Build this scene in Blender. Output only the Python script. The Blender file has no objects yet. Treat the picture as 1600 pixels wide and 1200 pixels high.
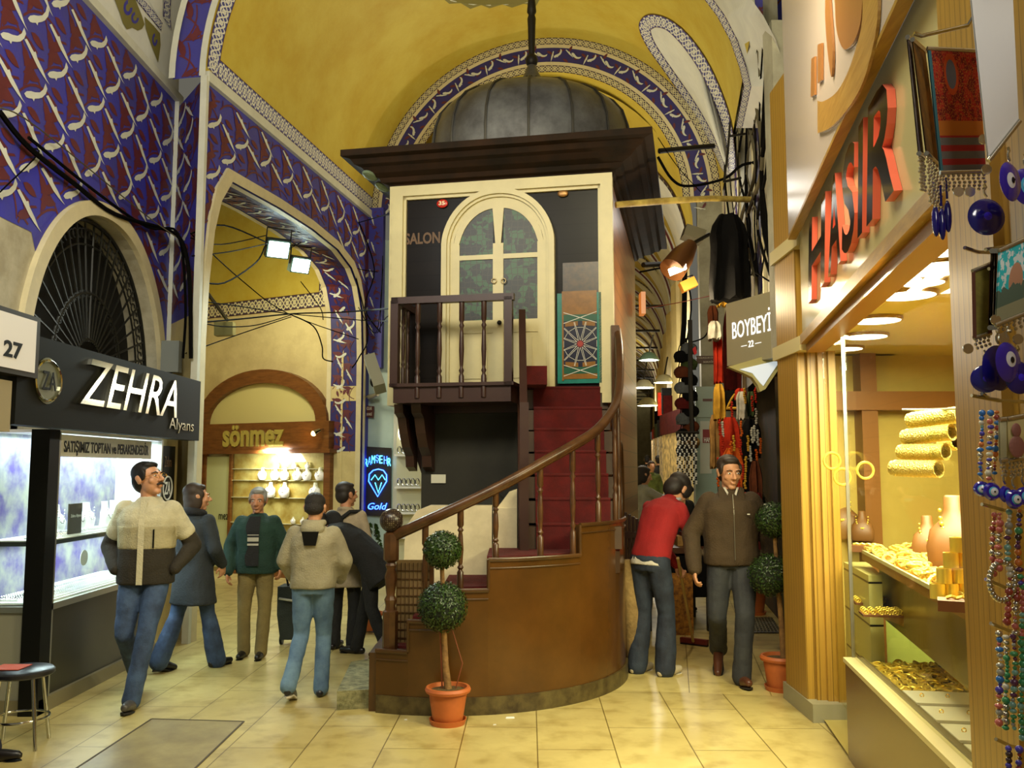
import bpy, bmesh, math, random
from mathutils import Vector, Matrix, noise
random.seed(7)
SC = bpy.context.scene
COL = SC.collection
PI = math.pi
R = math.radians
# ------------------------------------------------------------------ camera
F = 1400.0
PIT = math.atan(133 / 1400)
CAMZ = 1.68
cam = bpy.data.cameras.new('camera'); camo = bpy.data.objects.new('camera', cam); COL.objects.link(camo)
camo.location = (0, 0, CAMZ); camo.rotation_euler = (PI / 2 + PIT, 0, 0)
cam.sensor_width = 36; cam.lens = 36 * F / 1600; cam.clip_start = .05; cam.clip_end = 300
SC.camera = camo
# ------------------------------------------------------------------ view + light
SC.view_settings.view_transform = 'Standard'; SC.view_settings.look = 'None'
SC.view_settings.gamma = 1; SC.view_settings.use_curve_mapping = False
SC.view_settings.exposure = -0.14
W = bpy.data.worlds.new('world'); SC.world = W; W.use_nodes = True
W.node_tree.nodes['Background'].inputs[0].default_value = (1.0, .95, .76, 1)
W.node_tree.nodes['Background'].inputs[1].default_value = .14
def area(name, loc, tgt, size, power, col, sy=None, spread=None):
    l = bpy.data.lights.new(name, 'AREA'); l.energy = power; l.color = col; l.size = size
    if sy: l.shape = 'RECTANGLE'; l.size_y = sy
    if spread: l.spread = spread
    o = bpy.data.objects.new(name, l); COL.objects.link(o); o.location = loc
    o.rotation_euler = (Vector(tgt) - Vector(loc)).to_track_quat('-Z', 'Y').to_euler()
    return o
def spot(name, loc, tgt, power, col, ang=90, blend=.6, rad=.1):
    l = bpy.data.lights.new(name, 'SPOT'); l.energy = power; l.color = col; l.spot_size = R(ang); l.spot_blend = blend
    l.shadow_soft_size = rad
    o = bpy.data.objects.new(name, l); COL.objects.link(o); o.location = loc
    o.rotation_euler = (Vector(tgt) - Vector(loc)).to_track_quat('-Z', 'Y').to_euler()
    return o
def point(name, loc, power, col, rad=.1):
    l = bpy.data.lights.new(name, 'POINT'); l.energy = power; l.color = col; l.shadow_soft_size = rad
    o = bpy.data.objects.new(name, l); COL.objects.link(o); o.location = loc
    return o
WARM = (1, .8, .48); YEL = (1, .91, .62); COOL = (.8, .95, 1); WHT = (1, .97, .88)
area('square_fill_light', (-.5, 2.2, 5.6), (.2, 8, 3.2), 1.4, 190, YEL)  # unseen fill added to light the square evenly, no lamp hangs here
area('square_side_light', (-2.2, 3.6, 5.0), (-3.2, 8.5, 4.3), 1.0, 100, WHT)
area('bay_fill_light', (.0, 8.6, 4.75), (.2, 9.2, 9), 1.6, 58, YEL)  # fill lights added front and back of the bay, no lamps there
area('bay_back_light', (.5, 12.3, 4.8), (.6, 11.6, 9), 1.6, 62, YEL)
point('bay_right_light', (2.2, 10.6, 4.9), 22, WHT, .3)  # added fill for the right of the bay, no fixture
area('alley_light', (-3.6, 12.0, 4.4), (-4.1, 14.2, 2.6), .6, 60, YEL)
area('stair_fill_light', (.9, 4.2, 4.4), (0, 7, .9), .8, 60, WARM)  # out-of-frame fill added to brighten the stairs, not a lamp
point('passage_lamp_light', (1.75, 8.6, 3.3), 55, WARM, .12)
area('shop_floor_light', (-2.2, 10.2, 3.6), (-1.8, 9.4, 0), .9, 70, (.85, 1, .93))
# ------------------------------------------------------------------ pixel measurement helpers (1600x1200 frame)
def ray(px, py):
    a = (px - 800) / F; c = (600 - py) / F
    return Vector((a, math.cos(PIT) - c * math.sin(PIT), math.sin(PIT) + c * math.cos(PIT)))
C0 = Vector((0, 0, CAMZ))
def P(px, py, Y):
    d = ray(px, py); return C0 + d * (Y / d.y)
def G(px, py, z=0.0):
    d = ray(px, py); return C0 + d * ((z - CAMZ) / d.z)
def onpl(px, py, p0, n):
    d = ray(px, py); p0 = Vector(p0); n = Vector(n)
    return C0 + d * ((p0 - C0).dot(n) / d.dot(n))
# ------------------------------------------------------------------ materials
MATS = {}
def lin(c):
    return tuple(((v / 255 + .055) / 1.055) ** 2.4 if v > 10 else v / 255 / 12.92 for v in c)
def mat(name, rgb, rough=.6, metal=0, var=0, vs=4, rgb2=None, bump=0, bs=40, emis=None, es=0, spec=None, coat=0, stretch=None, coord='Object'):
    if name in MATS: return MATS[name]
    m = bpy.data.materials.new(name); m.use_nodes = True; nt = m.node_tree; b = nt.nodes['Principled BSDF']
    c = lin(rgb); b.inputs['Base Color'].default_value = (*c, 1); b.inputs['Roughness'].default_value = rough
    b.inputs['Metallic'].default_value = metal
    if spec is not None: b.inputs['Specular IOR Level'].default_value = spec
    if coat: b.inputs['Coat Weight'].default_value = coat; b.inputs['Coat Roughness'].default_value = .15
    if emis: b.inputs['Emission Color'].default_value = (*lin(emis), 1); b.inputs['Emission Strength'].default_value = es
    if var or bump or rgb2:
        tc = nt.nodes.new('ShaderNodeTexCoord'); src = tc.outputs[coord]
        if stretch:
            mp = nt.nodes.new('ShaderNodeMapping'); mp.inputs['Scale'].default_value = stretch
            nt.links.new(src, mp.inputs[0]); src = mp.outputs[0]
        if var or rgb2:
            n = nt.nodes.new('ShaderNodeTexNoise'); n.inputs['Scale'].default_value = vs; n.inputs['Detail'].default_value = 6
            n.inputs['Roughness'].default_value = .65
            nt.links.new(src, n.inputs[0])
            rp = nt.nodes.new('ShaderNodeValToRGB'); c2 = lin(rgb2) if rgb2 else tuple(v * (1 - var) for v in c)
            rp.color_ramp.elements[0].position = .36; rp.color_ramp.elements[0].color = (*c2, 1)
            rp.color_ramp.elements[1].position = .64; rp.color_ramp.elements[1].color = (*c, 1)
            nt.links.new(n.outputs[0], rp.inputs[0]); nt.links.new(rp.outputs[0], b.inputs['Base Color'])
        if bump:
            n2 = nt.nodes.new('ShaderNodeTexNoise'); n2.inputs['Scale'].default_value = bs; n2.inputs['Detail'].default_value = 4
            nt.links.new(src, n2.inputs[0])
            bm_ = nt.nodes.new('ShaderNodeBump'); bm_.inputs['Strength'].default_value = bump; bm_.inputs['Distance'].default_value = .02
            nt.links.new(n2.outputs[0], bm_.inputs['Height']); nt.links.new(bm_.outputs[0], b.inputs['Normal'])
    MATS[name] = m
    return m
def emit(name, rgb, s):
    if name in MATS: return MATS[name]
    m = bpy.data.materials.new(name); m.use_nodes = True; b = m.node_tree.nodes['Principled BSDF']
    b.inputs['Base Color'].default_value = (.5, .5, .5, 1)
    b.inputs['Emission Color'].default_value = (*lin(rgb), 1); b.inputs['Emission Strength'].default_value = s
    MATS[name] = m; return m
def glass(name, tint=(1, 1, 1), refl=.25):
    if name in MATS: return MATS[name]
    m = bpy.data.materials.new(name); m.use_nodes = True; nt = m.node_tree; nt.nodes.clear()
    o = nt.nodes.new('ShaderNodeOutputMaterial'); mx = nt.nodes.new('ShaderNodeMixShader')
    t = nt.nodes.new('ShaderNodeBsdfTransparent'); t.inputs[0].default_value = (*tint, 1)
    g = nt.nodes.new('ShaderNodeBsdfGlossy'); g.inputs['Roughness'].default_value = .02
    lw = nt.nodes.new('ShaderNodeLayerWeight'); lw.inputs[0].default_value = .5
    pw = nt.nodes.new('ShaderNodeMath'); pw.operation = 'POWER'; pw.inputs[1].default_value = 3; nt.links.new(lw.outputs['Facing'], pw.inputs[0])
    ma = nt.nodes.new('ShaderNodeMath'); ma.operation = 'MULTIPLY_ADD'; ma.inputs[1].default_value = refl; ma.inputs[2].default_value = .03
    nt.links.new(pw.outputs[0], ma.inputs[0]); nt.links.new(ma.outputs[0], mx.inputs[0]); nt.links.new(t.outputs[0], mx.inputs[1]); nt.links.new(g.outputs[0], mx.inputs[2])
    nt.links.new(mx.outputs[0], o.inputs[0]); MATS[name] = m; return m
# ---- node helper for maths patterns
class NT:
    def __init__(s, name, rough=.6):
        s.m = bpy.data.materials.new(name); s.m.use_nodes = True; s.t = s.m.node_tree; s.b = s.t.nodes['Principled BSDF']
        s.b.inputs['Roughness'].default_value = rough; s.tc = s.t.nodes.new('ShaderNodeTexCoord'); MATS[name] = s.m
    def M(s, op, a, b=0.0, c=0.0):
        n = s.t.nodes.new('ShaderNodeMath'); n.operation = op
        for i, v in enumerate((a, b, c)):
            if hasattr(v, 'links'): s.t.links.new(v, n.inputs[i])
            else: n.inputs[i].default_value = v
        return n.outputs[0]
    def xyz(s, out):
        n = s.t.nodes.new('ShaderNodeSeparateXYZ'); s.t.links.new(s.tc.outputs[out], n.inputs[0]); return n.outputs
    def mix(s, f, a, b):
        n = s.t.nodes.new('ShaderNodeMix'); n.data_type = 'RGBA'
        for k, v in ((0, f), (6, a), (7, b)):
            if hasattr(v, 'links'): s.t.links.new(v, n.inputs[k])
            elif k == 0: n.inputs[0].default_value = v
            else: n.inputs[k].default_value = (*lin(v), 1)
        return n.outputs[2]
    def noise(s, scale, out='Object', detail=5):
        n = s.t.nodes.new('ShaderNodeTexNoise'); n.inputs['Scale'].default_value = scale; n.inputs['Detail'].default_value = detail
        s.t.links.new(s.tc.outputs[out], n.inputs[0]); return n.outputs[0]
    def col(s, o): s.t.links.new(o, s.b.inputs['Base Color']); return s.m
def ornament(name, dark, light, edge):
    if name in MATS: return MATS[name]
    t = NT(name, .6); u, v, _ = t.xyz('UV')
    a = t.M('MULTIPLY', u, 2 * PI)
    s1 = t.M('MULTIPLY', t.M('SINE', a), .3)
    vc = t.M('SUBTRACT', v, .5)
    d1 = t.M('ABSOLUTE', t.M('SUBTRACT', vc, s1)); d2 = t.M('ABSOLUTE', t.M('ADD', vc, s1))
    s2 = t.M('MULTIPLY', t.M('COSINE', t.M('MULTIPLY', a, 2)), .22)
    d3 = t.M('ABSOLUTE', t.M('SUBTRACT', t.M('ABSOLUTE', vc), t.M('ADD', s2, .2)))
    uf = t.M('SUBTRACT', t.M('FRACT', t.M('MULTIPLY', u, 2)), .5)
    r = t.M('SQRT', t.M('ADD', t.M('POWER', t.M('MULTIPLY', uf, .8), 2), t.M('POWER', vc, 2)))
    fl = t.M('MULTIPLY', t.M('LESS_THAN', r, .17), t.M('GREATER_THAN', r, .07))
    w = t.M('LESS_THAN', t.M('MINIMUM', t.M('MINIMUM', d1, d2), d3), .07)
    w = t.M('MAXIMUM', w, fl)
    e = t.M('GREATER_THAN', t.M('ABSOLUTE', vc), .455)
    c = t.mix(w, dark, light); c = t.mix(e, c, edge)
    return t.col(c)
# ------------------------------------------------------------------ scene-graph helpers
XF = {}
def tag(o, label=None, cat=None, group=None, kind=None):
    if label: o['label'] = label
    if cat: o['category'] = cat
    if group: o['group'] = group
    if kind: o['kind'] = kind
    return o
def thing(name, label, cat, loc=(0, 0, 0), rz=0, group=None):
    o = bpy.data.objects.new(name, None); COL.objects.link(o); o.empty_display_size = .1
    o.location = loc; o.rotation_euler = (0, 0, rz)
    XF[o.name] = Matrix.Translation(Vector(loc)) @ Matrix.Rotation(rz, 4, 'Z')
    return tag(o, label, cat, group)
def dup(root, loc=None, rz=None, label=None, group=None, scale=None):
    r = root.copy(); COL.objects.link(r)
    if loc is not None: r.location = loc
    if rz is not None: r.rotation_euler = (0, 0, rz)
    if scale: r.scale = (scale,) * 3
    if label: r['label'] = label
    if group: r['group'] = group
    for ch in list(root.children):
        c = ch.copy(); COL.objects.link(c); c.parent = r
        for g in list(ch.children):
            d = g.copy(); COL.objects.link(d); d.parent = c
    return r
class MB:
    def __init__(s): s.v = []; s.f = []; s.m = []; s.uv = []; s.flat = False
    def add(s, vs, fs, mi=0, uvs=None):
        b = len(s.v); s.v += [tuple(p) for p in vs]
        for i, f in enumerate(fs):
            s.f.append([b + k for k in f]); s.m.append(mi); s.uv.append(uvs[i] if uvs else None)
        return s
    def poly(s, pts, mi=0): return s.add(pts, [list(range(len(pts)))], mi)
    def box(s, x0, x1, y0, y1, z0, z1, mi=0, T=None):
        vs = [Vector((x, y, z)) for z in (z0, z1) for y in (y0, y1) for x in (x0, x1)]
        if T: vs = [T @ v for v in vs]
        return s.add(vs, [(0, 2, 3, 1), (4, 5, 7, 6), (0, 1, 5, 4), (2, 6, 7, 3), (0, 4, 6, 2), (1, 3, 7, 5)], mi)
    def bar(s, p0, p1, w, h, mi=0, up=(0, 0, 1)):
        p0 = Vector(p0); p1 = Vector(p1); d = (p1 - p0).normalized(); u = Vector(up)
        if abs(d.dot(u)) > .98: u = Vector((0, 1, 0))
        sd = d.cross(u).normalized(); u = sd.cross(d)
        vs = [p + sd * a * w / 2 + u * b * h / 2 for p in (p0, p1) for a, b in ((-1, -1), (1, -1), (1, 1), (-1, 1))]
        return s.add(vs, [(0, 1, 2, 3), (7, 6, 5, 4), (0, 4, 5, 1), (1, 5, 6, 2), (2, 6, 7, 3), (3, 7, 4, 0)], mi)
    def prism(s, pts, off, mi=0):
        n = len(pts); pts = [Vector(p) for p in pts]; off = Vector(off)
        return s.add(pts + [p + off for p in pts], [list(range(n))[::-1], [n + i for i in range(n)]] + [[i, (i + 1) % n, n + (i + 1) % n, n + i] for i in range(n)], mi)
    def rings(s, rs, mi=0, caps=True, closed=False):
        n = len(rs[0]); vs = [p for r in rs for p in r]; fs = []
        m = len(rs)
        for i in range(m if closed else m - 1):
            for k in range(n):
                a = i * n; b = ((i + 1) % m) * n
                fs.append((a + k, a + (k + 1) % n, b + (k + 1) % n, b + k))
        if caps and not closed: fs.append(list(range(n))[::-1]); fs.append([(m - 1) * n + k for k in range(n)])
        return s.add(vs, fs, mi)
    def tube(s, pts, r, n=6, mi=0, closed=False):
        pts = [Vector(p) for p in pts]; m = len(pts); rr = r if isinstance(r, (list, tuple)) else [r] * m
        rs = []; up = Vector((0, 0, 1)); prev = None
        for i, p in enumerate(pts):
            a = pts[i - 1] if (i > 0 or closed) else p; b = pts[(i + 1) % m] if (i < m - 1 or closed) else p
            d = (b - a).normalized() if (b - a).length > 1e-9 else Vector((0, 0, 1))
            if prev is None:
                x = d.cross(up)
                if x.length < .1: x = d.cross(Vector((0, 1, 0)))
                x.normalize()
            else:
                x = prev - d * prev.dot(d); x.normalize()
            prev = x; y = d.cross(x)
            rs.append([p + (x * math.cos(2 * PI * k / n) + y * math.sin(2 * PI * k / n)) * rr[i] for k in range(n)])
        return s.rings(rs, mi, True, closed)
    def cone(s, p0, p1, r0, r1=None, n=16, mi=0): return s.tube([p0, p1], [r0, r0 if r1 is None else r1], n, mi)
    def sph(s, c, r, nu=14, nv=8, mi=0, M=None):
        if not isinstance(r, (tuple, list)): r = (r, r, r)
        c = Vector(c); rs = []
        for j in range(1, nv):
            t = PI * j / nv
            ring = []
            for k in range(nu):
                q = Vector((r[0] * math.sin(t) * math.cos(2 * PI * k / nu), r[1] * math.sin(t) * math.sin(2 * PI * k / nu), r[2] * math.cos(t)))
                if M: q = M @ q
                ring.append(c + q)
            rs.append(ring)
        b = len(s.v); s.rings(rs, mi, False)
        t0 = Vector((0, 0, r[2])); t1 = -t0
        if M: t0 = M @ t0; t1 = M @ t1
        i0 = len(s.v); s.v += [tuple(c + t0), tuple(c + t1)]
        for k in range(nu):
            s.f.append([b + k, i0, b + (k + 1) % nu]); s.m.append(mi); s.uv.append(None)
            e = b + (nv - 2) * nu
            s.f.append([e + (k + 1) % nu, i0 + 1, e + k]); s.m.append(mi); s.uv.append(None)
        return s
    def lathe(s, prof, c=(0, 0, 0), n=24, mi=0, axis=None):
        c = Vector(c); M = Vector(axis).to_track_quat('Z', 'Y').to_matrix() if axis else None
        rs = []
        for r, z in prof:
            ring = []
            for k in range(n):
                q = Vector((max(r, 1e-4) * math.cos(2 * PI * k / n), max(r, 1e-4) * math.sin(2 * PI * k / n), z))
                ring.append(c + (M @ q if M else q))
            rs.append(ring)
        return s.rings(rs, mi)
    def grid(s, fn, us, vs, mi=0, uf=1, vf=1):
        n = len(vs); pts = [fn(u, v) for u in us for v in vs]; fs = []; uv = []
        for i in range(len(us) - 1):
            for j in range(n - 1):
                fs.append((i * n + j, (i + 1) * n + j, (i + 1) * n + j + 1, i * n + j + 1))
                uv.append([(us[i] * uf, vs[j] * vf), (us[i + 1] * uf, vs[j] * vf), (us[i + 1] * uf, vs[j + 1] * vf), (us[i] * uf, vs[j + 1] * vf)])
        return s.add(pts, fs, mi, uv)
    def strip(s, A, B, mi=0, period=.3):
        """ribbon between two polylines with u along the length and v across"""
        L = 0; uv = []; fs = []; vs = []
        Ls = [0]
        for i in range(1, len(A)): Ls.append(Ls[-1] + (Vector(A[i]) - Vector(A[i - 1])).length * .5 + (Vector(B[i]) - Vector(B[i - 1])).length * .5)
        for i in range(len(A)): vs += [A[i], B[i]]
        for i in range(len(A) - 1):
            fs.append((2 * i, 2 * i + 2, 2 * i + 3, 2 * i + 1)); a = Ls[i] / period; b = Ls[i + 1] / period
            uv.append([(a, 0), (b, 0), (b, 1), (a, 1)])
        return s.add(vs, fs, mi, uv)
    def build(s, name, mats, parent=None, world=False, smooth=None, origin=None, recalc=True, fix=None):
        me = bpy.data.meshes.new(name)
        vs = [Vector(v) for v in s.v]; o = bpy.data.objects.new(name, me)
        if parent is None:
            if origin is None:
                lo = [min(v[i] for v in vs) for i in range(3)]; hi = [max(v[i] for v in vs) for i in range(3)]
                origin = Vector(((lo[0] + hi[0]) / 2, (lo[1] + hi[1]) / 2, lo[2]))
            origin = Vector(origin); vs = [v - origin for v in vs]; o.location = origin
            XF[o.name] = Matrix.Translation(origin)
        else:
            o.parent = parent
            if world:
                inv = XF[parent.name].inverted(); vs = [inv @ v for v in vs]
            XF[o.name] = XF[parent.name]
        me.from_pydata([tuple(v) for v in vs], [], s.f)
        for m in (mats if isinstance(mats, (list, tuple)) else [mats]): me.materials.append(m)
        me.polygons.foreach_set('material_index', s.m)
        if any(u is not None for u in s.uv):
            ul = me.uv_layers.new(name='uv'); k = 0
            for f, u in zip(s.f, s.uv):
                for j in range(len(f)):
                    if u: ul.data[k].uv = u[j]
                    k += 1
        me.update()
        if recalc:
            bm = bmesh.new(); bm.from_mesh(me); bmesh.ops.recalc_face_normals(bm, faces=bm.faces); bm.to_mesh(me); bm.free()
        if smooth is not None:
            me.shade_smooth(); me.set_sharp_from_angle(angle=R(smooth))
        COL.objects.link(o)
        if XF.get(o.name) is None: XF[o.name] = XF[parent.name]
        return o
def thing1(mb, name, mats, label, cat, group=None, smooth=None, kind=None, origin=None):
    return tag(mb.build(name, mats, None, smooth=smooth, origin=origin), label, cat, group, kind)
def struct(mb, name, mats, smooth=None, label=None, recalc=True, cat=None):
    return tag(mb.build(name, mats, None, smooth=smooth, recalc=recalc), label, cat, None, 'structure')
TXC = {}
def text_mesh(body, bold=0.0, shear=0.0, extrude=.1, res=3):
    key = (body, bold, shear, extrude)
    cu = bpy.data.curves.new('lettering', 'FONT'); cu.body = body; cu.size = 1; cu.offset = bold; cu.shear = shear
    cu.extrude = extrude; cu.resolution_u = res
    o = bpy.data.objects.new('lettering', cu); COL.objects.link(o)
    dg = bpy.context.evaluated_depsgraph_get()
    me = bpy.data.meshes.new_from_object(o.evaluated_get(dg))
    bpy.data.objects.remove(o); bpy.data.curves.remove(cu)
    return me
def lettering(body, o, U, V, mat_, parent, thick=.004, bold=.0, shear=0., side=None, name='lettering', world=True, N=None, lift=.001):
    """letters fitted to the parallelogram o + U*[0,1] + V*[0,1]"""
    me = text_mesh(body, bold, shear, .5); o = Vector(o); U = Vector(U); V = Vector(V)
    Nn = Vector(N) if N else U.cross(V).normalized()
    xs = [v.co.x for v in me.vertices]; ys = [v.co.y for v in me.vertices]
    x0, x1, y0, y1 = min(xs), max(xs), min(ys), max(ys)
    mb = MB()
    vs = [o + U * ((v.co.x - x0) / (x1 - x0)) + V * ((v.co.y - y0) / (y1 - y0)) + Nn * ((v.co.z + .5) * thick + lift) for v in me.vertices]
    fs = [list(p.vertices) for p in me.polygons]
    mb.add(vs, fs, 0)
    if side: mb.m = [0 if abs(p.normal.z) > .9 else 1 for p in me.polygons]
    ob = mb.build(name, [mat_, side] if side else mat_, parent, world=world, recalc=False)
    bpy.data.meshes.remove(me)
    return ob
def catenary(a, b, sag, n=10):
    a = Vector(a); b = Vector(b)
    return [a.lerp(b, i / n) - Vector((0, 0, sag * 4 * (i / n) * (1 - i / n))) for i in range(n + 1)]
# ------------------------------------------------------------------ painted fish pattern
M_BLUE = mat('blue_paint', (50, 48, 168), .55, rgb2=(64, 60, 128), vs=.9, bump=.1, bs=30)
M_MAR = mat('maroon_paint', (98, 34, 42), .55, var=.2, vs=3)
M_FISH = mat('white_paint', (208, 210, 196), .6, var=.08, vs=5)
M_DBLUE = mat('dark_blue_paint', (44, 36, 110), .55, var=.3, vs=2)
M_CREAM = mat('cream_moulding', (212, 200, 160), .6, var=.12, vs=5, bump=.1, bs=25)
M_PALE = mat('pale_moulding', (205, 205, 190), .6, var=.1, vs=5)
M_YEL = mat('yellow_plaster', (196, 176, 70), .6, rgb2=(182, 154, 40), vs=1.3, bump=.12, bs=20)
M_PLAST = mat('cream_plaster', (214, 198, 140), .7, rgb2=(190, 172, 120), vs=1.6, bump=.2, bs=15)
M_WHITEP = mat('white_plaster', (222, 222, 212), .7, rgb2=(205, 205, 198), vs=1.2, bump=.1, bs=15)
M_AQUA = mat('aqua_plaster', (188, 208, 200), .6, rgb2=(170, 192, 186), vs=1.5)
M_GREYP = mat('grey_plaster', (176, 172, 150), .75, rgb2=(140, 136, 116), vs=1.8, bump=.25, bs=12)
M_ORN = ornament('blue_arabesque', (60, 62, 130), (212, 210, 196), (70, 30, 50))
M_ORN2 = ornament('dark_arabesque', (62, 48, 66), (206, 196, 150), (60, 26, 30))
FA = [(0, .01), (.03, .03), (.075, .032), (.12, .022), (.17, .022), (.215, .05), (.25, .105), (.262, .055), (.235, .01), (.19, -.022), (.15, -.032), (.105, -.034), (.09, -.058), (.078, -.034), (.04, -.03), (.015, -.02)]
FB = [(-.065, .15), (-.035, .145), (.0, .06), (.022, .055), (.018, .02), (.04, -.05), (.052, -.12), (.07, -.16), (.045, -.125), (.02, -.085), (-.012, -.02), (-.03, .04)]
LEAF = [(0, 0), (.05, .035), (.11, .045), (.17, .03), (.22, 0), (.17, -.025), (.11, -.035), (.05, -.03)]
def xf2(sh, cx, cy, a=0, s=1, fl=1):
    ca, sa = math.cos(a), math.sin(a)
    return [(cx + s * (fl * x * ca - y * sa), cy + s * (fl * x * sa + y * ca)) for x, y in sh]
def vine(x0, y0, x1, y1, bend, w):
    n = 7; up = []; dn = []
    dx, dy = x1 - x0, y1 - y0; L = math.hypot(dx, dy); nx, ny = -dy / L, dx / L
    for i in range(n + 1):
        t = i / n; b = bend * 4 * t * (1 - t); x = x0 + dx * t + nx * b; y = y0 + dy * t + ny * b
        up.append((x + nx * w, y + ny * w)); dn.append((x - nx * w, y - ny * w))
    return [(up[i], up[i + 1], dn[i + 1], dn[i]) for i in range(n)]
def fishes(mb, fn, inside, u0, u1, v0, v1, ru=.67, rv=.3, aA=27, sA=1.42, aB=38, sB=1.3, mirror=False, off=(.5, -.03), lf=1.0, thin=.6):
    """fn(u,v,lift)->point ; pattern pieces appended to slots 1 (maroon) and 2 (white)"""
    def put(pts, mi, lift):
        if all(inside(*p) for p in pts): mb.poly([fn(p[0], p[1], lift) for p in pts], mi)
    q = ru / .6 * lf; j = 0; v = v0
    while v < v1:
        u = u0 - (ru * .5 if j % 2 else 0); k = 0
        while u < u1:
            fl = -1 if (mirror and (k % 2)) else 1
            for li, (x, y, an, sc) in enumerate(((.02, .02, aA + 50, .95), (-.02, .1, 8, 1.0), (.26, .02, -aB - 20, 1.1), (.14, .2, 118, .8), (.3, -.1, 20, .9), (.05, -.12, -15, .85))):
                put(xf2(LEAF, u + x * q, v + y * q, R(an), q * sc), 1, .0016 + .00035 * li + .00017 * (k % 2))
            for seg in vine(u, v, u + .24 * q, v + .3 * q, .08 * q, .011 * q): put(seg, 1, .0012)
            for seg in vine(u + .3 * q, v - .12 * q, u + .02 * q, v + .2 * q, -.07 * q, .011 * q): put(seg, 1, .001)
            for seg in vine(u - .05 * q, v - .05 * q, u + .45 * q, v + .04 * q, .09 * q, .01 * q): put(seg, 1, .0011)
            ju = random.uniform(-.012, .012)
            put(xf2([(x_, y_ * thin) for x_, y_ in FA], u + ju, v - .06, R(aA + random.uniform(-6, 6)), sA, fl), 2, .0044)
            put(xf2(FB, u + off[0] + ju, v + off[1], R(aB + random.uniform(-5, 5)), sB, fl), 2, .0056)
            u += ru; k += 1
        v += rv; j += 1
# ------------------------------------------------------------------ floors
def tile_mat(name, rz, rgb, rgb2, w, h, off=(0, 0), mort=(96, 84, 50), rough=.3):
    m = mat(name, rgb, rough, rgb2=rgb2, vs=1.1, coord='Generated' if 0 else 'Object'); nt = m.node_tree; b = nt.nodes['Principled BSDF']
    src = b.inputs['Base Color'].links[0].from_socket
    tc = nt.nodes.new('ShaderNodeTexCoord'); mp = nt.nodes.new('ShaderNodeMapping')
    mp.inputs['Rotation'].default_value = (0, 0, rz); mp.inputs['Location'].default_value = (off[0], off[1], 0)
    br = nt.nodes.new('ShaderNodeTexBrick'); br.inputs['Scale'].default_value = 1; br.offset = .5; br.offset_frequency = 2
    br.inputs['Brick Width'].default_value = w; br.inputs['Row Height'].default_value = h; br.inputs['Mortar Size'].default_value = .0045
    br.inputs['Mortar Smooth'].default_value = .3
    br.inputs['Color1'].default_value = (1, 1, 1, 1); br.inputs['Color2'].default_value = (.93, .93, .9, 1); br.inputs['Mortar'].default_value = (.34, .3, .2, 1)
    nt.links.new(tc.outputs['Object'], mp.inputs[0]); nt.links.new(mp.outputs[0], br.inputs[0])
    mx = nt.nodes.new('ShaderNodeMix'); mx.data_type = 'RGBA'; mx.blend_type = 'MULTIPLY'; mx.inputs[0].default_value = 1
    nt.links.new(src, mx.inputs[6]); nt.links.new(br.outputs[0], mx.inputs[7])
    n = nt.nodes.new('ShaderNodeTexNoise'); n.inputs['Scale'].default_value = 5; n.inputs['Detail'].default_value = 8
    nt.links.new(tc.outputs['Object'], n.inputs[0])
    rp = nt.nodes.new('ShaderNodeValToRGB'); rp.color_ramp.elements[0].position = .3; rp.color_ramp.elements[0].color = (.62, .56, .42, 1)
    rp.color_ramp.elements[1].position = .52; rp.color_ramp.elements[1].color = (1, 1, 1, 1); nt.links.new(n.outputs[0], rp.inputs[0])
    mx2 = nt.nodes.new('ShaderNodeMix'); mx2.data_type = 'RGBA'; mx2.blend_type = 'MULTIPLY'; mx2.inputs[0].default_value = .8
    nt.links.new(mx.outputs[2], mx2.inputs[6]); nt.links.new(rp.outputs[0], mx2.inputs[7]); nt.links.new(mx2.outputs[2], b.inputs['Base Color'])
    mr = nt.nodes.new('ShaderNodeMapRange'); mr.inputs[3].default_value = rough + .15; mr.inputs[4].default_value = rough - .08
    nt.links.new(n.outputs[0], mr.inputs[0]); nt.links.new(mr.outputs[0], b.inputs['Roughness'])
    return m
M_FLOOR = tile_mat('marble_tiles', R(90 + 1.06), (196, 180, 118), (176, 158, 100), .93, .468, (0, .418))
M_FLOOR2 = tile_mat('passage_tiles', R(90 + 10.1), (206, 190, 124), (190, 170, 108), 1.0, .6, (.1, .15))
mb = MB(); mb.poly([(-9, -1, 0), (6, -1, 0), (6, 6.6, 0), (2.2, 6.82, 0), (.7, 7.05, 0), (.7, 19, 0), (-9, 19, 0)])
struct(mb, 'floor', M_FLOOR, label='worn marble tile floor of the square')
bpy.data.objects['floor'].location = (0, 0, 0)
for v in bpy.data.objects['floor'].data.vertices: v.co += Vector((-1.5, 9, 0))
mb = MB(); mb.poly([(.7, 7.05, .0), (2.2, 6.82, 0), (6, 6.6, 0), (6, 14, 0), (.7, 14, 0)])
for a, b in ((14, 40), (40, 110)):
    mb.poly([(-6 + .1 * (a - 14), a, .03 * (a - 14)), (8 + .15 * (a - 14), a, .03 * (a - 14)), (8 + .15 * (b - 14), b, .03 * (b - 14)), (-6 + .1 * (b - 14), b, .03 * (b - 14))])
struct(mb, 'floor_passage', M_FLOOR2, label='pale tile floor of the passage beside the kiosk')
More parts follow.
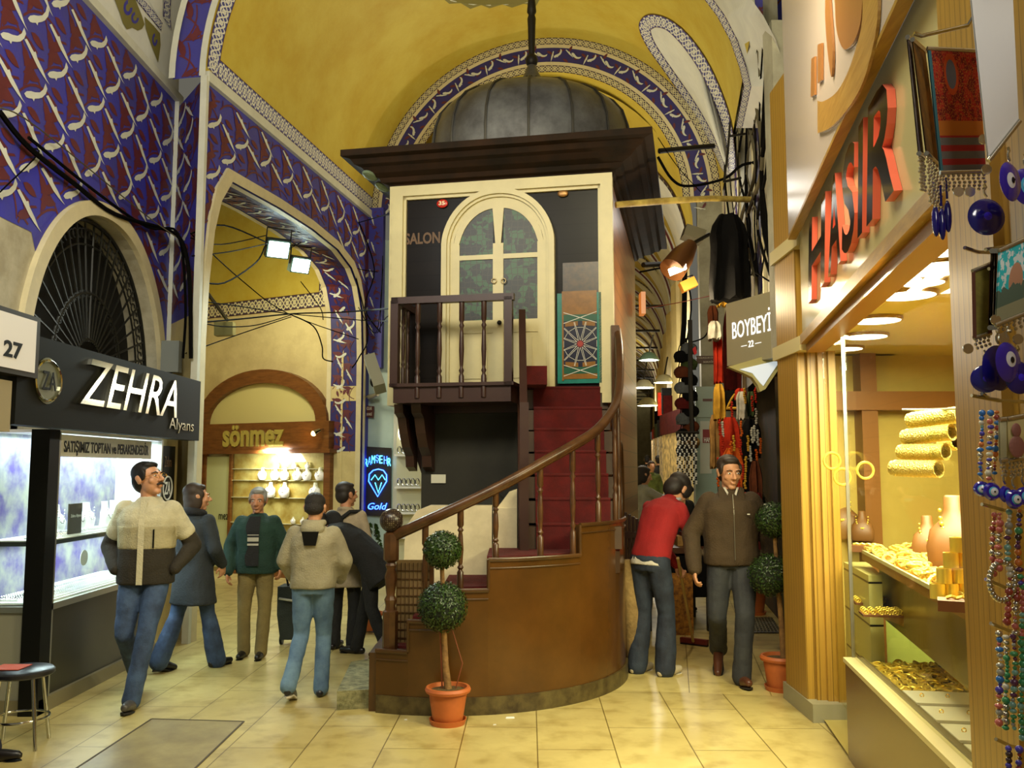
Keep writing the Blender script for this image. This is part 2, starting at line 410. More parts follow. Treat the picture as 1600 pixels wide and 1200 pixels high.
# ------------------------------------------------------------------ left wall B (faces +x), x = -3.75
XB = -3.75; ZS = 5.75
def fB(u, v, l=0): return (XB + l, u, v)
def archB(y):                                   # iron window arch, px 28..240 apex 325
    t = (y - 8.12) / 1.3
    return 0 if abs(t) >= 1 else 2.55 + 1.42 * (1 - abs(t) ** 2.1) ** .52
us = [1.5 + .25 * i for i in range(19)] + [6.1, 6.4, 6.7] + [8.12 + 1.3 * math.sin(PI / 2 * (i / 14)) for i in range(-14, 15)] + [9.5, 9.72]
us = sorted(us)
mb = MB()
for a, b in zip(us, us[1:]):
    za, zb = archB(a) if abs(a - 8.12) < 1.3 else 0, archB(b) if abs(b - 8.12) < 1.3 else 0
    if abs(a - 6.82) < 1e-6: za = 2.55
    if abs(b - 9.42) < 1e-6: zb = 2.55
    mb.poly([fB(a, za), fB(b, zb), fB(b, 7.2), fB(a, 7.2)])
    if za > 0 or zb > 0:                          # lower wall under the opening + reveal
        mb.poly([fB(a, 0), fB(b, 0), fB(b, 2.4), fB(a, 2.4)])
        mb.poly([fB(a, za), fB(b, zb), (XB - .3, b, zb), (XB - .3, a, za)])
struct(mb, 'wall_left', mat('stained_plaster', (196, 190, 166), .75, rgb2=(158, 150, 124), vs=2.2, bump=.3, bs=10))
def blueB(y, z):
    if y > 9.7 or z > ZS or z < 3.27 + (.25 if y < 6.9 else 0) - (y > 9.3) * .2: return False
    t = (y - 8.12) / 1.42
    return not (abs(t) < 1 and z < 2.6 + 1.5 * (1 - abs(t) ** 2.1) ** .52)
mb = MB(); n = 120
ys = [1.5 + (9.72 - 1.5) * i / n for i in range(n + 1)]
for a, b in zip(ys, ys[1:]):
    def lo(y):
        t = (y - 8.12) / 1.42; z0 = 3.52 if y < 6.9 else 3.07 if y > 9.3 else 3.27
        return max(z0, 2.6 + 1.5 * (1 - abs(t) ** 2.1) ** .52) if abs(t) < 1 else z0
    mb.poly([fB(a, lo(a), .004), fB(b, lo(b), .004), fB(b, ZS, .004), fB(a, ZS, .004)])
fishes(mb, lambda u, v, l: fB(u, v, l + .005), blueB, 1.6, 9.9, 3.1, 5.9)
struct(mb, 'wall_left_painting', [M_BLUE, M_MAR, M_FISH])
mb = MB()                                         # pale raised mouldings of wall B
def arcB(e, l): return [fB(8.12 + (1.3 + e) * math.cos(R(a)) if 0 else 8.12 + (1.3 + e) * q, 2.55 + (1.42 + e) * (1 - abs(q) ** 2.1) ** .52, l) for q in [math.sin(PI / 2 * i / 24) for i in range(-24, 25)] for a in (0,)]
A, B = arcB(0, .05), arcB(.13, .05); A0, B0 = arcB(0, 0), arcB(.13, 0)
mb.strip(A, B); mb.strip(B, B0); mb.strip(A0, A)
struct(mb, 'trim_1', M_CREAM)
mb = MB(); mb.box(XB, XB + .06, 1.5, 9.72, ZS, ZS + .09); mb.box(XB, XB + .05, 9.62, 9.74, 2.6, ZS)
struct(mb, 'trim_2', M_PALE)
# ceiling spandrel above wall B (white with two medallions) rising towards the crossing
def sp(t, y): return (XB + 3.7 * (1 - math.cos(t)) , y, ZS + .09 + 3.7 * math.sin(t))
mb = MB(); mb.grid(lambda a, b: sp(a, b), [R(5 * i) for i in range(19)], [1.5 + 8.2 * i / 12 for i in range(13)])
struct(mb, 'ceiling_crossing', M_WHITEP, smooth=30)
def raysp(px, py, l=.0):
    d = ray(px, py); cx = XB + 3.7; cz = ZS + .09; r = 3.7 - l; a = d.x * d.x + d.z * d.z; b = 2 * ((C0.x - cx) * d.x + (C0.z - cz) * d.z); c = (C0.x - cx) ** 2 + (C0.z - cz) ** 2 - r * r
    return C0 + d * ((-b + math.sqrt(max(0, b * b - 4 * a * c))) / (2 * a))
mb = MB()
for pts, mi in (([(172, -20), (180, 2), (187, 20), (192, 36), (198, 46), (207, 43), (215, 48), (222, 45), (226, 38), (222, 25), (212, 0), (206, -20)], 0), ([(226, 26), (228, 45), (236, 70), (247, 98), (251, 70), (250, 52), (240, 40)], 0), ([(220, -20), (252, 34), (256, -20)], 1)):
    mb.poly([raysp(*p, .01) for p in pts], mi)
for cx, cy, a, b_ in ((200, 12, 7, 12), (211, 28, 6, 9), (242, 62, 4, 10)):
    mb.strip([raysp(cx + a * math.cos(q), cy + b_ * math.sin(q), .014) for q in [PI * k / 8 for k in range(13)]], [raysp(cx + a * .5 * math.cos(q), cy + b_ * .5 * math.sin(q), .014) for q in [PI * k / 8 for k in range(13)]], 2)
mb.strip([raysp(*p, .014) for p in ((203, -20), (213, 0), (232, 24), (252, 48))], [raysp(*p, .014) for p in ((214, -20), (223, -2), (240, 17), (254, 36))], 3, .2)
mb.strip([raysp(*p, .014) for p in ((268, 48), (266, 20), (268, -10))], [raysp(*p, .014) for p in ((255, 26), (256, 5), (258, -20))], 3, .2)
struct(mb, 'trim_15', [mat('olive_paint', (120, 112, 50), .6), M_WHITEP, M_BLUE, M_ORN])
# ------------------------------------------------------------------ bay frame
TH = math.atan(.178); U = Vector((math.sin(TH), math.cos(TH), 0)); V = Vector((math.cos(TH), -math.sin(TH), 0))
CA = Vector((.435, 13.52, 0)); RR = 2.725; ZV = 5.7
def bay(a, t, z): return CA + V * a + U * t + Vector((0, 0, z))
def vault(phi, t, r=RR): return CA + U * t + V * (r * math.cos(phi)) + Vector((0, 0, ZV + r * math.sin(phi)))
def rayvault(px, py, lift=.0):
    d = ray(px, py); q = C0 - CA; r = RR - lift
    a0, a1 = q.dot(V), d.dot(V); b0, b1 = C0.z - ZV, d.z
    A_ = a1 * a1 + b1 * b1; B_ = 2 * (a0 * a1 + b0 * b1); C_ = a0 * a0 + b0 * b0 - r * r
    s = (-B_ + math.sqrt(max(B_ * B_ - 4 * A_ * C_, 0))) / (2 * A_)
    return C0 + d * s
T0 = -5.2
mb = MB(); mb.grid(lambda p, t: vault(p, t), [PI * i / 48 for i in range(49)], [T0 + (0 - T0) * i / 10 for i in range(11)])
struct(mb, 'ceiling', M_YEL, smooth=40)
# ornament border along the left spring and round the near edge
mb = MB()
ts = [T0 + .12 + 5.08 * i / 20 for i in range(21)]
mb.strip([vault(PI - .035, t, RR - .006) for t in ts], [vault(PI - .035 - .075, t, RR - .006) for t in ts], 0, .22)
ph = [PI - .04 - (PI - .08) * i / 60 for i in range(61)]
mb.strip([vault(p, T0 + .02, RR - .007) for p in ph], [vault(p, T0 + .26, RR - .007) for p in ph], 0, .24)
struct(mb, 'trim_3', M_ORN)
mb = MB(); mb.box(-.02, .05, 0, 5.2, -.05, .06, T=Matrix.Translation(bay(-RR, T0, ZV)) @ Matrix.Rotation(-TH, 4, 'Z'))
struct(mb, 'trim_4', M_PALE)
# right-hand lunettes (traced, laid on the vault surface)
def smoothpoly(pts, n=6):
    out = []; m = len(pts)
    for i in range(m):
        p0, p1, p2, p3 = pts[i - 1], pts[i], pts[(i + 1) % m], pts[(i + 2) % m]
        for k in range(n):
            t = k / n
            out.append(tuple(.5 * (2 * p1[j] + (p2[j] - p0[j]) * t + (2 * p0[j] - 5 * p1[j] + 4 * p2[j] - p3[j]) * t * t + (3 * p1[j] - p0[j] - 3 * p2[j] + p3[j]) * t ** 3) for j in (0, 1)))
    return out
lo_ = smoothpoly([(998, 42), (1006, 26), (1024, 23), (1050, 33), (1080, 60), (1110, 105), (1135, 165), (1146, 215), (1148, 268), (1130, 268), (1105, 215), (1075, 165), (1040, 115), (1010, 72)])
li_ = smoothpoly([(1017, 50), (1020, 45), (1028, 43), (1045, 50), (1071, 78), (1099, 122), (1121, 176), (1134, 222), (1138, 262), (1134, 262), (1114, 210), (1086, 160), (1055, 115), (1026, 72)])
mb = MB(); mb.strip([rayvault(*p, .012) for p in lo_ + lo_[:1]], [rayvault(*p, .012) for p in li_ + li_[:1]], 0, .26)
s1 = [(1098, -4), (1120, 25), (1140, 62), (1155, 105), (1162, 135), (1150, 200)]; s2 = [(1112, -4), (1133, 25), (1152, 62), (1166, 105), (1174, 135), (1160, 200)]
mb.strip([rayvault(*p, .012) for p in s1], [rayvault(*p, .012) for p in s2], 0, .26)
struct(mb, 'trim_5', M_ORN)
mb = MB(); c = (1080, 130); half = len(li_) // 2
mb.strip([rayvault(*p, .008) for p in li_[:half]], [rayvault(*p, .008) for p in li_[:half - 1:-1][:half]])
struct(mb, 'window_1', M_WHITEP, smooth=40)
mb = MB(); mb.strip([rayvault(*p, .009) for p in s2], [rayvault(p[0] + 60, p[1], .009) for p in s2])
struct(mb, 'window_2', M_WHITEP, smooth=40)
# rosette at the crown (bottom edge shows)
mb = MB(); ros = [(685, -30), (690, -4), (702, 6), (720, 5), (735, 14), (752, 8), (765, 13), (785, 7), (800, 12), (818, 6), (838, 9), (845, -4), (850, -30)]
mb.poly([rayvault(*p, .006) for p in ros])
for p in ((712, -2), (740, 3), (765, 4), (790, 3), (820, 0)):
    mb.poly([rayvault(p[0] + 11 * math.cos(2 * PI * k / 8), p[1] + 5 * math.sin(2 * PI * k / 8), .009) for k in range(8)], 1)
struct(mb, 'trim_6', [mat('olive_paint', (92, 84, 30), .6), M_FISH])
# near rib: ring face towards the camera with the fish pattern, pier below it
PA_ = bay(-RR, T0, 0); PB_ = Vector((XB, 9.7, 0)); PD_ = (PB_ - PA_).normalized(); PL = (PB_ - PA_).length; PN_ = Vector((-PD_.y, PD_.x, 0)); PN_ = PN_ if PN_.y < 0 else -PN_
def pf(a, z, l=0): return PA_ + PD_ * a + PN_ * l + Vector((0, 0, z))
def ringpt(r, s, t=T0, lift=0):                   # s = arc length from left spring at radius RR+.3
    p = PI - s / (RR + .3); return vault(p, t, r) - U * lift
mb = MB(); mb.grid(lambda s, r: ringpt(r, s), [9.45 * i / 60 for i in range(61)], [RR, RR + .36])
for z0, z1 in ((0, 3.25), (3.25, ZV)):
    mb.poly([pf(0, z0), pf(PL, z0), pf(PL, z1), pf(0, z1)], 1 if z0 == 0 else 0)
fishes(mb, lambda s, r, l: ringpt(RR + .36 - r, s, T0, l + .003), lambda s, r: .02 < r < .34 and 0 < s < 9.4, 0, 9.4, .1, .3, .42, .3, 10, .9, 5, .95, off=(.24,.05), lf=1.25, thin=1)
fishes(mb, lambda a, z, l: pf(PL - a, z, l + .003), lambda a, z: .05 < a < PL - .06 and 3.3 < z < ZV, .1, PL, 3.35, ZV, .6, .27, 20, 1.25, 30, 1.1, off=(.42, -.02), lf=1.1, thin=.7)
struct(mb, 'wall_near_rib', [M_BLUE, M_PLAST, M_FISH], smooth=30)
o = bpy.data.objects['wall_near_rib']; o.data.materials.append(M_MAR)
for p in o.data.polygons:
    if p.material_index == 1 and p.area < .05: p.material_index = 3
mb = MB(); ph = [9.45 * i / 60 for i in range(61)]
for r in (RR - .02, RR + .32): 
    mb.strip([ringpt(r, s, T0, .03) for s in ph], [ringpt(r + .07, s, T0, .03) for s in ph])
for a in (-RR - .03,): mb.box(0, .07, -.03, .02, .0 if a < -3 else 0, ZV, T=Matrix.Translation(bay(a, T0, 0)) @ Matrix.Rotation(-TH, 4, 'Z'))
struct(mb, 'trim_7', M_PALE)
# ------------------------------------------------------------------ plane A with the alley opening
def Apt(Y, z, l=0): t = (Y - 14) / .9845; return bay(-RR + l, t + .05, z)
OP = [(8.97, 0), (8.97, 3.0), (9.0, 3.6), (9.08, 4.15), (9.2, 4.5), (9.42, 4.78), (10.6, 4.84), (11.6, 4.85), (12.5, 4.8), (13.05, 4.66), (13.35, 4.45), (13.55, 4.1), (13.62, 3.4), (13.62, 0)]
def opz(Y):
    for (a, za), (b, zb) in zip(OP[1:], OP[2:-1]):
        if a <= Y <= b and b > a: return za + (zb - za) * (Y - a) / (b - a)
    return 0
mb = MB(); yy = sorted({8.83, 8.96, 8.97, 13.62, 13.63, 14.02} | {y for y, _ in OP} | {8.97 + .1 * i for i in range(47)})
for a, b in zip(yy, yy[1:]):
    za, zb = opz(a), opz(b)
    if b <= 8.97 or a >= 13.62: za = zb = 0
    mb.poly([Apt(a, za), Apt(b, zb), Apt(b, ZV), Apt(a, ZV)])
fishes(mb, lambda u, v, l: Apt(u, v, l + .004), lambda y, z: 8.88 < y < 14 and 3.2 < z < ZV - .05 and z > opz(y) + .13 and not (y < 9.0 and z < 4) and not (y > 13.55 and z < 3.2), 8.9, 14.3, 3.1, ZV, .6, .27, 27, 1.3, 38, 1.15, off=(.44, -.03))
struct(mb, 'wall_alley_arch', [M_BLUE, M_MAR, M_FISH])
mb = MB()                                         # moulding round the opening
OPn = [Vector((y, z, 0)) for y, z in OP]
inn = [Apt(y, z, .03) for y, z in OP]
cx, cz = 11.5, 3.0
out = [Apt(y + (.1 if y > cx else -.1) * (0 if 9.45 < y < 13.0 else 1), z + (.12 if z > 3.1 else 0), .03) for y, z in OP]
mb.strip(inn, out); mb.strip(out, [p - V * .03 for p in out])
struct(mb, 'trim_8', M_CREAM)
# soffit / jambs, .55 deep, fish on it
DW = .56
SP = [(y, z) for y, z in OP]
Ls = [0]
for (a, za), (b, zb) in zip(SP, SP[1:]): Ls.append(Ls[-1] + math.hypot((b - a) * 1.016, zb - za))
def soff(s, d, l=0):
    for i in range(len(SP) - 1):
        if s <= Ls[i + 1] or i == len(SP) - 2:
            k = (s - Ls[i]) / (Ls[i + 1] - Ls[i]); y = SP[i][0] + k * (SP[i + 1][0] - SP[i][0]); z = SP[i][1] + k * (SP[i + 1][1] - SP[i][1])
            ny, nz = SP[i + 1][1] - SP[i][1], -(SP[i + 1][0] - SP[i][0]); q = math.hypot(ny, nz)
            return Apt(y + l * ny / q, z + l * nz / q, -d)
mb = MB(); mb.grid(lambda s, d: soff(s, d), Ls[5:], [0, DW])
fishes(mb, lambda s, d, l: soff(s, d, l + .005), lambda s, d: .1 < d < DW - .07 and Ls[5] + .1 < s < Ls[-1] - 1.9, 3, Ls[-1] - 1.9, .14, .5, .36, .16, 60, .7, 40, .7, mirror=True, off=(.17,.05), lf=.95, thin=.9)
mb.grid(lambda s, d: soff(s, d, .003), [Ls[-1] - 1.95, Ls[-1] - .001], [0.0, DW], 3)
mb.grid(lambda s, d: soff(s, d, .0035), [Ls[-1] - 2.95, Ls[-1] - 2.72], [0.0, DW], 3)
struct(mb, 'wall_alley_soffit', [M_DBLUE, M_MAR, M_FISH, M_PLAST])
mb = MB()
for d0, d1 in ((0, .08), (DW - .07, DW)):
    mb.strip([soff(s, d0, .008) for s in Ls[5:]], [soff(s, d1, .008) for s in Ls[5:]])
struct(mb, 'trim_9', M_CREAM)
# alley back wall (rotated 27.5 deg) with yellow lunette, arabesque band, plaster
RA = Apt(13.6, 0, -DW); RA = Vector((RA.x, RA.y + .1, 0)); DL = Vector((-.887, .462, 0)); NA = Vector((-.462, -.887, 0))
def alley(a, z, l=0): return RA + DL * a + Vector((0, 0, z)) + NA * l
mb = MB(); mb.poly([alley(-.3, 0), alley(4.5, 0), alley(4.5, 4.4), alley(-.3, 4.4)], 0); mb.poly([alley(-.3, 4.4), alley(4.5, 4.4), alley(4.5, 7), alley(-.3, 7)], 1)
q = alley(3.6, 0)
mb.poly([q, q + Vector((.6, -5.2, 0)), q + Vector((.6, -5.2, 6)), q + Vector((0, 0, 6))], 0)
struct(mb, 'wall_alley_back', [M_PLAST, M_YEL])
mb = MB(); mb.strip([alley(.02, 4.22, .01), alley(3.6, 4.22, .01)], [alley(.02, 4.46, .01), alley(3.6, 4.46, .01)], 0, .3)
mb.strip([alley(.02, 4.46, .01), alley(.02, 4.95, .01)], [alley(.2, 4.46, .01), alley(.2, 4.95, .01)], 0, .3)
mb.strip([alley(2.85, 4.46, .01), alley(2.98, 5.0, .01)], [alley(3.0, 4.46, .01), alley(3.08, 5.0, .01)], 0, .3)
struct(mb, 'trim_10', M_ORN2)
# ------------------------------------------------------------------ transverse arch ring + aqua pier + right pier
mb = MB()
TR = 0.0
prof = [PI * i / 72 for i in range(73)]
def ring2(r, p, l=0): return vault(p, TR, r) - U * l
for r0, r1, mi, per in ((RR - .11, RR, 3, .2), (RR - .56, RR - .45, 3, .2)):
    mb.strip([ring2(r0, p, .01) for p in prof], [ring2(r1, p, .01) for p in prof], mi, per)
for r0, r1, mi in ((RR - .165, RR - .11, 2), (RR - .45, RR - .395, 2), (RR - .395, RR - .165, 0)):
    mb.strip([ring2(r0, p, .012 if mi == 2 else .008) for p in prof], [ring2(r1, p, .012 if mi == 2 else .008) for p in prof], mi)
rm = RR - .28
k = 0; s = .12
while s < PI * rm:
    def fr(a, b, l): return ring2(rm + b, PI - a / rm, l + .012)
    sg = 1 if k % 2 else -1
    mb.poly([fr(*p, .003) for p in xf2(FA, s - .1, -.045 * sg, R(35 * sg), .62)], 5)
    mb.poly([fr(*p, .003) for p in xf2(FB, s + .14, .03 * sg, R(30 * sg), .55)], 5)
    for a, b, an in ((-.05, .05 * sg, 20), (.05, -.06 * sg, -30), (.13, .06 * sg, 75)):
        mb.poly([fr(*p, .001) for p in xf2(LEAF, s + a, b, R(an), .5)], 1)
    s += .27; k += 1
mb.strip([ring2(RR - .56, p, .01) for p in prof], [vault(p, TR + .5, RR - .56) for p in prof], 4)
o = struct(mb, 'wall_transverse_arch', [M_DBLUE, M_MAR, M_CREAM, M_ORN2, M_YEL, M_FISH], smooth=30)
# pier under its left end (aqua) and right end (grey)
def boxbay(a0, a1, t0, t1, z0, z1): 
    return MB().box(a0, a1, t0, t1, z0, z1, T=Matrix.Translation(CA) @ Matrix.Rotation(-TH, 4, 'Z'))
struct(boxbay(-RR - .05, -RR + .47, .0, .7, 0, 5.3), 'wall_left_pier', M_AQUA)
mb = boxbay(-RR - .02, -RR + .24, -.12, -.003, 3.25, 5.8)
mb.m = [0] * 6
fishes(mb, lambda a, z, l: bay(-RR + a, -.12 - l - .002, z), lambda a, z: -.01 < a < .23 and 3.3 < z < 5.75, -.05, .3, 3.3, 5.8, .3, .22, 20, .6, 0, .6, off=(.12,.1), lf=.8)
struct(mb, 'wall_left_pier_painting', [M_BLUE, M_MAR, M_FISH])
mb = boxbay(-RR + .42, -RR + .5, -.02, .1, 0, 3.2); struct(mb, 'trim_11', M_PALE)
mb = boxbay(RR - .34, RR + .9, .0, .8, 0, 5.9)
struct(mb, 'wall_right_pier', M_GREYP)
# right wall of the bay above the shops
mb = MB(); WA = bay(RR + .02, .1, 0); WB = Vector((2.17, 7.0, 0)); WR = (WB - WA).normalized(); NR = Vector((-WR.y, WR.x, 0))
if NR.x > 0: NR = -NR
LR = (WB - WA).length
def wr(a, z, l=0): return WA + WR * a + NR * l + Vector((0, 0, z))
mb.poly([wr(0, 2.6), wr(LR, 2.6), wr(LR, 7), wr(0, 7)])
for a0, a1 in ((.5, 1.0), (2.2, 2.75), (4.4, 5.0)):
    mb.poly([wr(a0, 3.4, .01), wr(a1, 3.4, .01), wr(a1, 7, .01), wr(a0, 7, .01)], 1)
    fishes(mb, lambda a, z, l: wr(a, z, .012 + l), lambda a, z: a0 + .02 < a < a1 - .02 and 3.5 < z < 6.9, a0, a1, 3.5, 6.9, .4, .24, 20, .8, 10, .8, off=(.2,.05), lf=.8)
o = struct(mb, 'wall_right', [M_GREYP, M_DBLUE, M_FISH])
o.data.materials.append(M_MAR)
for p in o.data.polygons:
    if p.material_index == 1 and p.area < .05: p.material_index = 3
mb = MB()
for a in (.42, 1.02, 2.12, 2.77, 4.3, 5.02): mb.prism([wr(a, 2.6, .0), wr(a + .07, 2.6, 0), wr(a + .07, 7, 0), wr(a, 7, 0)], NR * .035)
struct(mb, 'trim_12', M_CREAM)
# ------------------------------------------------------------------ long corridor vault behind
def cor(p, Y, r=2.25): 
    cx = .62 + .148 * (Y - 14); return Vector((cx + r * math.cos(p), Y, 5.35 + .03 * (Y - 14) + r * 1.08 * math.sin(p)))
ysr = [14.0 + 4.2 * i for i in range(20)]
mb = MB(); mb.grid(lambda y, p: cor(p, y), [13.6] + ysr, [PI * i / 28 for i in range(29)])
struct(mb, 'ceiling_corridor', M_YEL, smooth=40)
mb = MB(); mbd = MB()
for Y in ysr[1:15]:
    pr = [PI * i / 36 for i in range(37)]
    mb.strip([cor(p, Y, 2.13) for p in pr], [cor(p, Y, 2.25) for p in pr], 0); mb.strip([cor(p, Y, 2.13) for p in pr], [cor(p, Y + .5, 2.13) for p in pr], 0)
    mbd.strip([cor(p, Y - .01, 2.17) for p in pr], [cor(p, Y - .01, 2.215) for p in pr], 0)
for Y in ysr[:15]:
    pr = [.06 + 1.02 * i / 14 for i in range(15)]            # lunette panels on the right haunch
    A1 = [cor(p, Y + 1.1 + 1.0 * math.sin(PI * .5 * i / 14) * 0 + 1.3 * (i / 14) ** 2, 2.22) for i, p in enumerate(pr)]
    B1 = [cor(p, Y + 3.7 - 1.2 * (i / 14) ** 2, 2.22) for i, p in enumerate(pr)]
    mb.strip(A1, B1, 1)
    A2 = [cor(p, Y + .95 + 1.3 * (i / 14) ** 2, 2.235) for i, p in enumerate(pr)]
    mbd.strip(A2, [cor(p, Y + 3.85 - 1.2 * (i / 14) ** 2, 2.235) for i, p in enumerate(pr)], 1)
struct(mb, 'trim_13', [M_PALE, M_WHITEP], smooth=40)
struct(mbd, 'trim_14', [M_MAR, M_ORN2], smooth=40)
mb = MB()
for sx, nm in ((1, 'wall_corridor_right'), (-1, 'wall_corridor_left')):
    mb = MB(); r = 2.25 if sx < 0 else 2.2
    for Y in ysr:
        a = cor(0, Y, sx * r); b = cor(0, Y + 4.2, sx * r)
        mb.poly([(a.x, a.y, a.z - 5.5), (b.x, b.y, b.z - 5.5), (b.x, b.y, b.z), (a.x, a.y, a.z)])
        x0, x1 = sorted((a.x, a.x - sx * .12))
        if Y > 14.1: mb.box(x0, x1, a.y - .3, a.y + .3, 0, a.z)
    struct(mb, nm, M_PLAST)
mb = MB(); b = cor(0, ysr[-1] + 4, 0); mb.poly([(b.x - 3, b.y, 0), (b.x + 3, b.y, 0), (b.x + 3, b.y, 12), (b.x - 3, b.y, 12)]); struct(mb, 'wall_corridor_end', M_PLAST)
M_IRON = mat('dark_iron', (38, 34, 28), .5, .6)
for i, Y in enumerate(ysr[1:13]):
    a = cor(0, Y + .6, -1.92); b = cor(0, Y + .6, 1.88); a.z = b.z = 5.0 + .03 * (Y - 14)
    thing1(MB().tube([a, b], .035, 6), 'tie_rod', M_IRON, 'iron tie rod spanning the long corridor vault', 'tie rod', 'iron tie rods across the corridor')
# street side fill on the right between shops
# ================================================================== KIOSK (timber prayer kiosk on a stone base)
M_DKWOOD = mat('dark_varnished_wood', (34, 27, 22), .28, var=.35, vs=5, stretch=(1, 1, 9), bump=.15, bs=14)
M_BRWOOD = mat('brown_varnished_wood', (78, 52, 26), .28, rgb2=(60, 40, 18), vs=4, stretch=(1, 1, 1))
M_RAIL = mat('dark_brown_rail_wood', (84, 54, 28), .3, rgb2=(62, 38, 20), vs=8)
M_BALC = mat('maroon_brown_wood', (56, 34, 25), .38, rgb2=(50, 26, 20), vs=6)
M_KCREAM = mat('cream_gloss_paint', (208, 198, 150), .4, var=.12, vs=3)
M_CORN = mat('black_brown_cornice', (30, 24, 18), .8, rgb2=(48, 32, 20), vs=3, spec=.15)
M_LEAD = mat('lead_sheet', (98, 99, 102), .38, .5, rgb2=(66, 65, 68), vs=3, bump=.2, bs=7)
M_RED = mat('red_carpet', (88, 9, 7), .95, var=.35, vs=9, bump=.3, bs=200)
M_MARB = mat('white_marble', (214, 202, 168), .4, rgb2=(190, 178, 146), vs=4)
M_STONE = mat('dark_stone', (46, 44, 34), .8, rgb2=(36, 34, 27), vs=2)
M_GOLDL = mat('faded_gold_letters', (96, 68, 34), .5)
def plank_mat(name, a, b, w, rough, ax):
    t = NT(name, rough); x, y, z = t.xyz('Object')
    q = t.M('MULTIPLY', {'x': x, 'y': y, 'z': z}[ax], 1 / w); fr_ = t.M('FRACT', q); idx = t.M('FLOOR', q)
    seam = t.M('LESS_THAN', fr_, .05)
    rnd = t.M('FRACT', t.M('MULTIPLY', t.M('SINE', t.M('MULTIPLY', idx, 12.9)), 437.5))
    n = t.noise(6); f = t.M('MULTIPLY', t.M('ADD', t.M('MULTIPLY', rnd, .5), n), .66)
    c = t.mix(f, a, b); c = t.mix(seam, c, (14, 10, 8)); return t.col(c)
M_PLANKD = plank_mat('dark_plank_cladding', (14, 12, 11), (28, 23, 19), .14, .3, 'z')
M_PLANKD.node_tree.nodes['Principled BSDF'].inputs['Specular IOR Level'].default_value = .12
M_PLANKR = plank_mat('brown_plank_cladding', (150, 98, 52), (112, 66, 34), .17, .32, 'z')
KR = R(11.5); K0 = (-1.126, 8.41, 0); KW = 2.07; KD = 3.4
K = thing('prayer_kiosk', 'small wooden kiosk raised on a stone base with lead dome and arched cream door', 'kiosk', K0, -KR)
KM = XF[K.name]; KU = KM.to_3x3() @ Vector((0, 1, 0)); KV = KM.to_3x3() @ Vector((1, 0, 0))
def kf(px, py):                                   # pixel -> (x, z) on the kiosk front face
    p = KM.inverted() @ onpl(px, py, K0, KU); return p.x, p.z
MB().box(0, KW, .0, .06, 2.29, 4.37).build('front_panel', M_PLANKD, K)
MB().box(KW - .06, KW, .06, KD, .1, 4.37).build('side_wall', M_PLANKR, K)
MB().box(0, .06, .06, KD, 2.29, 4.37).build('side_wall', M_PLANKD, K)
MB().box(.06, KW - .06, KD - .06, KD, .1, 4.37).build('back_wall', M_PLANKD, K)
MB().box(.0, KW - .06, .06, KD - .06, 2.2, 2.29).build('floor_slab', M_BALC, K)
mb = MB(); mb.box(-.02, .1, -.06, .03, 2.27, 4.37); mb.box(KW - .09, KW + .02, -.06, .03, 2.27, 4.37); mb.box(.1, KW - .09, -.06, .03, 4.27, 4.37); mb.box(.1, .4, -.06, .03, 2.27, 2.36)
mb.box(.1, .125, -.03, .0, 2.36, 4.27); mb.box(KW - .115, KW - .09, -.03, .0, 2.36, 4.27); mb.box(.1, KW - .09, -.03, .0, 4.24, 4.27)
mb.box(-.03, .0, -.06, .5, 2.27, 4.37)
mb.build('cream_frame', M_KCREAM, K)
mb = MB(); o0 = .4
prof = [(.0, 4.34), (.03, 4.35), (.05, 4.39), (.1, 4.4), (.12, 4.44), (.2, 4.465), (.25, 4.51), (.30, 4.525), (.33, 4.57), (o0, 4.58), (o0, 4.64), (.3, 4.66), (-.4, 4.74)]
mb.rings([[(-o, -o, z), (KW + o, -o, z), (KW + o, KD + o, z), (-o, KD + o, z)] for o, z in prof])
mb.build('cornice', M_CORN, K)
mb = MB()                                         # little green ornaments under the left eave
for y in (.0, .35): mb.sph((-.2, y - .15, 4.46), (.06, .14, .03))
mb.build('eave_ornament', mat('verdigris', (120, 140, 116), .6), K)
DC = (1.03, 1.72)
dp = [(1.16, 4.6), (1.155, 5.2), (1.135, 5.38), (1.075, 5.56), (.97, 5.69), (.82, 5.79), (.62, 5.87), (.42, 5.92), (.29, 5.96), (.2, 6.02), (.13, 6.1), (.08, 6.2), (.05, 6.28), (.04, 6.3)]
mb = MB().lathe(dp, (DC[0], DC[1], 0), 48); dome = mb.build('dome', M_LEAD, K, smooth=40)
for k in range(16):
    a = 2 * PI * k / 16 + .15
    mb = MB().tube([(DC[0] + (r + .006) * math.cos(a), DC[1] + (r + .006) * math.sin(a), z + .004) for r, z in dp[:-3]], .014, 5)
    mb.build('seam_roll', mat('dark_lead', (52, 50, 46), .5, .5), dome)
MB().lathe([(.035, 6.28), (.06, 6.3), (.075, 6.35), (.06, 6.4), (.035, 6.42), (.04, 6.55), (.045, 6.75), (.05, 6.85), (.035, 6.9), (.055, 6.93), (.045, 7.05), (.02, 7.25), (.008, 7.6)], (DC[0], DC[1], 0), 12).build('finial', M_IRON, K, smooth=50)
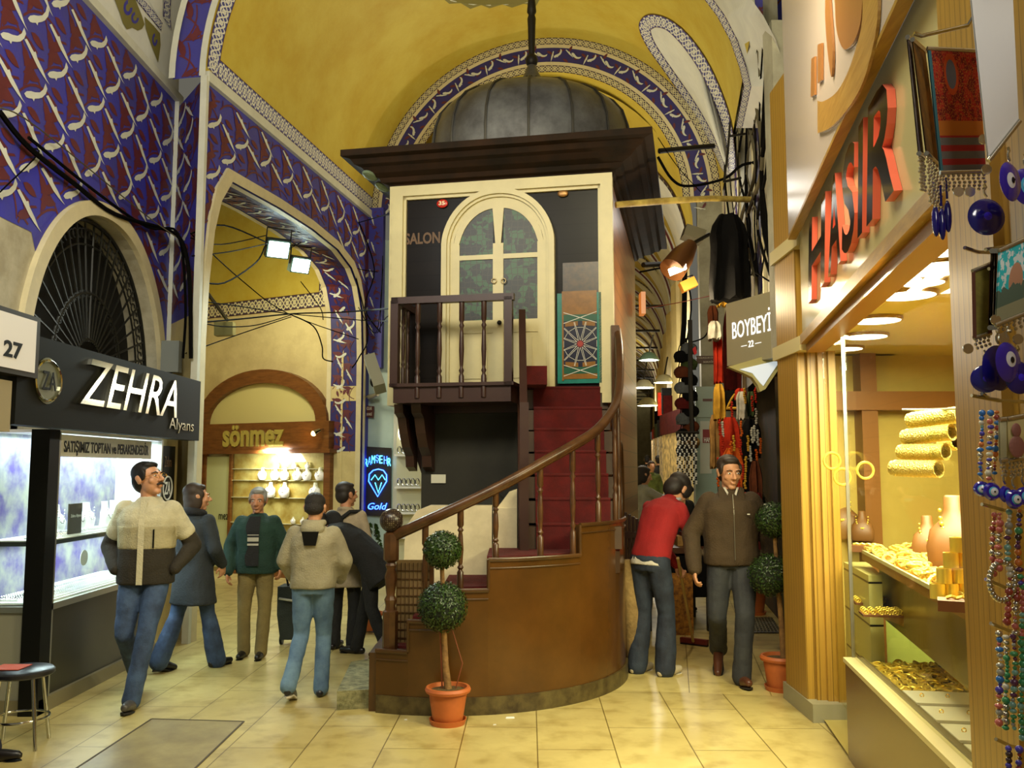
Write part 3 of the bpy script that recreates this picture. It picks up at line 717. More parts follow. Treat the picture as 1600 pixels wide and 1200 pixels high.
# ---- door
def archcurve(cx, hw, z0, zs, zt, n=14, pw=2.2):
    pts = [(cx - hw, z0), (cx - hw, zs)]
    for i in range(1, 2 * n):
        a = PI - PI * i / (2 * n); x = math.cos(a); pts.append((cx + hw * x, zs + (zt - zs) * (1 - abs(x) ** pw) ** (1 / 1.75)))
    return pts + [(cx + hw, zs), (cx + hw, z0)]
DX = 1.005
x0, zt = kf(780, 297); xl, _ = kf(692, 450); xr, _ = kf(868, 450); DX = (xl + xr) / 2; hw = (xr - xl) / 2
ZT = zt
ZSP = kf(692, 385)[1]; Z0 = 2.34
door = MB()
pr = [archcurve(DX, hw, Z0, ZSP, ZT), archcurve(DX, hw - .05, Z0, ZSP, ZT - .05), archcurve(DX, hw - .075, Z0, ZSP, ZT - .075), archcurve(DX, hw - .105, Z0, ZSP - .02, ZT - .115)]
for (A_, ya), (B_, yb) in (((pr[0], -.0), (pr[0], -.07)), ((pr[0], -.07), (pr[1], -.07)), ((pr[1], -.07), (pr[1], -.045)), ((pr[1], -.045), (pr[2], -.045)), ((pr[2], -.045), (pr[2], -.02)), ((pr[2], -.02), (pr[3], -.02))):
    door.strip([(x, ya, z) for x, z in A_], [(x, yb, z) for x, z in B_])
door.build('door_frame', M_KCREAM, K)
def hexglass():
    t = NT('leaded_green_glass', .4); x, y, z = t.xyz('Object')
    v = t.t.nodes.new('ShaderNodeTexVoronoi'); v.feature = 'DISTANCE_TO_EDGE'; v.inputs['Scale'].default_value = 18; v.inputs['Randomness'].default_value = .25
    t.t.links.new(t.tc.outputs['Object'], v.inputs[0])
    e = t.M('LESS_THAN', v.outputs[0], .06); n = t.noise(9, detail=2); g = t.M('GREATER_THAN', n, .52)
    c = t.mix(g, (26, 32, 26), (44, 84, 48)); c = t.mix(e, c, (48, 46, 34)); return t.col(c)
M_HEX = hexglass()
inn2 = hw - .105
def arcz(x, m=0):                                  # inner opening top at x
    q = min(1, abs((x - DX) / (inn2 - m))); return ZSP - .02 + (ZT - .115 - m - ZSP + .02) * (1 - q ** 2.2) ** (1 / 1.75)
zb = kf(780, 500)[1]; zm0 = kf(780, 405)[1]; zm1 = zm0 + .045; 
for sg in (-1, 1):
    a, b = (DX - inn2, DX) if sg < 0 else (DX, DX + inn2)
    mb = MB(); st = .075; m = .13
    xs = [a + (b - a) * i / 16 for i in range(17)]
    gi, go = (a + .06, b - .05) if sg < 0 else (a + .05, b - .06)
    # stiles and rails
    def bx(x0, x1, z0, z1): mb.box(x0, x1, -.02, .01, z0, z1)
    bx(a, gi, Z0, ZSP); bx(go, b, Z0, ZSP); bx(gi, go, Z0, Z0 + .12); bx(gi, go, zb - .12, zb); bx(gi, go, zm0, zm1)
    mb.box(gi, go, -.01, .01, Z0 + .12, zb - .12); mb.box(gi + .05, go - .05, -.02, .0, Z0 + .17, zb - .17)
    for x0, x1 in zip(xs, xs[1:]):                  # arched head
        for xa, xb in ((x0, x1),):
            if xb <= gi + 1e-6 or xa >= go - 1e-6: l0 = l1 = ZSP
            else: l0, l1 = arcz(xa, .06), arcz(xb, .06)
            l0 = max(ZSP, l0 if gi < xa < go else ZSP); l1 = max(ZSP, l1 if gi < xb < go else ZSP)
            t0, t1 = max(arcz(xa), ZSP), max(arcz(xb), ZSP)
            mb.prism([(xa, -.02, min(l0, t0)), (xb, -.02, min(l1, t1)), (xb, -.02, t1), (xa, -.02, t0)], (0, .03, 0))
    leaf = mb.build('door_leaf', M_KCREAM, K)
    for z0, z1, top in ((zb, zm0, False), (zm1, 0, True)):
        mb = MB()
        if not top: mb.box(gi, go, -.008, .0, z0, z1)
        else:
            xx = [gi + (go - gi) * i / 12 for i in range(13)]
            mb.prism([(gi, -.008, z0), (go, -.008, z0)] + [(x, -.008, max(arcz(x, .045), ZSP)) for x in xx[::-1]], (0, .008, 0))
        mb.build('pane', M_HEX, leaf)
    kx, kz = kf(773 if sg < 0 else 788, 440)
    MB().tube([(kx + .022 * math.cos(2 * PI * i / 12), -.035, kz + .022 * math.sin(2 * PI * i / 12)) for i in range(12)], .005, 6, closed=True).build('ring_handle', mat('old_brass', (120, 104, 70), .3, .8), leaf)
x, z = kf(758, 506); MB().sph((DX + .02, -.05, kf(795, 505)[1]), .022).build('door_knob', M_IRON, K, smooth=60)
# ---- plates, letters, tile panel
x, z = kf(692, 319)
pl = MB().sph((x, -.02, z), (.055, .012, .042), 20, 10).build('number_plate', mat('red_enamel', (190, 40, 26), .3), K, smooth=60)
lettering('35', KM @ Vector((x - .03, -.034, z - .02)), KV * .06, (0, 0, .04), mat('plate_white', (240, 225, 180), .4), pl, bold=.02)
x, z = kf(880, 303); MB().sph((x, -.02, z), (.05, .012, .035), 20, 10).build('number_plate', mat('gold_enamel', (150, 110, 60), .35, .5), K, smooth=60)
x, z = kf(633, 383); x1, z1 = kf(688, 362)
lettering('SALON', KM @ Vector((x, -.004, z)), KV * (x1 - x), (0, 0, z1 - z), M_GOLDL, K, thick=.002, bold=.03)
M_TURQ = mat('turquoise_tile', (30, 128, 116), .25, var=.3, vs=9)
M_TDK = mat('navy_tile', (22, 26, 50), .25); M_TBR = mat('ochre_tile', (140, 96, 30), .25, var=.3, vs=12); M_TGR = mat('green_tile', (30, 84, 62), .25)
M_TW = mat('white_line_tile', (208, 208, 196), .3); M_TRED = mat('red_tile', (150, 40, 30), .3)
xa, za = kf(872, 600); xb, zc = kf(944, 440); x2, z2 = kf(882, 593); x3, z3 = kf(933, 480)
tp = MB().box(xa, xb, -.03, .0, za, zc - .1).build('tile_panel', M_TURQ, K)
mb = MB(); mb.box(x2, x3, -.036, -.03, z2, z3 + .15, 1); mb.box(x2 - .015, x2, -.038, -.03, z2 - .015, z3 + .15, 1); 
cx, cz = (x2 + x3) / 2, (z2 + z3) / 2 - .01; hwp = (x3 - x2) / 2
def star(n, r0, r1, ph=0): return [((r0 if i % 2 else r1) * math.cos(PI * i / n + ph), (r0 if i % 2 else r1) * math.sin(PI * i / n + ph)) for i in range(2 * n)]
def put(pts, d, mi): mb.poly([(max(x2, min(x3, cx + x)), -.036 - d, max(z2, min(z3 + .12, cz + z))) for x, z in pts], mi)
put([(-hwp, -.27), (hwp, -.27), (hwp, .27), (-hwp, .27)], .001, 0)
for zz in (-.24, .24): put([(-hwp, zz - .03), (hwp, zz - .03), (hwp, zz + .03), (-hwp, zz + .03)], .002, 2)
for k in range(12):
    a = 2 * PI * k / 12; c_, s_ = math.cos(a), math.sin(a)
    def rt(x, y): return (x * c_ - y * s_, x * s_ + y * c_)
    put([rt(.05, 0), rt(.08, .022), rt(.125, .022), rt(.145, 0), rt(.125, -.022), rt(.08, -.022)], .004, 0)
    w = .0035
    for (p, q) in ((rt(.03, .0), rt(.2, .05)), (rt(.03, 0), rt(.2, -.05)), (rt(.15, -.03), rt(.15, .03))):
        dx, dy = q[0] - p[0], q[1] - p[1]; L = math.hypot(dx, dy); nx, ny = -dy / L * w / 2, dx / L * w / 2
        put([(p[0] - nx, p[1] - ny), (q[0] - nx, q[1] - ny), (q[0] + nx, q[1] + ny), (p[0] + nx, p[1] + ny)], .006, 3)
put(star(12, .022, .04), .007, 4)
for zz in (-.24, .24):
    for sx in (-1, 1):
        p, q = (-hwp * sx, zz - .05), (hwp * sx, zz + .05); 
        put([(p[0], p[1] - .003), (q[0], q[1] - .003), (q[0], q[1] + .003), (p[0], p[1] + .003)], .006, 3)
for sx in (-1, 1):
    for s2 in (-1, 1):
        put([(sx * .02, s2 * .17), (sx * hwp * .9, s2 * .16), (sx * hwp * .9, s2 * .2), (sx * .02, s2 * .21)], .003, 1)
mb.build('star_pattern', [M_TDK, M_TBR, M_TGR, M_TW, M_TRED], tp)
# faint second tile above
mb = MB(); mb.box(x2 - .01, x3 + .02, -.008, -.002, z3 + .12, z3 + .42); mb.build('upper_tile', mat('brown_tile', (72, 50, 26), .3, rgb2=(40, 32, 24), vs=14), K)
# ---- balcony
def turned(r=.022):                               # baluster profile as fraction of height
    return [(r * 1.1, 0), (r * 1.1, .22), (r * .6, .25), (r * 1.1, .28), (r * .6, .31), (r * .75, .34), (r * 1.05, .5), (r * .8, .68), (r * .6, .72), (r * 1.1, .75), (r * .6, .78), (r * 1.1, .81), (r * 1.1, 1)]
def baluster(p0, h, par, m=M_BALC, r=.022, world=False):
    return MB().lathe([(a, b * h) for a, b in turned(r)], p0, 10).build('baluster', m, par, world=world, smooth=50)
bal = MB().box(.18, 1.24, -.5, -.065, 2.26, 2.4); bal.box(.15, 1.27, -.53, -.065, 2.4, 2.43)
balf = bal.build('balcony', M_BALC, K)
ZR = 3.17
mb = MB(); mb.box(.16, 1.27, -.53, -.46, ZR - .03, ZR + .03); mb.box(.16, .22, -.53, 0, ZR - .03, ZR + .03); mb.build('balcony_rail', M_BALC, K)
for x in (.19, 1.22): MB().box(x - .035, x + .035, -.53, -.46, 2.4, ZR).build('balcony_post', M_BALC, K)
for x in (.40, .60, .80, 1.0): baluster((x, -.495, 2.3), ZR - 2.33, K)
for y in (-.4, -.27, -.14): baluster((.19, y, 2.43), ZR - 2.46, K, r=.018)
def bracket(x, w=.09):
    pts = [(0, 2.26), (-.46, 2.26), (-.44, 2.18), (-.36, 2.14), (-.3, 2.0), (-.22, 1.88), (-.12, 1.8), (-.1, 1.7), (0, 1.66)]
    return MB().prism([(x, y + .1, z) for y, z in pts], (w, 0, 0)).build('bracket', M_BALC, K)
bracket(.3); bracket(.14, .08)
mb = MB().prism([(0, .2, 2.29), (.26, .2, 1.55), (.26, .2, 2.29)], (0, .3, 0)); mb.build('corner_bracket', M_BALC, K)
# stone base body under the kiosk
base = MB(); base.box(.26, KW - .07, .1, KD - .1, 0, 2.2); base.build('stone_base', M_STONE, K)
pb = MB().box(.36, .5, .085, .1, 1.55, 1.63).build('number_label', mat('label_white', (208, 206, 186), .4), K)
MB().sph((.9, .02, 1.2), (.3, .18, .28), 16, 8).build('alcove_basin', M_STONE, K, smooth=60)
# oval mirror on the right wall
mm = Matrix.Translation((KW + .02, .35, 1.45))
MB().tube([(KW + .02, .4 + .17 * math.cos(2 * PI * i / 28), 1.5 + .42 * math.sin(2 * PI * i / 28)) for i in range(28)], .03, 8, closed=True).build('oval_frame', M_BRWOOD, K, smooth=60)
# ================================================================== STAIRCASE
ST = thing('curved_staircase', 'curved brown wooden staircase with red carpet rising to the kiosk balcony', 'staircase', (-.45, 7.55, 0))
SCX, SCY, SR = -.45, 7.72, 1.4
def sa(x): return math.asin(max(-1, min(1, (x - SCX) / SR)))       # angle from -Y axis
def drum(a, r=SR): return Vector((SCX + r * math.sin(a), SCY - r * math.cos(a), 0))
brk = [(sa(-.95), .42), (sa(-.72), .63), (sa(-.5), .84), (sa(-.165), 1.05), (sa(.5), 1.27), (R(88), 1.27)]
mb = MB()
for (a0, h), (a1, _) in zip(brk, brk[1:]):
    n = max(2, int((a1 - a0) / R(4))); aa = [a0 + (a1 - a0) * i / n for i in range(n + 1)]
    mb.strip([drum(a) for a in aa], [drum(a) + Vector((0, 0, h)) for a in aa])
    mb.strip([drum(a, SR - .07) for a in aa], [drum(a, SR - .07) + Vector((0, 0, h)) for a in aa])
    mb.strip([drum(a, SR) + Vector((0, 0, h)) for a in aa], [drum(a, SR - .07) + Vector((0, 0, h)) for a in aa])
for i, (a, h) in enumerate(brk):
    h0 = brk[i - 1][1] if i else 0
    if i == 5: h0 = 0
    mb.poly([drum(a) + Vector((0, 0, h0)), drum(a, SR - .07) + Vector((0, 0, h0)), drum(a, SR - .07) + Vector((0, 0, h)), drum(a) + Vector((0, 0, h))])
e = drum(R(88)); e2 = Vector((.93, 8.0, 0))
mb.prism([e, e2, e2 - Vector((.07, 0, 0)), e - Vector((.07, 0, 0))], (0, 0, 1.27))
mb.build('curved_wall', mat('brown_gloss_panel', (88, 56, 20), .22, rgb2=(70, 44, 14), vs=1.6), ST, world=True, smooth=30)
mb = MB()                                          # raised bead along the stepped top
for i, ((a0, h), (a1, _)) in enumerate(zip(brk, brk[1:])):
    n = max(2, int((a1 - a0) / R(4))); aa = [a0 + (a1 - a0) * k / n for k in range(n + 1)]
    for dz, r in ((0, .016), (-.06, .006)): mb.tube([drum(a, SR + .004) + Vector((0, 0, h + dz)) for a in aa], r, 6)
    if i: mb.tube([drum(a0, SR + .004) + Vector((0, 0, brk[i - 1][1])), drum(a0, SR + .004) + Vector((0, 0, h))], .012, 6)
mb.build('edge_bead', M_BRWOOD, ST, world=True, smooth=60)
mb = MB(); aa = [sa(-.94) + (R(88) - sa(-.94)) * k / 40 for k in range(41)]
mb.strip([drum(a, SR + .015) for a in aa], [drum(a, SR + .015) + Vector((0, 0, .12)) for a in aa]); mb.strip([drum(a, SR) + Vector((0, 0, .12)) for a in aa], [drum(a, SR + .015) + Vector((0, 0, .12)) for a in aa])
mb.build('plinth', mat('dark_plinth', (52, 40, 22), .4, rgb2=(90, 78, 44), vs=9), ST, world=True)
# treads: wedges of the lower flight, then the straight flight
inner = Vector((.02, 7.35, 0))
M_TREAD = mat('worn_brown_tread', (70, 50, 34), .5, var=.3)
ZRT = [.42, .63, .84, 1.05]
for (a0, h), (a1, _) in zip(brk[:4], brk[1:5]):
    n = 6; arc = [drum(a0 + (a1 - a0) * k / n, SR - .07) for k in range(n + 1)]
    inn_ = [Vector((-.95 + (0 if h > .5 else 0), 7.2, 0)), Vector((.05, 7.2, 0))]
    i0 = Vector((arc[0].x, 7.2, 0)); i1 = Vector((arc[-1].x if h < 1 else .85, 7.2 if h < 1 else 7.15, 0))
    MB().prism([p + Vector((0, 0, h - .18)) for p in arc + [i1, i0]], (0, 0, .17)).build('tread', M_TREAD, ST, world=True)
    sh = [p.lerp(Vector((p.x, 7.3, 0)), .1) for p in arc]
    MB().prism([p + Vector((0, 0, h - .012)) for p in sh + [i1, i0]], (0, 0, .02)).build('carpet', M_RED, ST, world=True)
for k in range(7):                                 # straight flight, risers facing the square
    y0 = 7.1 + .15 * k; z1 = 1.25 + .193 * k; z0 = z1 - .193
    MB().box(.1, .86, y0, 8.25, z0, z1 - .02).build('tread', M_TREAD, ST, world=True)
    a = KM.inverted()
    mb = MB(); mb.box(.19, .79, y0 - .012, y0 + .0, z0, z1 - .012); mb.box(.19, .79, y0 - .012, y0 + .15, z1 - .012, z1 + .004)
    mb.tube([(.19, y0 - .006, z1 - .004), (.79, y0 - .006, z1 - .004)], .014, 8)
    mb.build('carpet', M_RED, ST, world=True)
    if k == 6: mb = MB().box(.1, .3, 7.6, 8.2, z1 - .01, z1 + .15).build('carpet', M_RED, ST, world=True)
# newel post and ball
np_ = Vector((-.86, 6.46, .42))
pr_ = [(.055, 0), (.055, .26), (.04, .27), (.035, .3), (.045, .34), (.03, .37), (.036, .42), (.045, .5), (.03, .55), (.04, .58), (.03, .6), (.055, .62), (.055, .8), (.035, .815)]
newel = MB().lathe(pr_, np_, 8).build('newel_post', M_RAIL, ST, world=True, smooth=35)
bm_ = MB().sph(np_ + Vector((0, 0, .895)), .085, 22, 14); 
MB_ = bm_
tdot = NT('perforated_ball', .3); v = tdot.t.nodes.new('ShaderNodeTexVoronoi'); v.inputs['Scale'].default_value = 70; v.inputs['Randomness'].default_value = .1
tdot.t.links.new(tdot.tc.outputs['Object'], v.inputs[0]); dd = tdot.M('LESS_THAN', v.outputs[0], .28)
tdot.col(tdot.mix(dd, (38, 24, 16), (120, 110, 90)))
bm_.build('ball_finial', MATS['perforated_ball'], newel, world=True, smooth=60)
# handrail and balusters along the curve
hr = [(-.85, 6.46, 1.19), (-.61, 6.36, 1.3), (-.3, 6.36, 1.44), (0, 6.41, 1.59), (.25, 6.53, 1.73), (.45, 6.67, 1.84), (.63, 6.85, 1.95), (.76, 7.05, 2.08), (.85, 7.25, 2.22), (.9, 7.45, 2.42), (.93, 7.7, 2.7), (.94, 7.93, 2.9)]
def crp(pts, n=5):
    out = []; pts = [Vector(p) for p in pts]; m = len(pts)
    for i in range(m - 1):
        p0, p1, p2, p3 = pts[max(i - 1, 0)], pts[i], pts[i + 1], pts[min(i + 2, m - 1)]
        for k in range(n):
            t = k / n; out.append(.5 * (2 * p1 + (p2 - p0) * t + (2 * p0 - 5 * p1 + 4 * p2 - p3) * t * t + (3 * p1 - p0 - 3 * p2 + p3) * t ** 3))
    return out + [pts[-1]]
hrs = crp(hr); mb = MB(); mb.tube(hrs, .028, 8); mb.tube([p + Vector((0, 0, .018)) for p in hrs], .035, 8)
mb.build('handrail', M_RAIL, ST, world=True, smooth=50)
for px, zb_ in ((667, .63), (722, .84), (780, 1.05), (843, 1.05), (899, 1.05), (935, 1.27)):
    d = ray(px, 850); best = min(hrs, key=lambda p: abs(p.x / p.y - d.x / d.y))
    p = Vector((best.x, best.y + .02, zb_)); baluster(p, best.z - .02 - zb_, ST, M_RAIL, .021, True)
for i, (x, y) in enumerate(((.86, 7.25), (.89, 7.5), (.9, 7.75))):
    best = min(hrs, key=lambda p: abs(p.y - y)); baluster(Vector((best.x - .02, y, 1.27)), best.z - 1.29, ST, M_RAIL, .02, True)
MB().box(.88, .95, 7.86, 7.93, 1.27, 2.95).build('top_post', M_RAIL, ST, world=True)
# inner post of the upper flight + stringer
MB().box(.06, .13, 6.98, 7.06, 1.05, 2.2).build('inner_post', M_BALC, ST, world=True)
MB().prism([(.06, 7.0, 2.05), (.06, 7.9, 3.0), (.06, 7.9, 3.1), (.06, 7.0, 2.2)], (.06, 0, 0)).build('inner_rail', M_BALC, ST, world=True)
MB().prism([(.05, 7.04, 1.0), (.05, 7.04, 1.3), (.05, 8.1, 2.4), (.05, 8.1, 1.0)], (.04, 0, 0)).build('inner_stringer', M_BALC, ST, world=True)
# lattice at the foot, red first step
lat = MB()
for i in range(9):
    z = .46 + i * .06; lat.box(-.84, -.6, 6.63, 6.635, z, z + .006)
for i in range(9): lat.box(-.84 + i * .03, -.834 + i * .03, 6.627, 6.633, .44, 1.0)
lat.box(-.845, -.6, 6.64, 6.645, .42, 1.02, 1)
lat.build('lattice_panel', [M_BRWOOD, mat('lattice_tan', (120, 96, 60), .6)], ST, world=True)
MB().box(-.6, -.57, 6.62, 6.67, .42, 1.15).build('lattice_post', M_RAIL, ST, world=True)
MB().prism([(-1.0, 6.43, 0), (-.93, 6.43, 0), (-.93, 7.4, 0), (-1.0, 7.4, 0)], (0, 0, .4)).build('end_board', M_BRWOOD, ST, world=True)
# marble fountain block
FT = thing('marble_fountain', 'white marble fountain block with rounded shoulder between the stairs', 'fountain', (-.4, 7.35, 0))
mb = MB(); pts = [(-.86, .3), (-.86, 1.1), (-.83, 1.25), (-.76, 1.35), (-.66, 1.39), (-.16, 1.39), (-.16, .3)]
mb.prism([(x, 7.24, z) for x, z in pts], (0, .14, 0)); mb.build('rounded_slab', M_MARB, FT, world=True)
MB().box(-.15, .04, 7.22, 7.36, .3, 1.37).build('side_slab', M_MARB, FT, world=True)
MB().prism([(x, 7.26, z) for x, z in ((-.12, 1.37), (.04, 1.37), (.04, 1.52), (-.02, 1.5), (-.08, 1.42))], (0, .1, 0)).build('capping', M_MARB, FT, world=True)
# stone step block at the foot
thing1(MB().prism([G(526, 1110), G(590, 1106), G(590, 1052), G(548, 1060)], (0, 0, .13)), 'stone_step', mat('mossy_stone', (150, 146, 104), .8, rgb2=(84, 82, 50), vs=14, bump=.4), 'rough stone step block left of the staircase foot', 'step')
# sack leaning at the right side of the drum
mb = MB(); s0 = Vector((1.02, 7.66, 0)); mb.tube([s0 + Vector((.02, .0, .02)), s0 + Vector((.02, .0, .15)), s0 + Vector((-.01, .0, .45)), s0 + Vector((-.04, .0, .75)), s0 + Vector((-.05, .0, .92))], [.07, .09, .085, .065, .045], 14)
thing1(mb, 'rolled_sack', mat('burlap', (150, 124, 76), .9, rgb2=(110, 88, 50), vs=8, bump=.4), 'tan sack bundle leaning against the curved stair wall', 'sack', smooth=50)
# ================================================================== LEFT: iron window, jewellery shop with black sign
M_BLACK = mat('black_panel', (14, 14, 12), .45, spec=.2)
M_CHROME = mat('chrome', (200, 200, 195), .12, 1)
M_ALU = mat('aluminium', (170, 168, 158), .35, .8)
M_GLASS = glass('clear_glass', (.96, 1, .97), .2)
M_GLASS2 = glass('display_glass', (.97, .98, .9), .16)
M_PWHITE = mat('display_white', (236, 236, 232), .5)
M_DARKBACK = mat('window_darkness', (16, 15, 13), .8)
thing1(MB().box(XB - .4, XB - .3, 6.7, 9.5, 2.3, 4.2), 'window_dark_sheet', M_DARKBACK, 'flat sheet painted dark for the unlit room behind the iron arched window grille', 'backing sheet')  # dark sheet stands in for the unlit room behind the grille
GR = thing('iron_window_grille', 'fan-shaped black iron grille filling the arched window over the black shop sign', 'grille', (XB - .1, 8.12, 2.55))
def gpt(y, z, l=-.12): return Vector((XB + l, y, z))
def garc(q, e=0):
    return 8.12 + (1.3 + e) * q, 2.55 + (1.42 + e) * (1 - abs(q) ** 2.1) ** .52
M_GRI = mat('grille_iron', (40, 40, 36), .45, .5)
mb = MB(); qs = [math.sin(PI / 2 * i / 20) for i in range(-20, 21)]
for e, r in ((-.03, .02), (-.25, .01)): mb.tube([gpt(*garc(q * .995, e)) for q in qs], r, 6)
for rr in (.62, .24):
    mb.tube([gpt(8.12 + rr * 1.05 * math.cos(PI - PI * i / 20), 2.6 + rr * 1.1 * math.sin(PI * i / 20)) for i in range(21)], .014, 6)
mb.build('arch_bar', M_GRI, GR, world=True)
for k in range(23):
    a = PI * (k + .5) / 23
    mb = MB(); q = math.cos(a); y1, z1 = garc(q, -.05); c = Vector((8.12, 2.6))
    p0 = Vector((8.12 + .24 * math.cos(a), 2.6 + .24 * math.sin(a)))
    mb.tube([gpt(p0.x, p0.y), gpt(y1, z1)], .011, 5)
    d = Vector((y1 - p0.x, z1 - p0.y)); L = d.length; d.normalize(); nrm = Vector((-d.y, d.x))
    for t, r in ((L - .1, .042), (L * .4, .03)):
        for sg in (-1, 1):
            cc = p0 + d * t + nrm * sg * r * 1.15
            mb.tube([gpt(cc.x + r * math.cos(u), cc.y + r * math.sin(u)) for u in [2 * PI * j / 10 for j in range(9)]], .008, 5)
    mb.build('spoke', M_GRI, GR, world=True)
# ---- black sign ZEHRA
ZX = -3.0
def zp(px, py, x=ZX): return onpl(px, py, (x, 0, 0), (1, 0, 0))
SG = thing('jewellery_shop_sign', 'long black sign with chrome letters ZEHRA over the bright silver display window', 'sign', (ZX, 7, 2.2))
zy0, zy1 = zp(26, 600).y, zp(312, 650).y
MB().box(ZX - .12, ZX, zy0, zy1, 1.95, 2.52).build('sign_board', mat('sign_black', (17, 17, 13), .6, spec=.2), SG, world=True)
M_LET = mat('chrome_letter', (215, 215, 200), .12, 1, coord='Object')
a = zp(118, 640); b = zp(270, 672); lettering('ZEHRA', (ZX, a.y, 2.13), (0, b.y - a.y, 0), (0, .0, .33), M_LET, SG, thick=.03, bold=.0, shear=.35, N=(1, 0, 0), name='sign_lettering')
a = zp(262, 672); b = zp(300, 685); lettering('Alyans', (ZX, a.y, 2.0), (0, b.y - a.y, 0), (0, 0, .13), M_LET, SG, thick=.012, N=(1, 0, 0), name='sign_lettering')
c = zp(74, 595); mb = MB().tube([(ZX + .008, c.y + .16 * math.cos(2 * PI * i / 28), c.z + .13 * math.sin(2 * PI * i / 28)) for i in range(28)], .01, 6, closed=True)
mb.lathe([(.15, 0), (.15, .004)], (ZX, c.y, c.z), 28, 1, axis=(1, 0, 0))
mb.build('round_emblem', [M_LET, mat('emblem_grey', (120, 122, 100), .3, .6)], SG, world=True)
lettering('ZA', (ZX + .01, c.y - .08, c.z - .06), (0, .17, 0), (0, 0, .12), M_BLACK, SG, thick=.004, N=(1, 0, 0), name='emblem_letters')
# ---- display window
CX = -3.27; yA, yB = 6.33, 8.38
CS = thing('silver_display_window', 'brightly lit glass display window full of silver jewellery under the black sign', 'display case', (CX, 7.6, 0))
MB().box(-3.7, CX, yA, yB, .06, .7).build('counter_base', mat('counter_grey_brown', (46, 42, 30), .35, rgb2=(36, 33, 24), vs=2), CS, world=True)
mb = MB(); mb.box(-3.7, CX + .03, yA - .02, yB, 0, .1); mb.build('plinth', mat('plinth_grey', (120, 112, 84), .5), CS, world=True)
MB().box(-3.65, -3.3, yA - .005, yA + .02, .1, .7).build('end_panel', mat('end_panel_grey', (150, 148, 130), .5), CS, world=True)
mb = MB(); mb.box(CX - .02, CX + .02, yA, yB, .69, .735); mb.box(-3.66, CX, yA - .02, yA + .02, .69, .73); mb.box(CX - .02, CX + .015, yB - .03, yB, .7, 1.95); mb.box(CX - .015, CX + .02, yA + .1, yA + .14, 0, 1.95)
mb.build('metal_frame', M_ALU, CS, world=True)
MB().box(CX - .1, CX + .03, yA - .04, yA + .1, 0, 1.96).build('corner_post', M_BLACK, CS, world=True)
MB().box(CX - .004, CX + .004, yA + .14, yB - .03, .735, 1.93).build('front_glass', M_GLASS, CS, world=True)
MB().box(-3.64, CX - .1, yA - .004, yA + .004, .73, 1.93).build('side_glass', M_GLASS, CS, world=True)
MB().box(-3.7, -3.68, yA, yB, .7, 1.95).build('back_panel', mat('back_panel_lilac', (150, 152, 140), .3, rgb2=(80, 66, 130), vs=5), CS, world=True)
MB().box(-3.69, CX - .02, yB - .02, yB, .75, 1.94).build('end_wall', M_PWHITE, CS, world=True)
MB().box(-3.68, CX - .02, yA + .03, yB - .03, 1.14, 1.17).build('shelf', mat('shelf_dark', (50, 50, 46), .3), CS, world=True)
MB().box(-3.68, CX - .02, yA + .03, yB - .03, .735, .75).build('display_floor', M_PWHITE, CS, world=True)
MB().box(-3.68, CX - .02, yA + .03, yB - .03, 1.172, 1.18).build('display_floor', M_PWHITE, CS, world=True)
for y in (6.7, 7.2, 7.7, 8.2):
    MB().lathe([(.05, 0), (.05, .015)], (-3.5, y, 1.925), 16).build('downlight', emit('cool_lamp_glass', (235, 245, 255), 10), CS, world=True)
MB().box(-3.7, CX, yA, yB, 1.94, 1.96).build('canopy', M_PWHITE, CS, world=True)
area('silver_case_light', (-3.48, 7.35, 1.92), (-3.48, 7.35, 0), .2, 42, COOL, sy=1.9)
area('silver_case_light_low', (-3.48, 7.35, 1.12), (-3.48, 7.35, 0), .2, 20, COOL, sy=1.9)
bn = MB().box(CX + .006, CX + .01, 6.47, 8.12, 1.77, 1.93).build('window_banner', M_PWHITE, CS, world=True)
lettering('SATIŞIMIZ TOPTAN ve PERAKENDEDİR', (CX + .011, 6.53, 1.78), (0, 1.52, 0), (0, 0, .135), M_BLACK, bn, thick=.002, bold=.02, N=(1, 0, 0))
# jewellery things inside: busts, ring trays, cards
M_SILV = mat('silver', (225, 225, 225), .15, 1)
def bust(name, label, loc, rz, s, m, mj, group):
    t = thing(name, label, 'jewellery bust', loc, rz, group)
    mb = MB(); rs = []
    for z, w, d, y in ((0, .07, .035, 0), (.03, .1, .045, 0), (.1, .12, .04, -.01), (.15, .1, .035, .0), (.175, .05, .03, .01), (.22, .035, .03, .015), (.25, .034, .03, .018)):
        rs.append([(s * w * math.cos(2 * PI * k / 14), s * (y + d * math.sin(2 * PI * k / 14)), s * z) for k in range(14)])
    mb.rings(rs); mb.build('bust_body', m, t, smooth=60)
    n = 13; mb = MB()
    for k in range(n):
        a = PI * (k / (n - 1)); x = .055 * math.cos(a); z = .2 - .11 * math.sin(a); mb.sph((s * x, s * (-.045 + .01 * abs(math.cos(a))), s * z), s * (.007 + .005 * math.sin(a)), 6, 4)
    mb.build('necklace', mj, t, smooth=60)
    return t
def tray(name, label, loc, rz, w, d, mtray, mring, nx, ny, group, cat='ring tray', rsz=.012):
    t = thing(name, label, cat, loc, rz, group); MB().box(-w / 2, w / 2, -d / 2, d / 2, 0, .012).build('tray_base', mtray, t)
    mb = MB()
    for i in range(nx):
        for j in range(ny):
            x = -w / 2 + w * (i + .5) / nx; y = -d / 2 + d * (j + .5) / ny
            mb.tube([(x + rsz * math.cos(2 * PI * k / 8), y, .012 + rsz * .8 + rsz * math.sin(2 * PI * k / 8)) for k in range(8)], rsz * .3, 4, closed=True)
    tag(mb.build('ring_rows', mring, t), kind='stuff'); return t
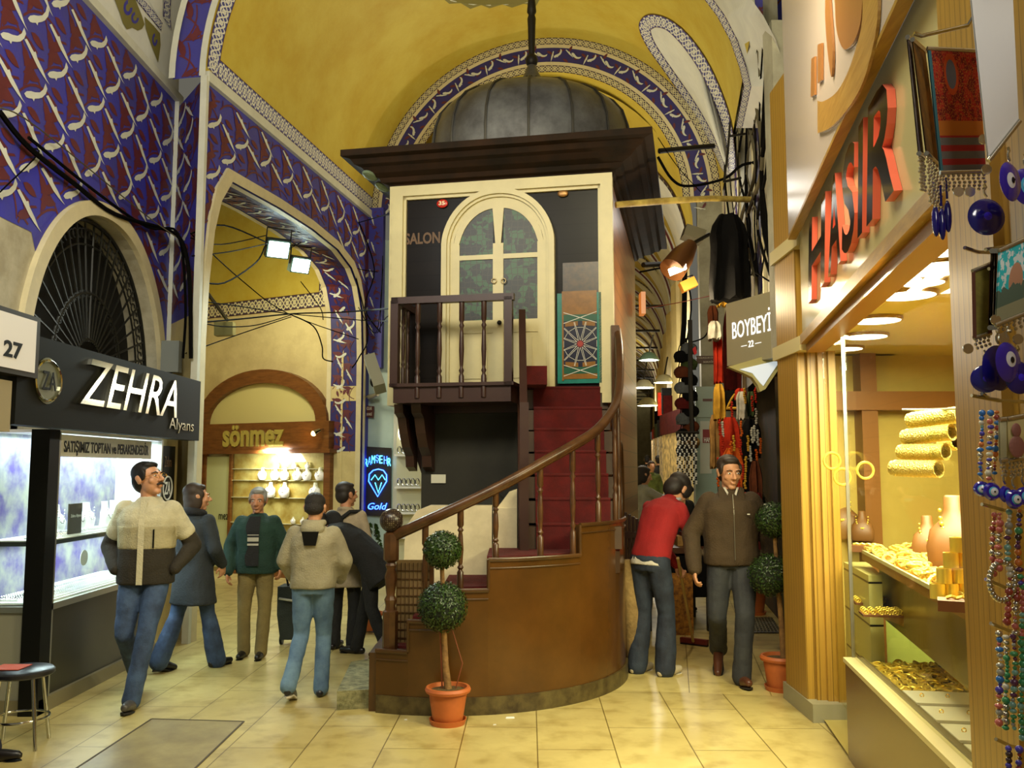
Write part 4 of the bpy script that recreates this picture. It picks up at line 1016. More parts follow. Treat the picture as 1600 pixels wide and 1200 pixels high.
b0 = bust('necklace_bust', 'white necklace bust in the silver display window on the upper shelf', (-3.5, 6.75, 1.18), R(90), .9, M_PWHITE, M_SILV, 'necklace busts in the silver window')
for i, y in enumerate((7.0, 7.25, 7.5, 7.75, 8.0, 8.22)):
    dup(b0, (-3.52 + .04 * (i % 2), y, 1.18))
t0 = tray('silver_ring_tray', 'white tray of silver rings on the shelves of the silver display window', (-3.42, 6.6, 1.18), R(90), .24, .14, M_PWHITE, M_SILV, 8, 4, 'silver ring trays')
for z in (1.18, .75):
    for k in range(8):
        for r in range(2):
            if z > 1 and (k == 0 and r == 0): continue
            if z > 1 and r: continue
            dup(t0, (-3.38 - .18 * r, 6.56 + .23 * k, z))
cd = MB().box(CX - .06, CX - .05, 6.78, 6.98, 1.19, 1.42); card = thing1(cd, 'display_card', mat('card_brown', (70, 62, 48), .5), 'dark brown shop card standing among the silver jewellery', 'card')
lettering('Zehra Alyans', (CX - .048, 6.8, 1.31), (0, .16, 0), (0, 0, .03), M_PWHITE, card, thick=.001, N=(1, 0, 0))
for i, y in enumerate((7.0, 7.6, 8.1)):
    thing1(MB().lathe([(.0, -.11), (.05, -.1), (.06, 0), (.05, .1), (0, .11)], (CX - .03, y, 1.0), 20, axis=None) if 0 else MB().lathe([(.06, 0), (.06, .004)], (CX - .03, y, 1.0), 20, axis=(1, 0, 0)), 'hanging_tag', M_PWHITE, 'white round tag hanging below the shelf of the silver window', 'tag', 'round tags in the silver window')
# poster with ZA emblem at far end
PZ = thing('wall_banner', 'narrow black banner with white ZA emblem beside the silver window', 'banner', (-3.3, 8.6, 1))
y0, y1 = 8.43, 8.78
MB().box(-3.32, -3.29, y0, y1, .9, 1.9).build('banner_board', M_BLACK, PZ, world=True)
MB().tube([(-3.285, 8.6 + .11 * math.cos(2 * PI * i / 24), 1.5 + .11 * math.sin(2 * PI * i / 24)) for i in range(24)], .008, 5, closed=True).build('emblem_ring', M_PWHITE, PZ, world=True)
lettering('ZA', (-3.287, 8.53, 1.44), (0, .14, 0), (0, 0, .12), M_PWHITE, PZ, thick=.003, N=(1, 0, 0), bold=.02)
lettering('Zehra', (-3.287, 8.5, 1.7), (0, .18, 0), (0, 0, .1), M_GOLDL, PZ, thick=.003, N=(1, 0, 0))
# end of the shop: side wall strip to the rib pier
struct(MB().box(XB, -3.33, 8.4, 8.95, 0, 2.6), 'wall_shop_end', M_PLAST)
# entrance left of the case
struct(MB().box(-3.9, -3.72, 5.2, 6.35, 0, 2.4), 'wall_shop_entrance', mat('teal_grey_wall', (110, 128, 124), .5))
mb = MB().box(-3.74, -3.7, 6.1, 6.25, 0, 2.1); struct(mb, 'door_1', mat('dark_red_door', (70, 28, 24), .4))
# box sign 27
S27 = thing('number_box_sign', 'pale lit box sign with black number 27 in a dark frame', 'sign', (-2.95, 5.1, 2.3))
yr = zp(62, 530, -2.95).y
MB().box(-3.07, -2.95, 3.6, yr, 2.24, 2.62).build('sign_box', mat('sign_frame_dark', (40, 34, 28), .4), S27, world=True)
MB().box(-2.949, -2.944, 3.62, yr - .05, 2.27, 2.59).build('sign_face', emit('sign_face_pale', (190, 176, 150), .55), S27, world=True)
a = zp(6, 545, -2.94).y; b = zp(35, 550, -2.94).y
lettering('27', (-2.943, a, 2.33), (0, b - a, 0), (0, 0, .1), M_BLACK, S27, thick=.003, bold=.03, N=(1, 0, 0))
thing1(MB().box(-3.1, -2.97, 4.4, 5.3, 1.9, 2.2), 'awning_box', mat('beige_canvas', (150, 140, 112), .8), 'beige canvas shutter box hanging under the number 27 sign', 'awning')
# electric box on the corner
e = P(283, 555, 9.25); EB = thing('electric_box', 'grey electric meter box on the white corner pier', 'electric box', (e.x - .03, 9.12, e.z - .2))
MB().box(-.09, .09, -.1, .0, 0, .32).build('box_body', mat('grey_plastic', (120, 126, 124), .4), EB); MB().tube([(0, -.05, 0), (.02, -.05, -.2), (-.01, -.05, -.35)], .012, 6).build('cable', M_BLACK, EB)
# stool
q = G(13, 1180); ST2 = thing('bar_stool', 'round black stool with chrome legs at the left edge', 'stool', (q.x - .04, q.y + .18, 0))
MB().lathe([(.17, .42), (.185, .43), (.185, .45), (.17, .462), (0.001, .465)], n=28).build('seat', mat('black_vinyl', (28, 28, 32), .3), ST2, smooth=50)
for k in range(4):
    a = PI / 4 + k * PI / 2 + .2; MB().tube([(.13 * math.cos(a), .13 * math.sin(a), .42), (.19 * math.cos(a), .19 * math.sin(a), .0)], .012, 8).build('leg', M_CHROME, ST2, smooth=60)
MB().tube([(.165 * math.cos(2 * PI * i / 24), .165 * math.sin(2 * PI * i / 24), .17) for i in range(24)], .008, 6, closed=True).build('foot_ring', M_CHROME, ST2, smooth=60)
thing1(MB().box(q.x - .2, q.x - .02, q.y + .1, q.y + .26, .467, .47), 'leaflet', mat('orange_paper', (200, 90, 60), .6), 'orange leaflet lying on the black stool', 'leaflet')
# ================================================================== SÖNMEZ jewellery shop (alley back wall)
M_WOODS = mat('orange_brown_wood', (122, 76, 34), .3, rgb2=(96, 56, 24), vs=5, stretch=(1, 1, 6))
SM = thing('jewellery_shopfront', 'brown wooden jewellery shop front with arched top and gold lettering sönmez', 'shop front', alley(1.3, 0))
def ap(px, py): 
    p = onpl(px, py, alley(0, 0, .12), NA); return (p - alley(0, 0, .12)).dot(DL), p.z
aL, _ = ap(300, 700); aR, _ = ap(516, 700)
_, zs1 = ap(400, 661); _, zs0 = ap(400, 703); acx, zt_ = ap(408, 577); _, zw0 = ap(400, 838); _, zw1 = ap(400, 712)
def abox(mb, a0, a1, l0, l1, z0, z1, mi=0): return mb.prism([alley(a0, z0, l0), alley(a1, z0, l0), alley(a1, z1, l0), alley(a0, z1, l0)], NA * (l1 - l0), mi)
abox(MB(), aL, aR, .0, .16, zs0, zs1).build('sign_board', M_WOODS, SM, world=True)
abox(MB(), aL + .05, aR - .05, .0, .2, zs0 - .06, zs0).build('sign_moulding', M_WOODS, SM, world=True)
for a0, a1 in ((aL, aL - .22), (aR + .12, aR)): abox(MB(), a0, a1, .0, .12, 0, zs0 - .06).build('pilaster', M_WOODS, SM, world=True)
cxa = (aL + aR) / 2; hwa = abs(aL - aR) / 2 - .08
ma = MB(); n = 24
def sarc(r, l): return [alley(cxa + (hwa - r) * math.cos(PI * i / n), zs1 + (zt_ - zs1 - r) * math.sin(PI * i / n), l) for i in range(n + 1)]
ma.strip(sarc(0, .12), sarc(.22, .12)); ma.strip(sarc(0, .0), sarc(0, .12)); ma.strip(sarc(.22, .12), sarc(.22, .0)); ma.build('arch_surround', M_WOODS, SM, world=True)
MB().poly(sarc(.22, .03)).build('arch_infill', mat('arch_cream', (206, 196, 130), .5), SM, world=True)
a1, _ = ap(352, 690); a2, _ = ap(447, 690)
lettering('sönmez', alley(a1, zs0 + .05, .162), DL * (a2 - a1), (0, 0, (zs1 - zs0) * .82), mat('gold_letters', (214, 206, 120), .25, .7), SM, thick=.02, bold=.03, N=NA)
# window recess and door
aw0, _ = ap(358, 760); aw1, _ = ap(505, 760)
mb = MB(); abox(mb, aw0, aw1, -.5, -.48, zw0 - .3, zs0 - .06)
for (x0, x1) in ((aw0, aw0 + .02), (aw1 - .02, aw1)): mb.prism([alley(x0, zw0 - .3, -.5), alley(x1, zw0 - .3, -.5), alley(x1, zs0 - .06, -.5), alley(x0, zs0 - .06, -.5)], NA * .5)
SP_ = mb
mw = MB(); abox(mw, aw0, aw1, .06, .075, zw0 - .0, zs0 - .06); mw.build('shop_window_glass', M_GLASS2, SM, world=True)
bx_ = MB(); abox(bx_, aw0, aw1, .004, .02, zw0, zs0 - .06); bx_.build('window_back', mat('window_back_gold', (206, 196, 140), .5, rgb2=(170, 140, 70), vs=3), SM, world=True)
M_GREENGL = mat('frosted_green_glass', (186, 192, 140), .3)
ad0, _ = ap(318, 760); ad1, _ = ap(354, 760)
dr = abox(MB(), ad0, ad1, .03, .06, .1, zs0 - .1).build('shop_door', M_GREENGL, SM, world=True)
mb = MB()
for x0, x1 in ((ad0 + .06, ad0), (ad1, ad1 - .05)): abox(mb, x0, x1, .03, .08, 0, zs0 - .06)
abox(mb, aw1, aw1 - .08, .0, .1, 0, zs0 - .06); abox(mb, aw0, aw1, .0, .1, 0, zw0 - .0); mb.build('wood_frame', M_WOODS, SM, world=True)
a5, _ = ap(338, 806); a6, _ = ap(353, 806); lettering('mez', alley(a5, ap(340, 812)[1], .065), DL * (a6 - a5), (0, 0, .09), M_BLACK, dr, thick=.003, N=NA)
sl = P(500, 672, 13.6); 
SPL = thing('spot_lamp', 'small chrome spotlight shining on the wooden sign', 'lamp', sl)
MB().cone((0, 0, 0), (-.08, -.04, -.05), .03, .045, 12).build('lamp_head', M_CHROME, SPL, smooth=50); MB().sph((-.085, -.042, -.053), .04).build('bulb', emit('warm_bulb', (255, 200, 110), 22), SPL, smooth=60)
MB().tube([(0, 0, 0), (.05, .1, .03)], .01).build('arm', M_CHROME, SPL)
c = alley((aw0 + aw1) / 2, (zw0 + zs0) / 2 + .3, .05)
area('gold_window_light', c + NA * .3 + Vector((0, 0, .3)), c, .5, 26, WHT, sy=.3)
spot('sign_spot_light', sl + Vector((-.1, -.08, -.06)), alley((aL + aR) / 2, zs0 + .1, .1), 8, (1, .6, .2), 100)
# busts on glass shelves
b1 = None; nb = 0
rows = [(ap(400, 750)[1], (405, 425, 440, 460, 475, 495), 1.0), (ap(400, 777)[1], (418, 440, 488), 1.2), (ap(400, 812)[1] - .05, (375, 395, 410, 430, 455, 470, 490), .55), (ap(400, 732)[1], (428, 455, 475), .5)]
for z, pxs, s in rows:
    abox(MB(), aw0 + .02, aw1 - .02, .02, .06, z - .012, z).build('glass_shelf', mat('shelf_white', (225, 220, 190), .3), SM, world=True)
    for px in pxs:
        a_, _ = ap(px, 770); p = alley(a_, z, .06)
        if b1 is None: b1 = bust('pendant_bust', 'white bust with necklace in the wooden jewellery shop window', p, R(27.5) * -1 if 0 else R(-27.5), s * .8, M_PWHITE, M_CHROME, 'busts in the wooden shop window'); b1.scale = (1,) * 3
        else: dup(b1, p, None, scale=s)
# floor mat of the alley shop, posters and neon on the pier
def pier(px, py, l=0): return onpl(px, py, CA - U * l, U)
def board(name, label, cat, pts, m, th=.03, l=0):
    t = thing(name, label, cat, pier(*pts[0], l)); ps = [pier(*p, l) for p in pts]
    MB().prism([p for p in ps], -U * th).build('board', m, t, world=True); return t
PO = board('jewellery_poster', 'tall dark poster with gold heading beside the wooden shop front', 'poster', [(517, 714), (554, 714), (553, 778), (517, 776)], mat('poster_black', (34, 28, 20), .4, rgb2=(90, 70, 44), vs=4), l=.1)
a_, b_ = pier(521, 724, .14), pier(551, 717, .14); lettering('GoldAntalya', a_, V * (b_ - a_).dot(V), (0, 0, .1), M_GOLDL, PO, thick=.003, N=-U)
MB().sph(pier(536, 742, .13), (.12, .01, .09), 14, 8).build('poster_picture', mat('poster_skin', (170, 130, 90), .5), PO, world=True, smooth=60)
NE = board('neon_sign', 'dark upright board with blue neon diamond and letters on the aqua pier', 'sign', [(561, 697), (612, 700), (611, 808), (560, 804)], mat('board_dark_brown', (44, 36, 30), .4), l=.02)
M_NEON = emit('blue_neon', (30, 90, 255), 9); M_NEON2 = emit('cyan_neon', (60, 190, 255), 7)
def npt(px, py): return pier(px, py, .07)
mb = MB(); mb2 = MB()
o_ = [(576, 752), (577, 741), (583, 735), (591, 733), (599, 735), (604, 742), (604, 752), (590, 776)]
mb.tube([npt(*p) for p in o_], .009, 6, closed=True)
i_ = [(580, 750), (586, 742), (591, 750), (597, 742), (602, 750)]; mb2.tube([npt(*p) for p in i_], .006, 6); mb2.tube([npt(*p) for p in ((586, 754), (591, 770), (596, 754))], .006, 6)
mb.build('neon_diamond', M_NEON, NE, world=True); mb2.build('neon_facets', M_NEON2, NE, world=True)
for i, (ch, px, py) in enumerate(zip('RAMŞEHR', (570, 575, 581, 587, 593, 600, 606), (722, 719, 717, 716, 717, 718, 721))):
    a_ = npt(px, py + 7); lettering(ch, a_, V * .05, (0, 0, .12), M_NEON if i % 2 else M_NEON2, NE, thick=.01, bold=-.01, N=-U, name='neon_letter')
a_, b_ = npt(575, 796), npt(605, 787); lettering('Gold', a_, V * (b_ - a_).dot(V), (0, 0, .1), M_NEON, NE, thick=.01, shear=.3, N=-U, name='neon_letter')
def sgn(label, txt, q, m, l=.05, bodym=None, sub=None):
    t = board('street_sign', label, 'sign', q, bodym or mat('maroon_sign', (86, 34, 26), .4), l=l)
    n = len(txt)
    for i, s_ in enumerate(txt):
        x0 = q[0][0] * .82 + q[1][0] * .18; x1 = q[0][0] * .18 + q[1][0] * .82; h = (q[3][1] - q[0][1]); y = q[0][1] + h * (i + .9) / (n + .1)
        a_, b_ = pier(x0, y, l + .035), pier(x1, y, l + .035); lettering(s_, a_, V * (b_ - a_).dot(V), (0, 0, h * .55 / n / 100), mat('sign_lettering_white', (226, 216, 196), .5), t, thick=.003, N=-U, bold=.02)
    return t
sgn('maroon street sign AYNACILAR SOKAĞI on the painted alley jamb', ['AYNACILAR', 'SOKAĞI'], [(505, 573), (554, 572), (554, 590), (505, 590)], None)
sgn('small maroon plate with white words on the aqua pier under the camera', ['KUYUCULAR', 'CADDESİ'], [(563, 633), (585, 635), (584, 653), (563, 651)], None)
CSU = sgn('red notice with white letters CSU on the painted jamb', ['CSU', 'ALARM'], [(524, 617), (541, 617), (541, 648), (524, 648)], None, bodym=mat('red_notice', (170, 40, 34), .5), l=.06)
# shop window at the inner side of the aqua pier
SW = thing('arched_jewellery_window', 'narrow arched jewellery window glowing white between aqua pier and kiosk', 'shop window', pier(640, 890))
mb = MB(); pts = [pier(620, 890, .02), pier(662, 890, .02), pier(662, 700, .02), pier(656, 672, .02), pier(645, 660, .02), pier(632, 656, .02), pier(622, 664, .02), pier(620, 690, .02)]
mb.prism(pts, -U * .02); mb.build('window_back', mat('pale_glow', (210, 206, 170), .5), SW, world=True)
for py in (710, 760, 800, 838): MB().prism([pier(620, py, .05), pier(660, py, .05), pier(660, py + 3, .05), pier(620, py + 3, .05)], -U * .12).build('shelf', M_PWHITE, SW, world=True)
MB().sph(pier(634, 676, .12), (.12, .05, .16)).build('lamp_globe', emit('globe_white', (255, 250, 230), 2.5), SW, world=True, smooth=60)
for i, (px, py) in enumerate([(x, y) for y in (708, 758, 798, 836) for x in (624, 631, 638, 645, 652)]):
    mb = MB(); c = pier(px, py - 5, .11); mb.tube([c + V * .03 * math.cos(2 * PI * j / 10) + Vector((0, 0, .05 * math.sin(2 * PI * j / 10))) for j in range(10)], .01, 5, closed=True)
    thing1(mb, 'bracelet', M_SILV, 'silver bracelet on a shelf of the narrow arched window', 'bracelet', 'bracelets in the arched window')
# CCTV and grey box lamp on the aqua pier
CV = thing('security_camera', 'small white security camera on a bracket on the aqua pier', 'security camera', pier(568, 622, .1))
MB().tube([pier(566, 624, .02), pier(572, 620, .2), pier(578, 617, .22)], .015).build('bracket', M_ALU, CV, world=True); MB().cone(pier(577, 621, .2), pier(590, 616, .3), .04, .03, 12).build('camera_body', M_ALU, CV, world=True, smooth=50)
FX = thing('tilted_floodlight', 'pale grey tilted floodlight case beside the kiosk corner', 'lamp', P(585, 583, 9.5))
p0, p1 = P(578, 560, 9.5), P(594, 608, 9.3); MB().bar(p0, p1, .16, .12, up=(1, 0, 0)).build('lamp_case', mat('grey_case', (140, 136, 116), .5), FX, world=True)
MB().sph(P(584, 596, 9.3), (.04, .03, .06)).build('lens', M_BLACK, FX, world=True)
# ================================================================== RIGHT: gold jeweller's shop (HASIR)
def oak(name, a, b, w=.05):
    t = NT(name, .38); x, y, z = t.xyz('Object')
    q = t.M('MULTIPLY', t.M('ADD', x, t.M('MULTIPLY', y, .9)), 1 / w); g = t.M('LESS_THAN', t.M('FRACT', q), .12)
    n = t.t.nodes.new('ShaderNodeTexNoise'); n.inputs['Scale'].default_value = 1; n.inputs['Detail'].default_value = 4
    mp = t.t.nodes.new('ShaderNodeMapping'); mp.inputs['Scale'].default_value = (60, 60, 1.2); t.t.links.new(t.tc.outputs['Object'], mp.inputs[0]); t.t.links.new(mp.outputs[0], n.inputs[0])
    c = t.mix(n.outputs[0], a, b); c = t.mix(t.M('MULTIPLY', g, .6), c, (70, 44, 8)); return t.col(c)
M_OAK = oak('grooved_golden_oak', (188, 148, 62), (136, 102, 36))
M_OAKP = mat('plain_golden_oak', (168, 132, 52), .35, rgb2=(140, 106, 40), vs=3, stretch=(12, 1, 12))
M_COLLAR = mat('cream_collar', (204, 192, 140), .4)
M_GOLD = mat('gold', (250, 205, 80), .22, 1, bump=.5, bs=60)
M_GOLD2 = mat('pale_gold', (250, 226, 120), .3, .7, bump=.8, bs=140)
SL = .154
def fx(Y, off=0): return 1.13 + off + SL * Y
FD = Vector((SL, 1, 0)).normalized(); FN = Vector((-FD.y, FD.x, 0))          # FN points to the street
def fp(Y, z, off=0): return Vector((fx(Y, off), Y, z))
def fpx(px, py, off=0): return onpl(px, py, fp(0, 0, off), FN)
def fbox(mb, Y0, Y1, o0, o1, z0, z1, mi=0): return mb.prism([fp(Y0, z0, o0), fp(Y1, z0, o0), fp(Y1, z1, o0), fp(Y0, z1, o0)], (o1 - o0, 0, 0), mi)
SH = thing('gold_jeweller_shop', 'golden oak jeweller shop front with red and black letters HASIR over the lit glass', 'shop front', fp(5.3, 0))
cb = G(1238, 1104) + Vector((.03, 0, 0))
colm = MB()
for i, (dx, w, dy) in enumerate(((0, .07, .0), (.062, .07, -.03), (.124, .07, -.06), (.186, .05, -.09))):
    colm.box(cb.x - .01 + dx, cb.x - .01 + dx + w, 6.28 + dy, 6.75, .12, 4.6)
colm.build('corner_pilaster', M_OAK, SH, world=True)
MB().box(cb.x - .02, cb.x + .3, 6.14, 6.8, 0, .12).build('pilaster_base', mat('grey_marble_base', (150, 146, 120), .4), SH, world=True)
for z in (2.5, 3.24): MB().box(cb.x - .03, cb.x + .28, 6.15, 6.8, z, z + .1).build('collar', M_COLLAR, SH, world=True)
# tiled side jamb between pilaster and case
M_TILE = plank_mat('pale_green_tile', (196, 190, 120), (184, 180, 116), .25, .3, 'z')
t_ = MB(); t_.prism([(cb.x + .24, 6.2, 0), (cb.x + .1, 5.42, 0), (cb.x + .18, 5.42, 0), (cb.x + .4, 6.2, 0)], (0, 0, 1.05)); t_.build('tiled_jamb', M_TILE, SH, world=True)
# ledge case, glass, beam, sign
Yn, Yf = 1.6, 5.41
fbox(MB(), Yn, Yf, 0, .08, 0, .55).build('lower_case', mat('brown_marble_case', (104, 80, 38), .25, rgb2=(98, 72, 30), vs=2), SH, world=True)
fbox(MB(), Yn, Yf + .01, -.01, .07, .55, .575).build('ledge', M_COLLAR, SH, world=True); fbox(MB(), Yn, Yf, .07, .1, .55, .585).build('ledge_strip', mat('dark_strip', (70, 52, 20), .4), SH, world=True)
fbox(MB(), 2.72, Yf - .0, .045, .053, .58, 2.5).build('window_glass', M_GLASS2, SH, world=True)
fbox(MB(), Yf, 6.1, .06, .068, .2, 2.5).build('window_glass', M_GLASS2, SH, world=True)
fbox(MB(), Yf - .006, Yf + .004, .04, .06, .5, 2.5).build('glass_edge', M_ALU, SH, world=True)
OB = -.13
def gx(Y, off=0): return .823 + off + .19 * Y
GD = Vector((.19, 1, 0)).normalized(); GN = Vector((-GD.y, GD.x, 0))
def gp(Y, z, off=0): return Vector((gx(Y, off), Y, z))
def gpx_(px, py, off=0): return onpl(px, py, gp(0, 0, off), GN)
def gbox(mb, Y0, Y1, o0, o1, z0, z1, mi=0): return mb.prism([gp(Y0, z0, o0), gp(Y1, z0, o0), gp(Y1, z1, o0), gp(Y0, z1, o0)], (o1 - o0, 0, 0), mi)
gbox(MB(), 2.69, 6.12, -.0, .14, 2.535, 2.6).build('beam', M_OAKP, SH, world=True)
gbox(MB(), 2.69, 6.12, .04, .16, 2.48, 2.535).build('beam_lower', mat('oak_brown_bead', (150, 100, 16), .4), SH, world=True)  # lower bead in a browner oak tone
M_SIGNP = mat('cream_gloss_sign', (196, 188, 142), .14)
sp_ = gbox(MB(), 2.69, 6.14, .02, .16, 2.6, 3.32).build('sign_panel', M_SIGNP, SH, world=True)
gbox(MB(), 2.69, 6.1, -.06, -.02, 3.28, 5.2).build('upper_panel', mat('pearl_panel', (184, 174, 170), .25), SH, world=True)
gbox(MB(), 2.69, 6.1, -.065, -.01, 3.265, 3.285).build('panel_trim', M_OAKP, SH, world=True)
# big swoosh emblem on the upper panel (traced ribbon)
def up(px, py): return gpx_(px, py, -.062)
sw = MB()
o_ = [(1377, -40), (1376, 30), (1366, 85), (1350, 135), (1325, 175), (1300, 200), (1281, 208)]; i_ = [(1352, -40), (1352, 30), (1342, 75), (1328, 115), (1310, 145), (1290, 158), (1281, 157)]
sw.strip(crp([up(*p) + GN * .012 for p in o_]), crp([up(*p) + GN * .012 for p in i_])); sw.strip(crp([up(*p) for p in o_]), crp([up(*p) + GN * .012 for p in o_]))
M_SWO = mat('oak_swoosh', (176, 140, 74), .3, rgb2=(150, 112, 54), vs=5, stretch=(1, 1, 14))
sw.build('emblem_ribbon', M_SWO, SH, world=True)
sw = MB(); pts = smoothpoly([(1310, -40), (1350, -40), (1351, 20), (1345, 50), (1335, 70), (1322, 76), (1312, 50), (1309, 10)], 4)
sw.prism([up(*p) for p in pts], GN * .012); pts = smoothpoly([(1296, -40), (1301, 20), (1305, 80), (1303, 120), (1297, 80), (1293, 20)], 4); sw.prism([up(*p) for p in pts], GN * .012)
sw.prism([up(1281, 70), up(1287, 67), up(1287, 125), up(1281, 130)], GN * .012); sw.prism([up(1271, 92), up(1276, 88), up(1276, 148), up(1270, 152)], GN * .012)
sw.build('emblem_core', mat('copper_brown', (150, 102, 56), .3), SH, world=True)
# HASIR letters, black faces with salmon returns
M_SAL = mat('salmon_side', (236, 112, 88), .3); M_LBLK = mat('gloss_black_letter', (18, 16, 18), .12)
LETX = ((1262, 1286, 'H', 344, 470, 345, 470), )
for ch, p0, p1 in (('H', 1264, 1295), ('A', 1297, 1318), ('S', 1320, 1343), ('I', 1346, 1358), ('R', 1361, 1408)):
    a_, b_ = gpx_(p0, 400), gpx_(p1, 400)
    lettering(ch, (gx(a_.y, .019), a_.y, 2.72), GD * -(abs(a_.y - b_.y)), Vector((0, 0, .48)) + GD * -.06, M_LBLK, SH, thick=.032, bold=.02, shear=.1, side=M_SAL, N=GN, name='sign_letter', lift=.0)
# near oak pillar
YP0, YP1 = 2.3, 2.69
gbox(MB(), YP0, YP1, .0, .22, 0, 4.6).build('near_pillar', M_OAK, SH, world=True)
gbox(MB(), .9, YP0, .03, .22, 0, 4.6).build('near_side_panel', M_OAK, SH, world=True)
# interior
M_INT = mat('interior_ochre', (190, 168, 84), .45, rgb2=(176, 152, 70), vs=1.2)
M_INTG = plank_mat('interior_green_boards', (176, 186, 96), (160, 172, 84), .001, .3, 'z')
inr = MB(); inr.poly([(fx(.9) + .06, .9, 2.55), (fx(7.0) + .0, 7.0, 2.55), (5.2, 7.0, 2.55), (4.6, .9, 2.55)], 0)
inr.build('shop_ceiling', mat('shop_ceiling_yellow', (206, 186, 92), .4), SH, world=True)
MB().poly([(5.2, 7.0, 0), (4.6, .9, 0), (4.6, .9, 2.55), (5.2, 7.0, 2.55)]).build('shop_back_wall', M_INT, SH, world=True)
MB().box(cb.x + .42, 5.2, 6.85, 6.9, 0, 2.55).build('shop_side_wall', M_INT, SH, world=True)
MB().poly([(fx(.9), .9, .02), (fx(7.0), 7.0, .02), (5.2, 7.0, .02), (4.6, .9, .02)]).build('shop_floor', mat('shop_floor_tile', (176, 160, 90), .4), SH, world=True)
ib = MB()
for x0, x1 in ((2.62, 2.74), (3.6, 3.75)): ib.box(x0, x1, 6.7, 6.85, 0, 2.55)
ib.box(2.4, 5.2, 6.68, 6.86, 2.12, 2.26); ib.box(3.35, 3.5, 4.9, 5.06, 0, 2.55); ib.build('inner_frame', mat('walnut_beam', (128, 84, 34), .4), SH, world=True)
MB().box(2.75, 3.6, 6.83, 6.85, .1, 1.0).build('green_board', M_INTG, SH, world=True)
cbk = MB().box(3.1, 3.35, 3.4, 6.4, 0, 1.0).build('inner_counter', mat('counter_green', (168, 176, 92), .4), SH, world=True)
MB().box(3.08, 3.4, 3.35, 6.45, 1.0, 1.06).build('inner_counter_top', mat('walnut_top', (110, 74, 30), .3), SH, world=True)
# ceiling lights
cl = None
for px, py, r in ((1418, 463, .13), (1466, 421, .15), (1410, 438, .08), (1443, 443, .09), (1480, 395, .08), (1370, 502, .13), (1353, 527, .13), (1320, 546, .12), (1310, 526, .06), (1440, 402, .1)):
    p = G(px, py, 2.53); on = not (px == 1440)
    t = thing('ceiling_light', 'round flush ceiling light glowing in the gold shop ceiling' if on else 'round dark recess in the gold shop ceiling', 'ceiling light', (p.x, p.y, 2.53), 0, 'round ceiling lights in the gold shop' if on else None)
    MB().lathe([(r + .012, .018), (r + .012, 0), (r, 0), (r, .01)], n=28).build('rim', M_OAKP, t); MB().lathe([(r, .0), (r, .004)], n=28).build('diffuser', emit('warm_white_panel', (255, 248, 222), 7) if on else mat('dark_recess', (120, 96, 40), .6), t)
area('gold_shop_light_a', (2.4, 5.0, 2.48), (2.4, 5.0, 0), .8, 150, (1, .93, .62), sy=1.5)
area('gold_shop_light_b', (2.1, 3.9, 2.48), (2.05, 3.9, 0), .5, 170, (1, .92, .66), sy=1.2)
# shelf with gold
M_SHELF = mat('shelf_oak', (150, 108, 44), .4)
e0, e1 = Vector((2.25, 5.84, 1.15)), Vector((1.70, 3.3, 1.15)); ed = (e0 - e1).normalized(); en = Vector((ed.y, -ed.x, 0))
sf = MB().prism([e1, e0, e0 + en * .55, e1 + en * .9], (0, 0, -.05)); sfo = sf.build('gold_shelf', M_SHELF, SH, world=True)
MB().prism([e1 - en * .012, e0 - en * .012, e0, e1], (0, 0, .02)).build('shelf_lip', M_COLLAR, SH, world=True)
MB().prism([e1 - Vector((0, 0, .05)) + en * .1, e0 - Vector((0, 0, .05)) + en * .1, e0 + en * .16 - Vector((0, 0, .05)), e1 + en * .16 - Vector((0, 0, .05))], (0, 0, -.35)).build('shelf_apron', mat('olive_brown_panel', (120, 98, 44), .3), SH, world=True)
# lower display floor
MB().prism([fp(1.7, .5, .1), fp(5.4, .5, .1), fp(5.4, .5, 1.0), fp(1.7, .5, 1.0)], (0, 0, .04)).build('display_floor', mat('display_bed_brown', (112, 84, 40), .5), SH, world=True)
MB().prism([fp(1.7, .5, 1.0), fp(5.4, .5, 1.0), fp(5.4, .5, 1.03), fp(1.7, .5, 1.03)], (0, 0, .6)).build('display_back', M_INT, SH, world=True)
M_TRAYW = mat('tray_white_velvet', (240, 238, 226), .6)
rz = -math.atan(SL)
trs = [(1402, 1074, 0), (1420, 1098, 0), (1445, 1130, 0), (1470, 1168, 0), (1500, 1198, 0), (1512, 1098, 1), (1526, 1070, 1)]
k = 0
tA = None
for i in range(7):
    for j in range(2):
        Y = 4.55 - .3 * i; off = .14 + .4 * j
        p = fp(Y, .545, off + .18)
        if Y > 4.3 and j == 1 and i == 0: pass
        if tA is None: tA = tray('pendant_tray', 'white velvet tray of small gold pieces on the lower display floor', p, rz, .36, .25, M_TRAYW, M_GOLD, 3, 1, 'white trays in the gold window', 'jewellery tray', .009)
        else: dup(tA, p)
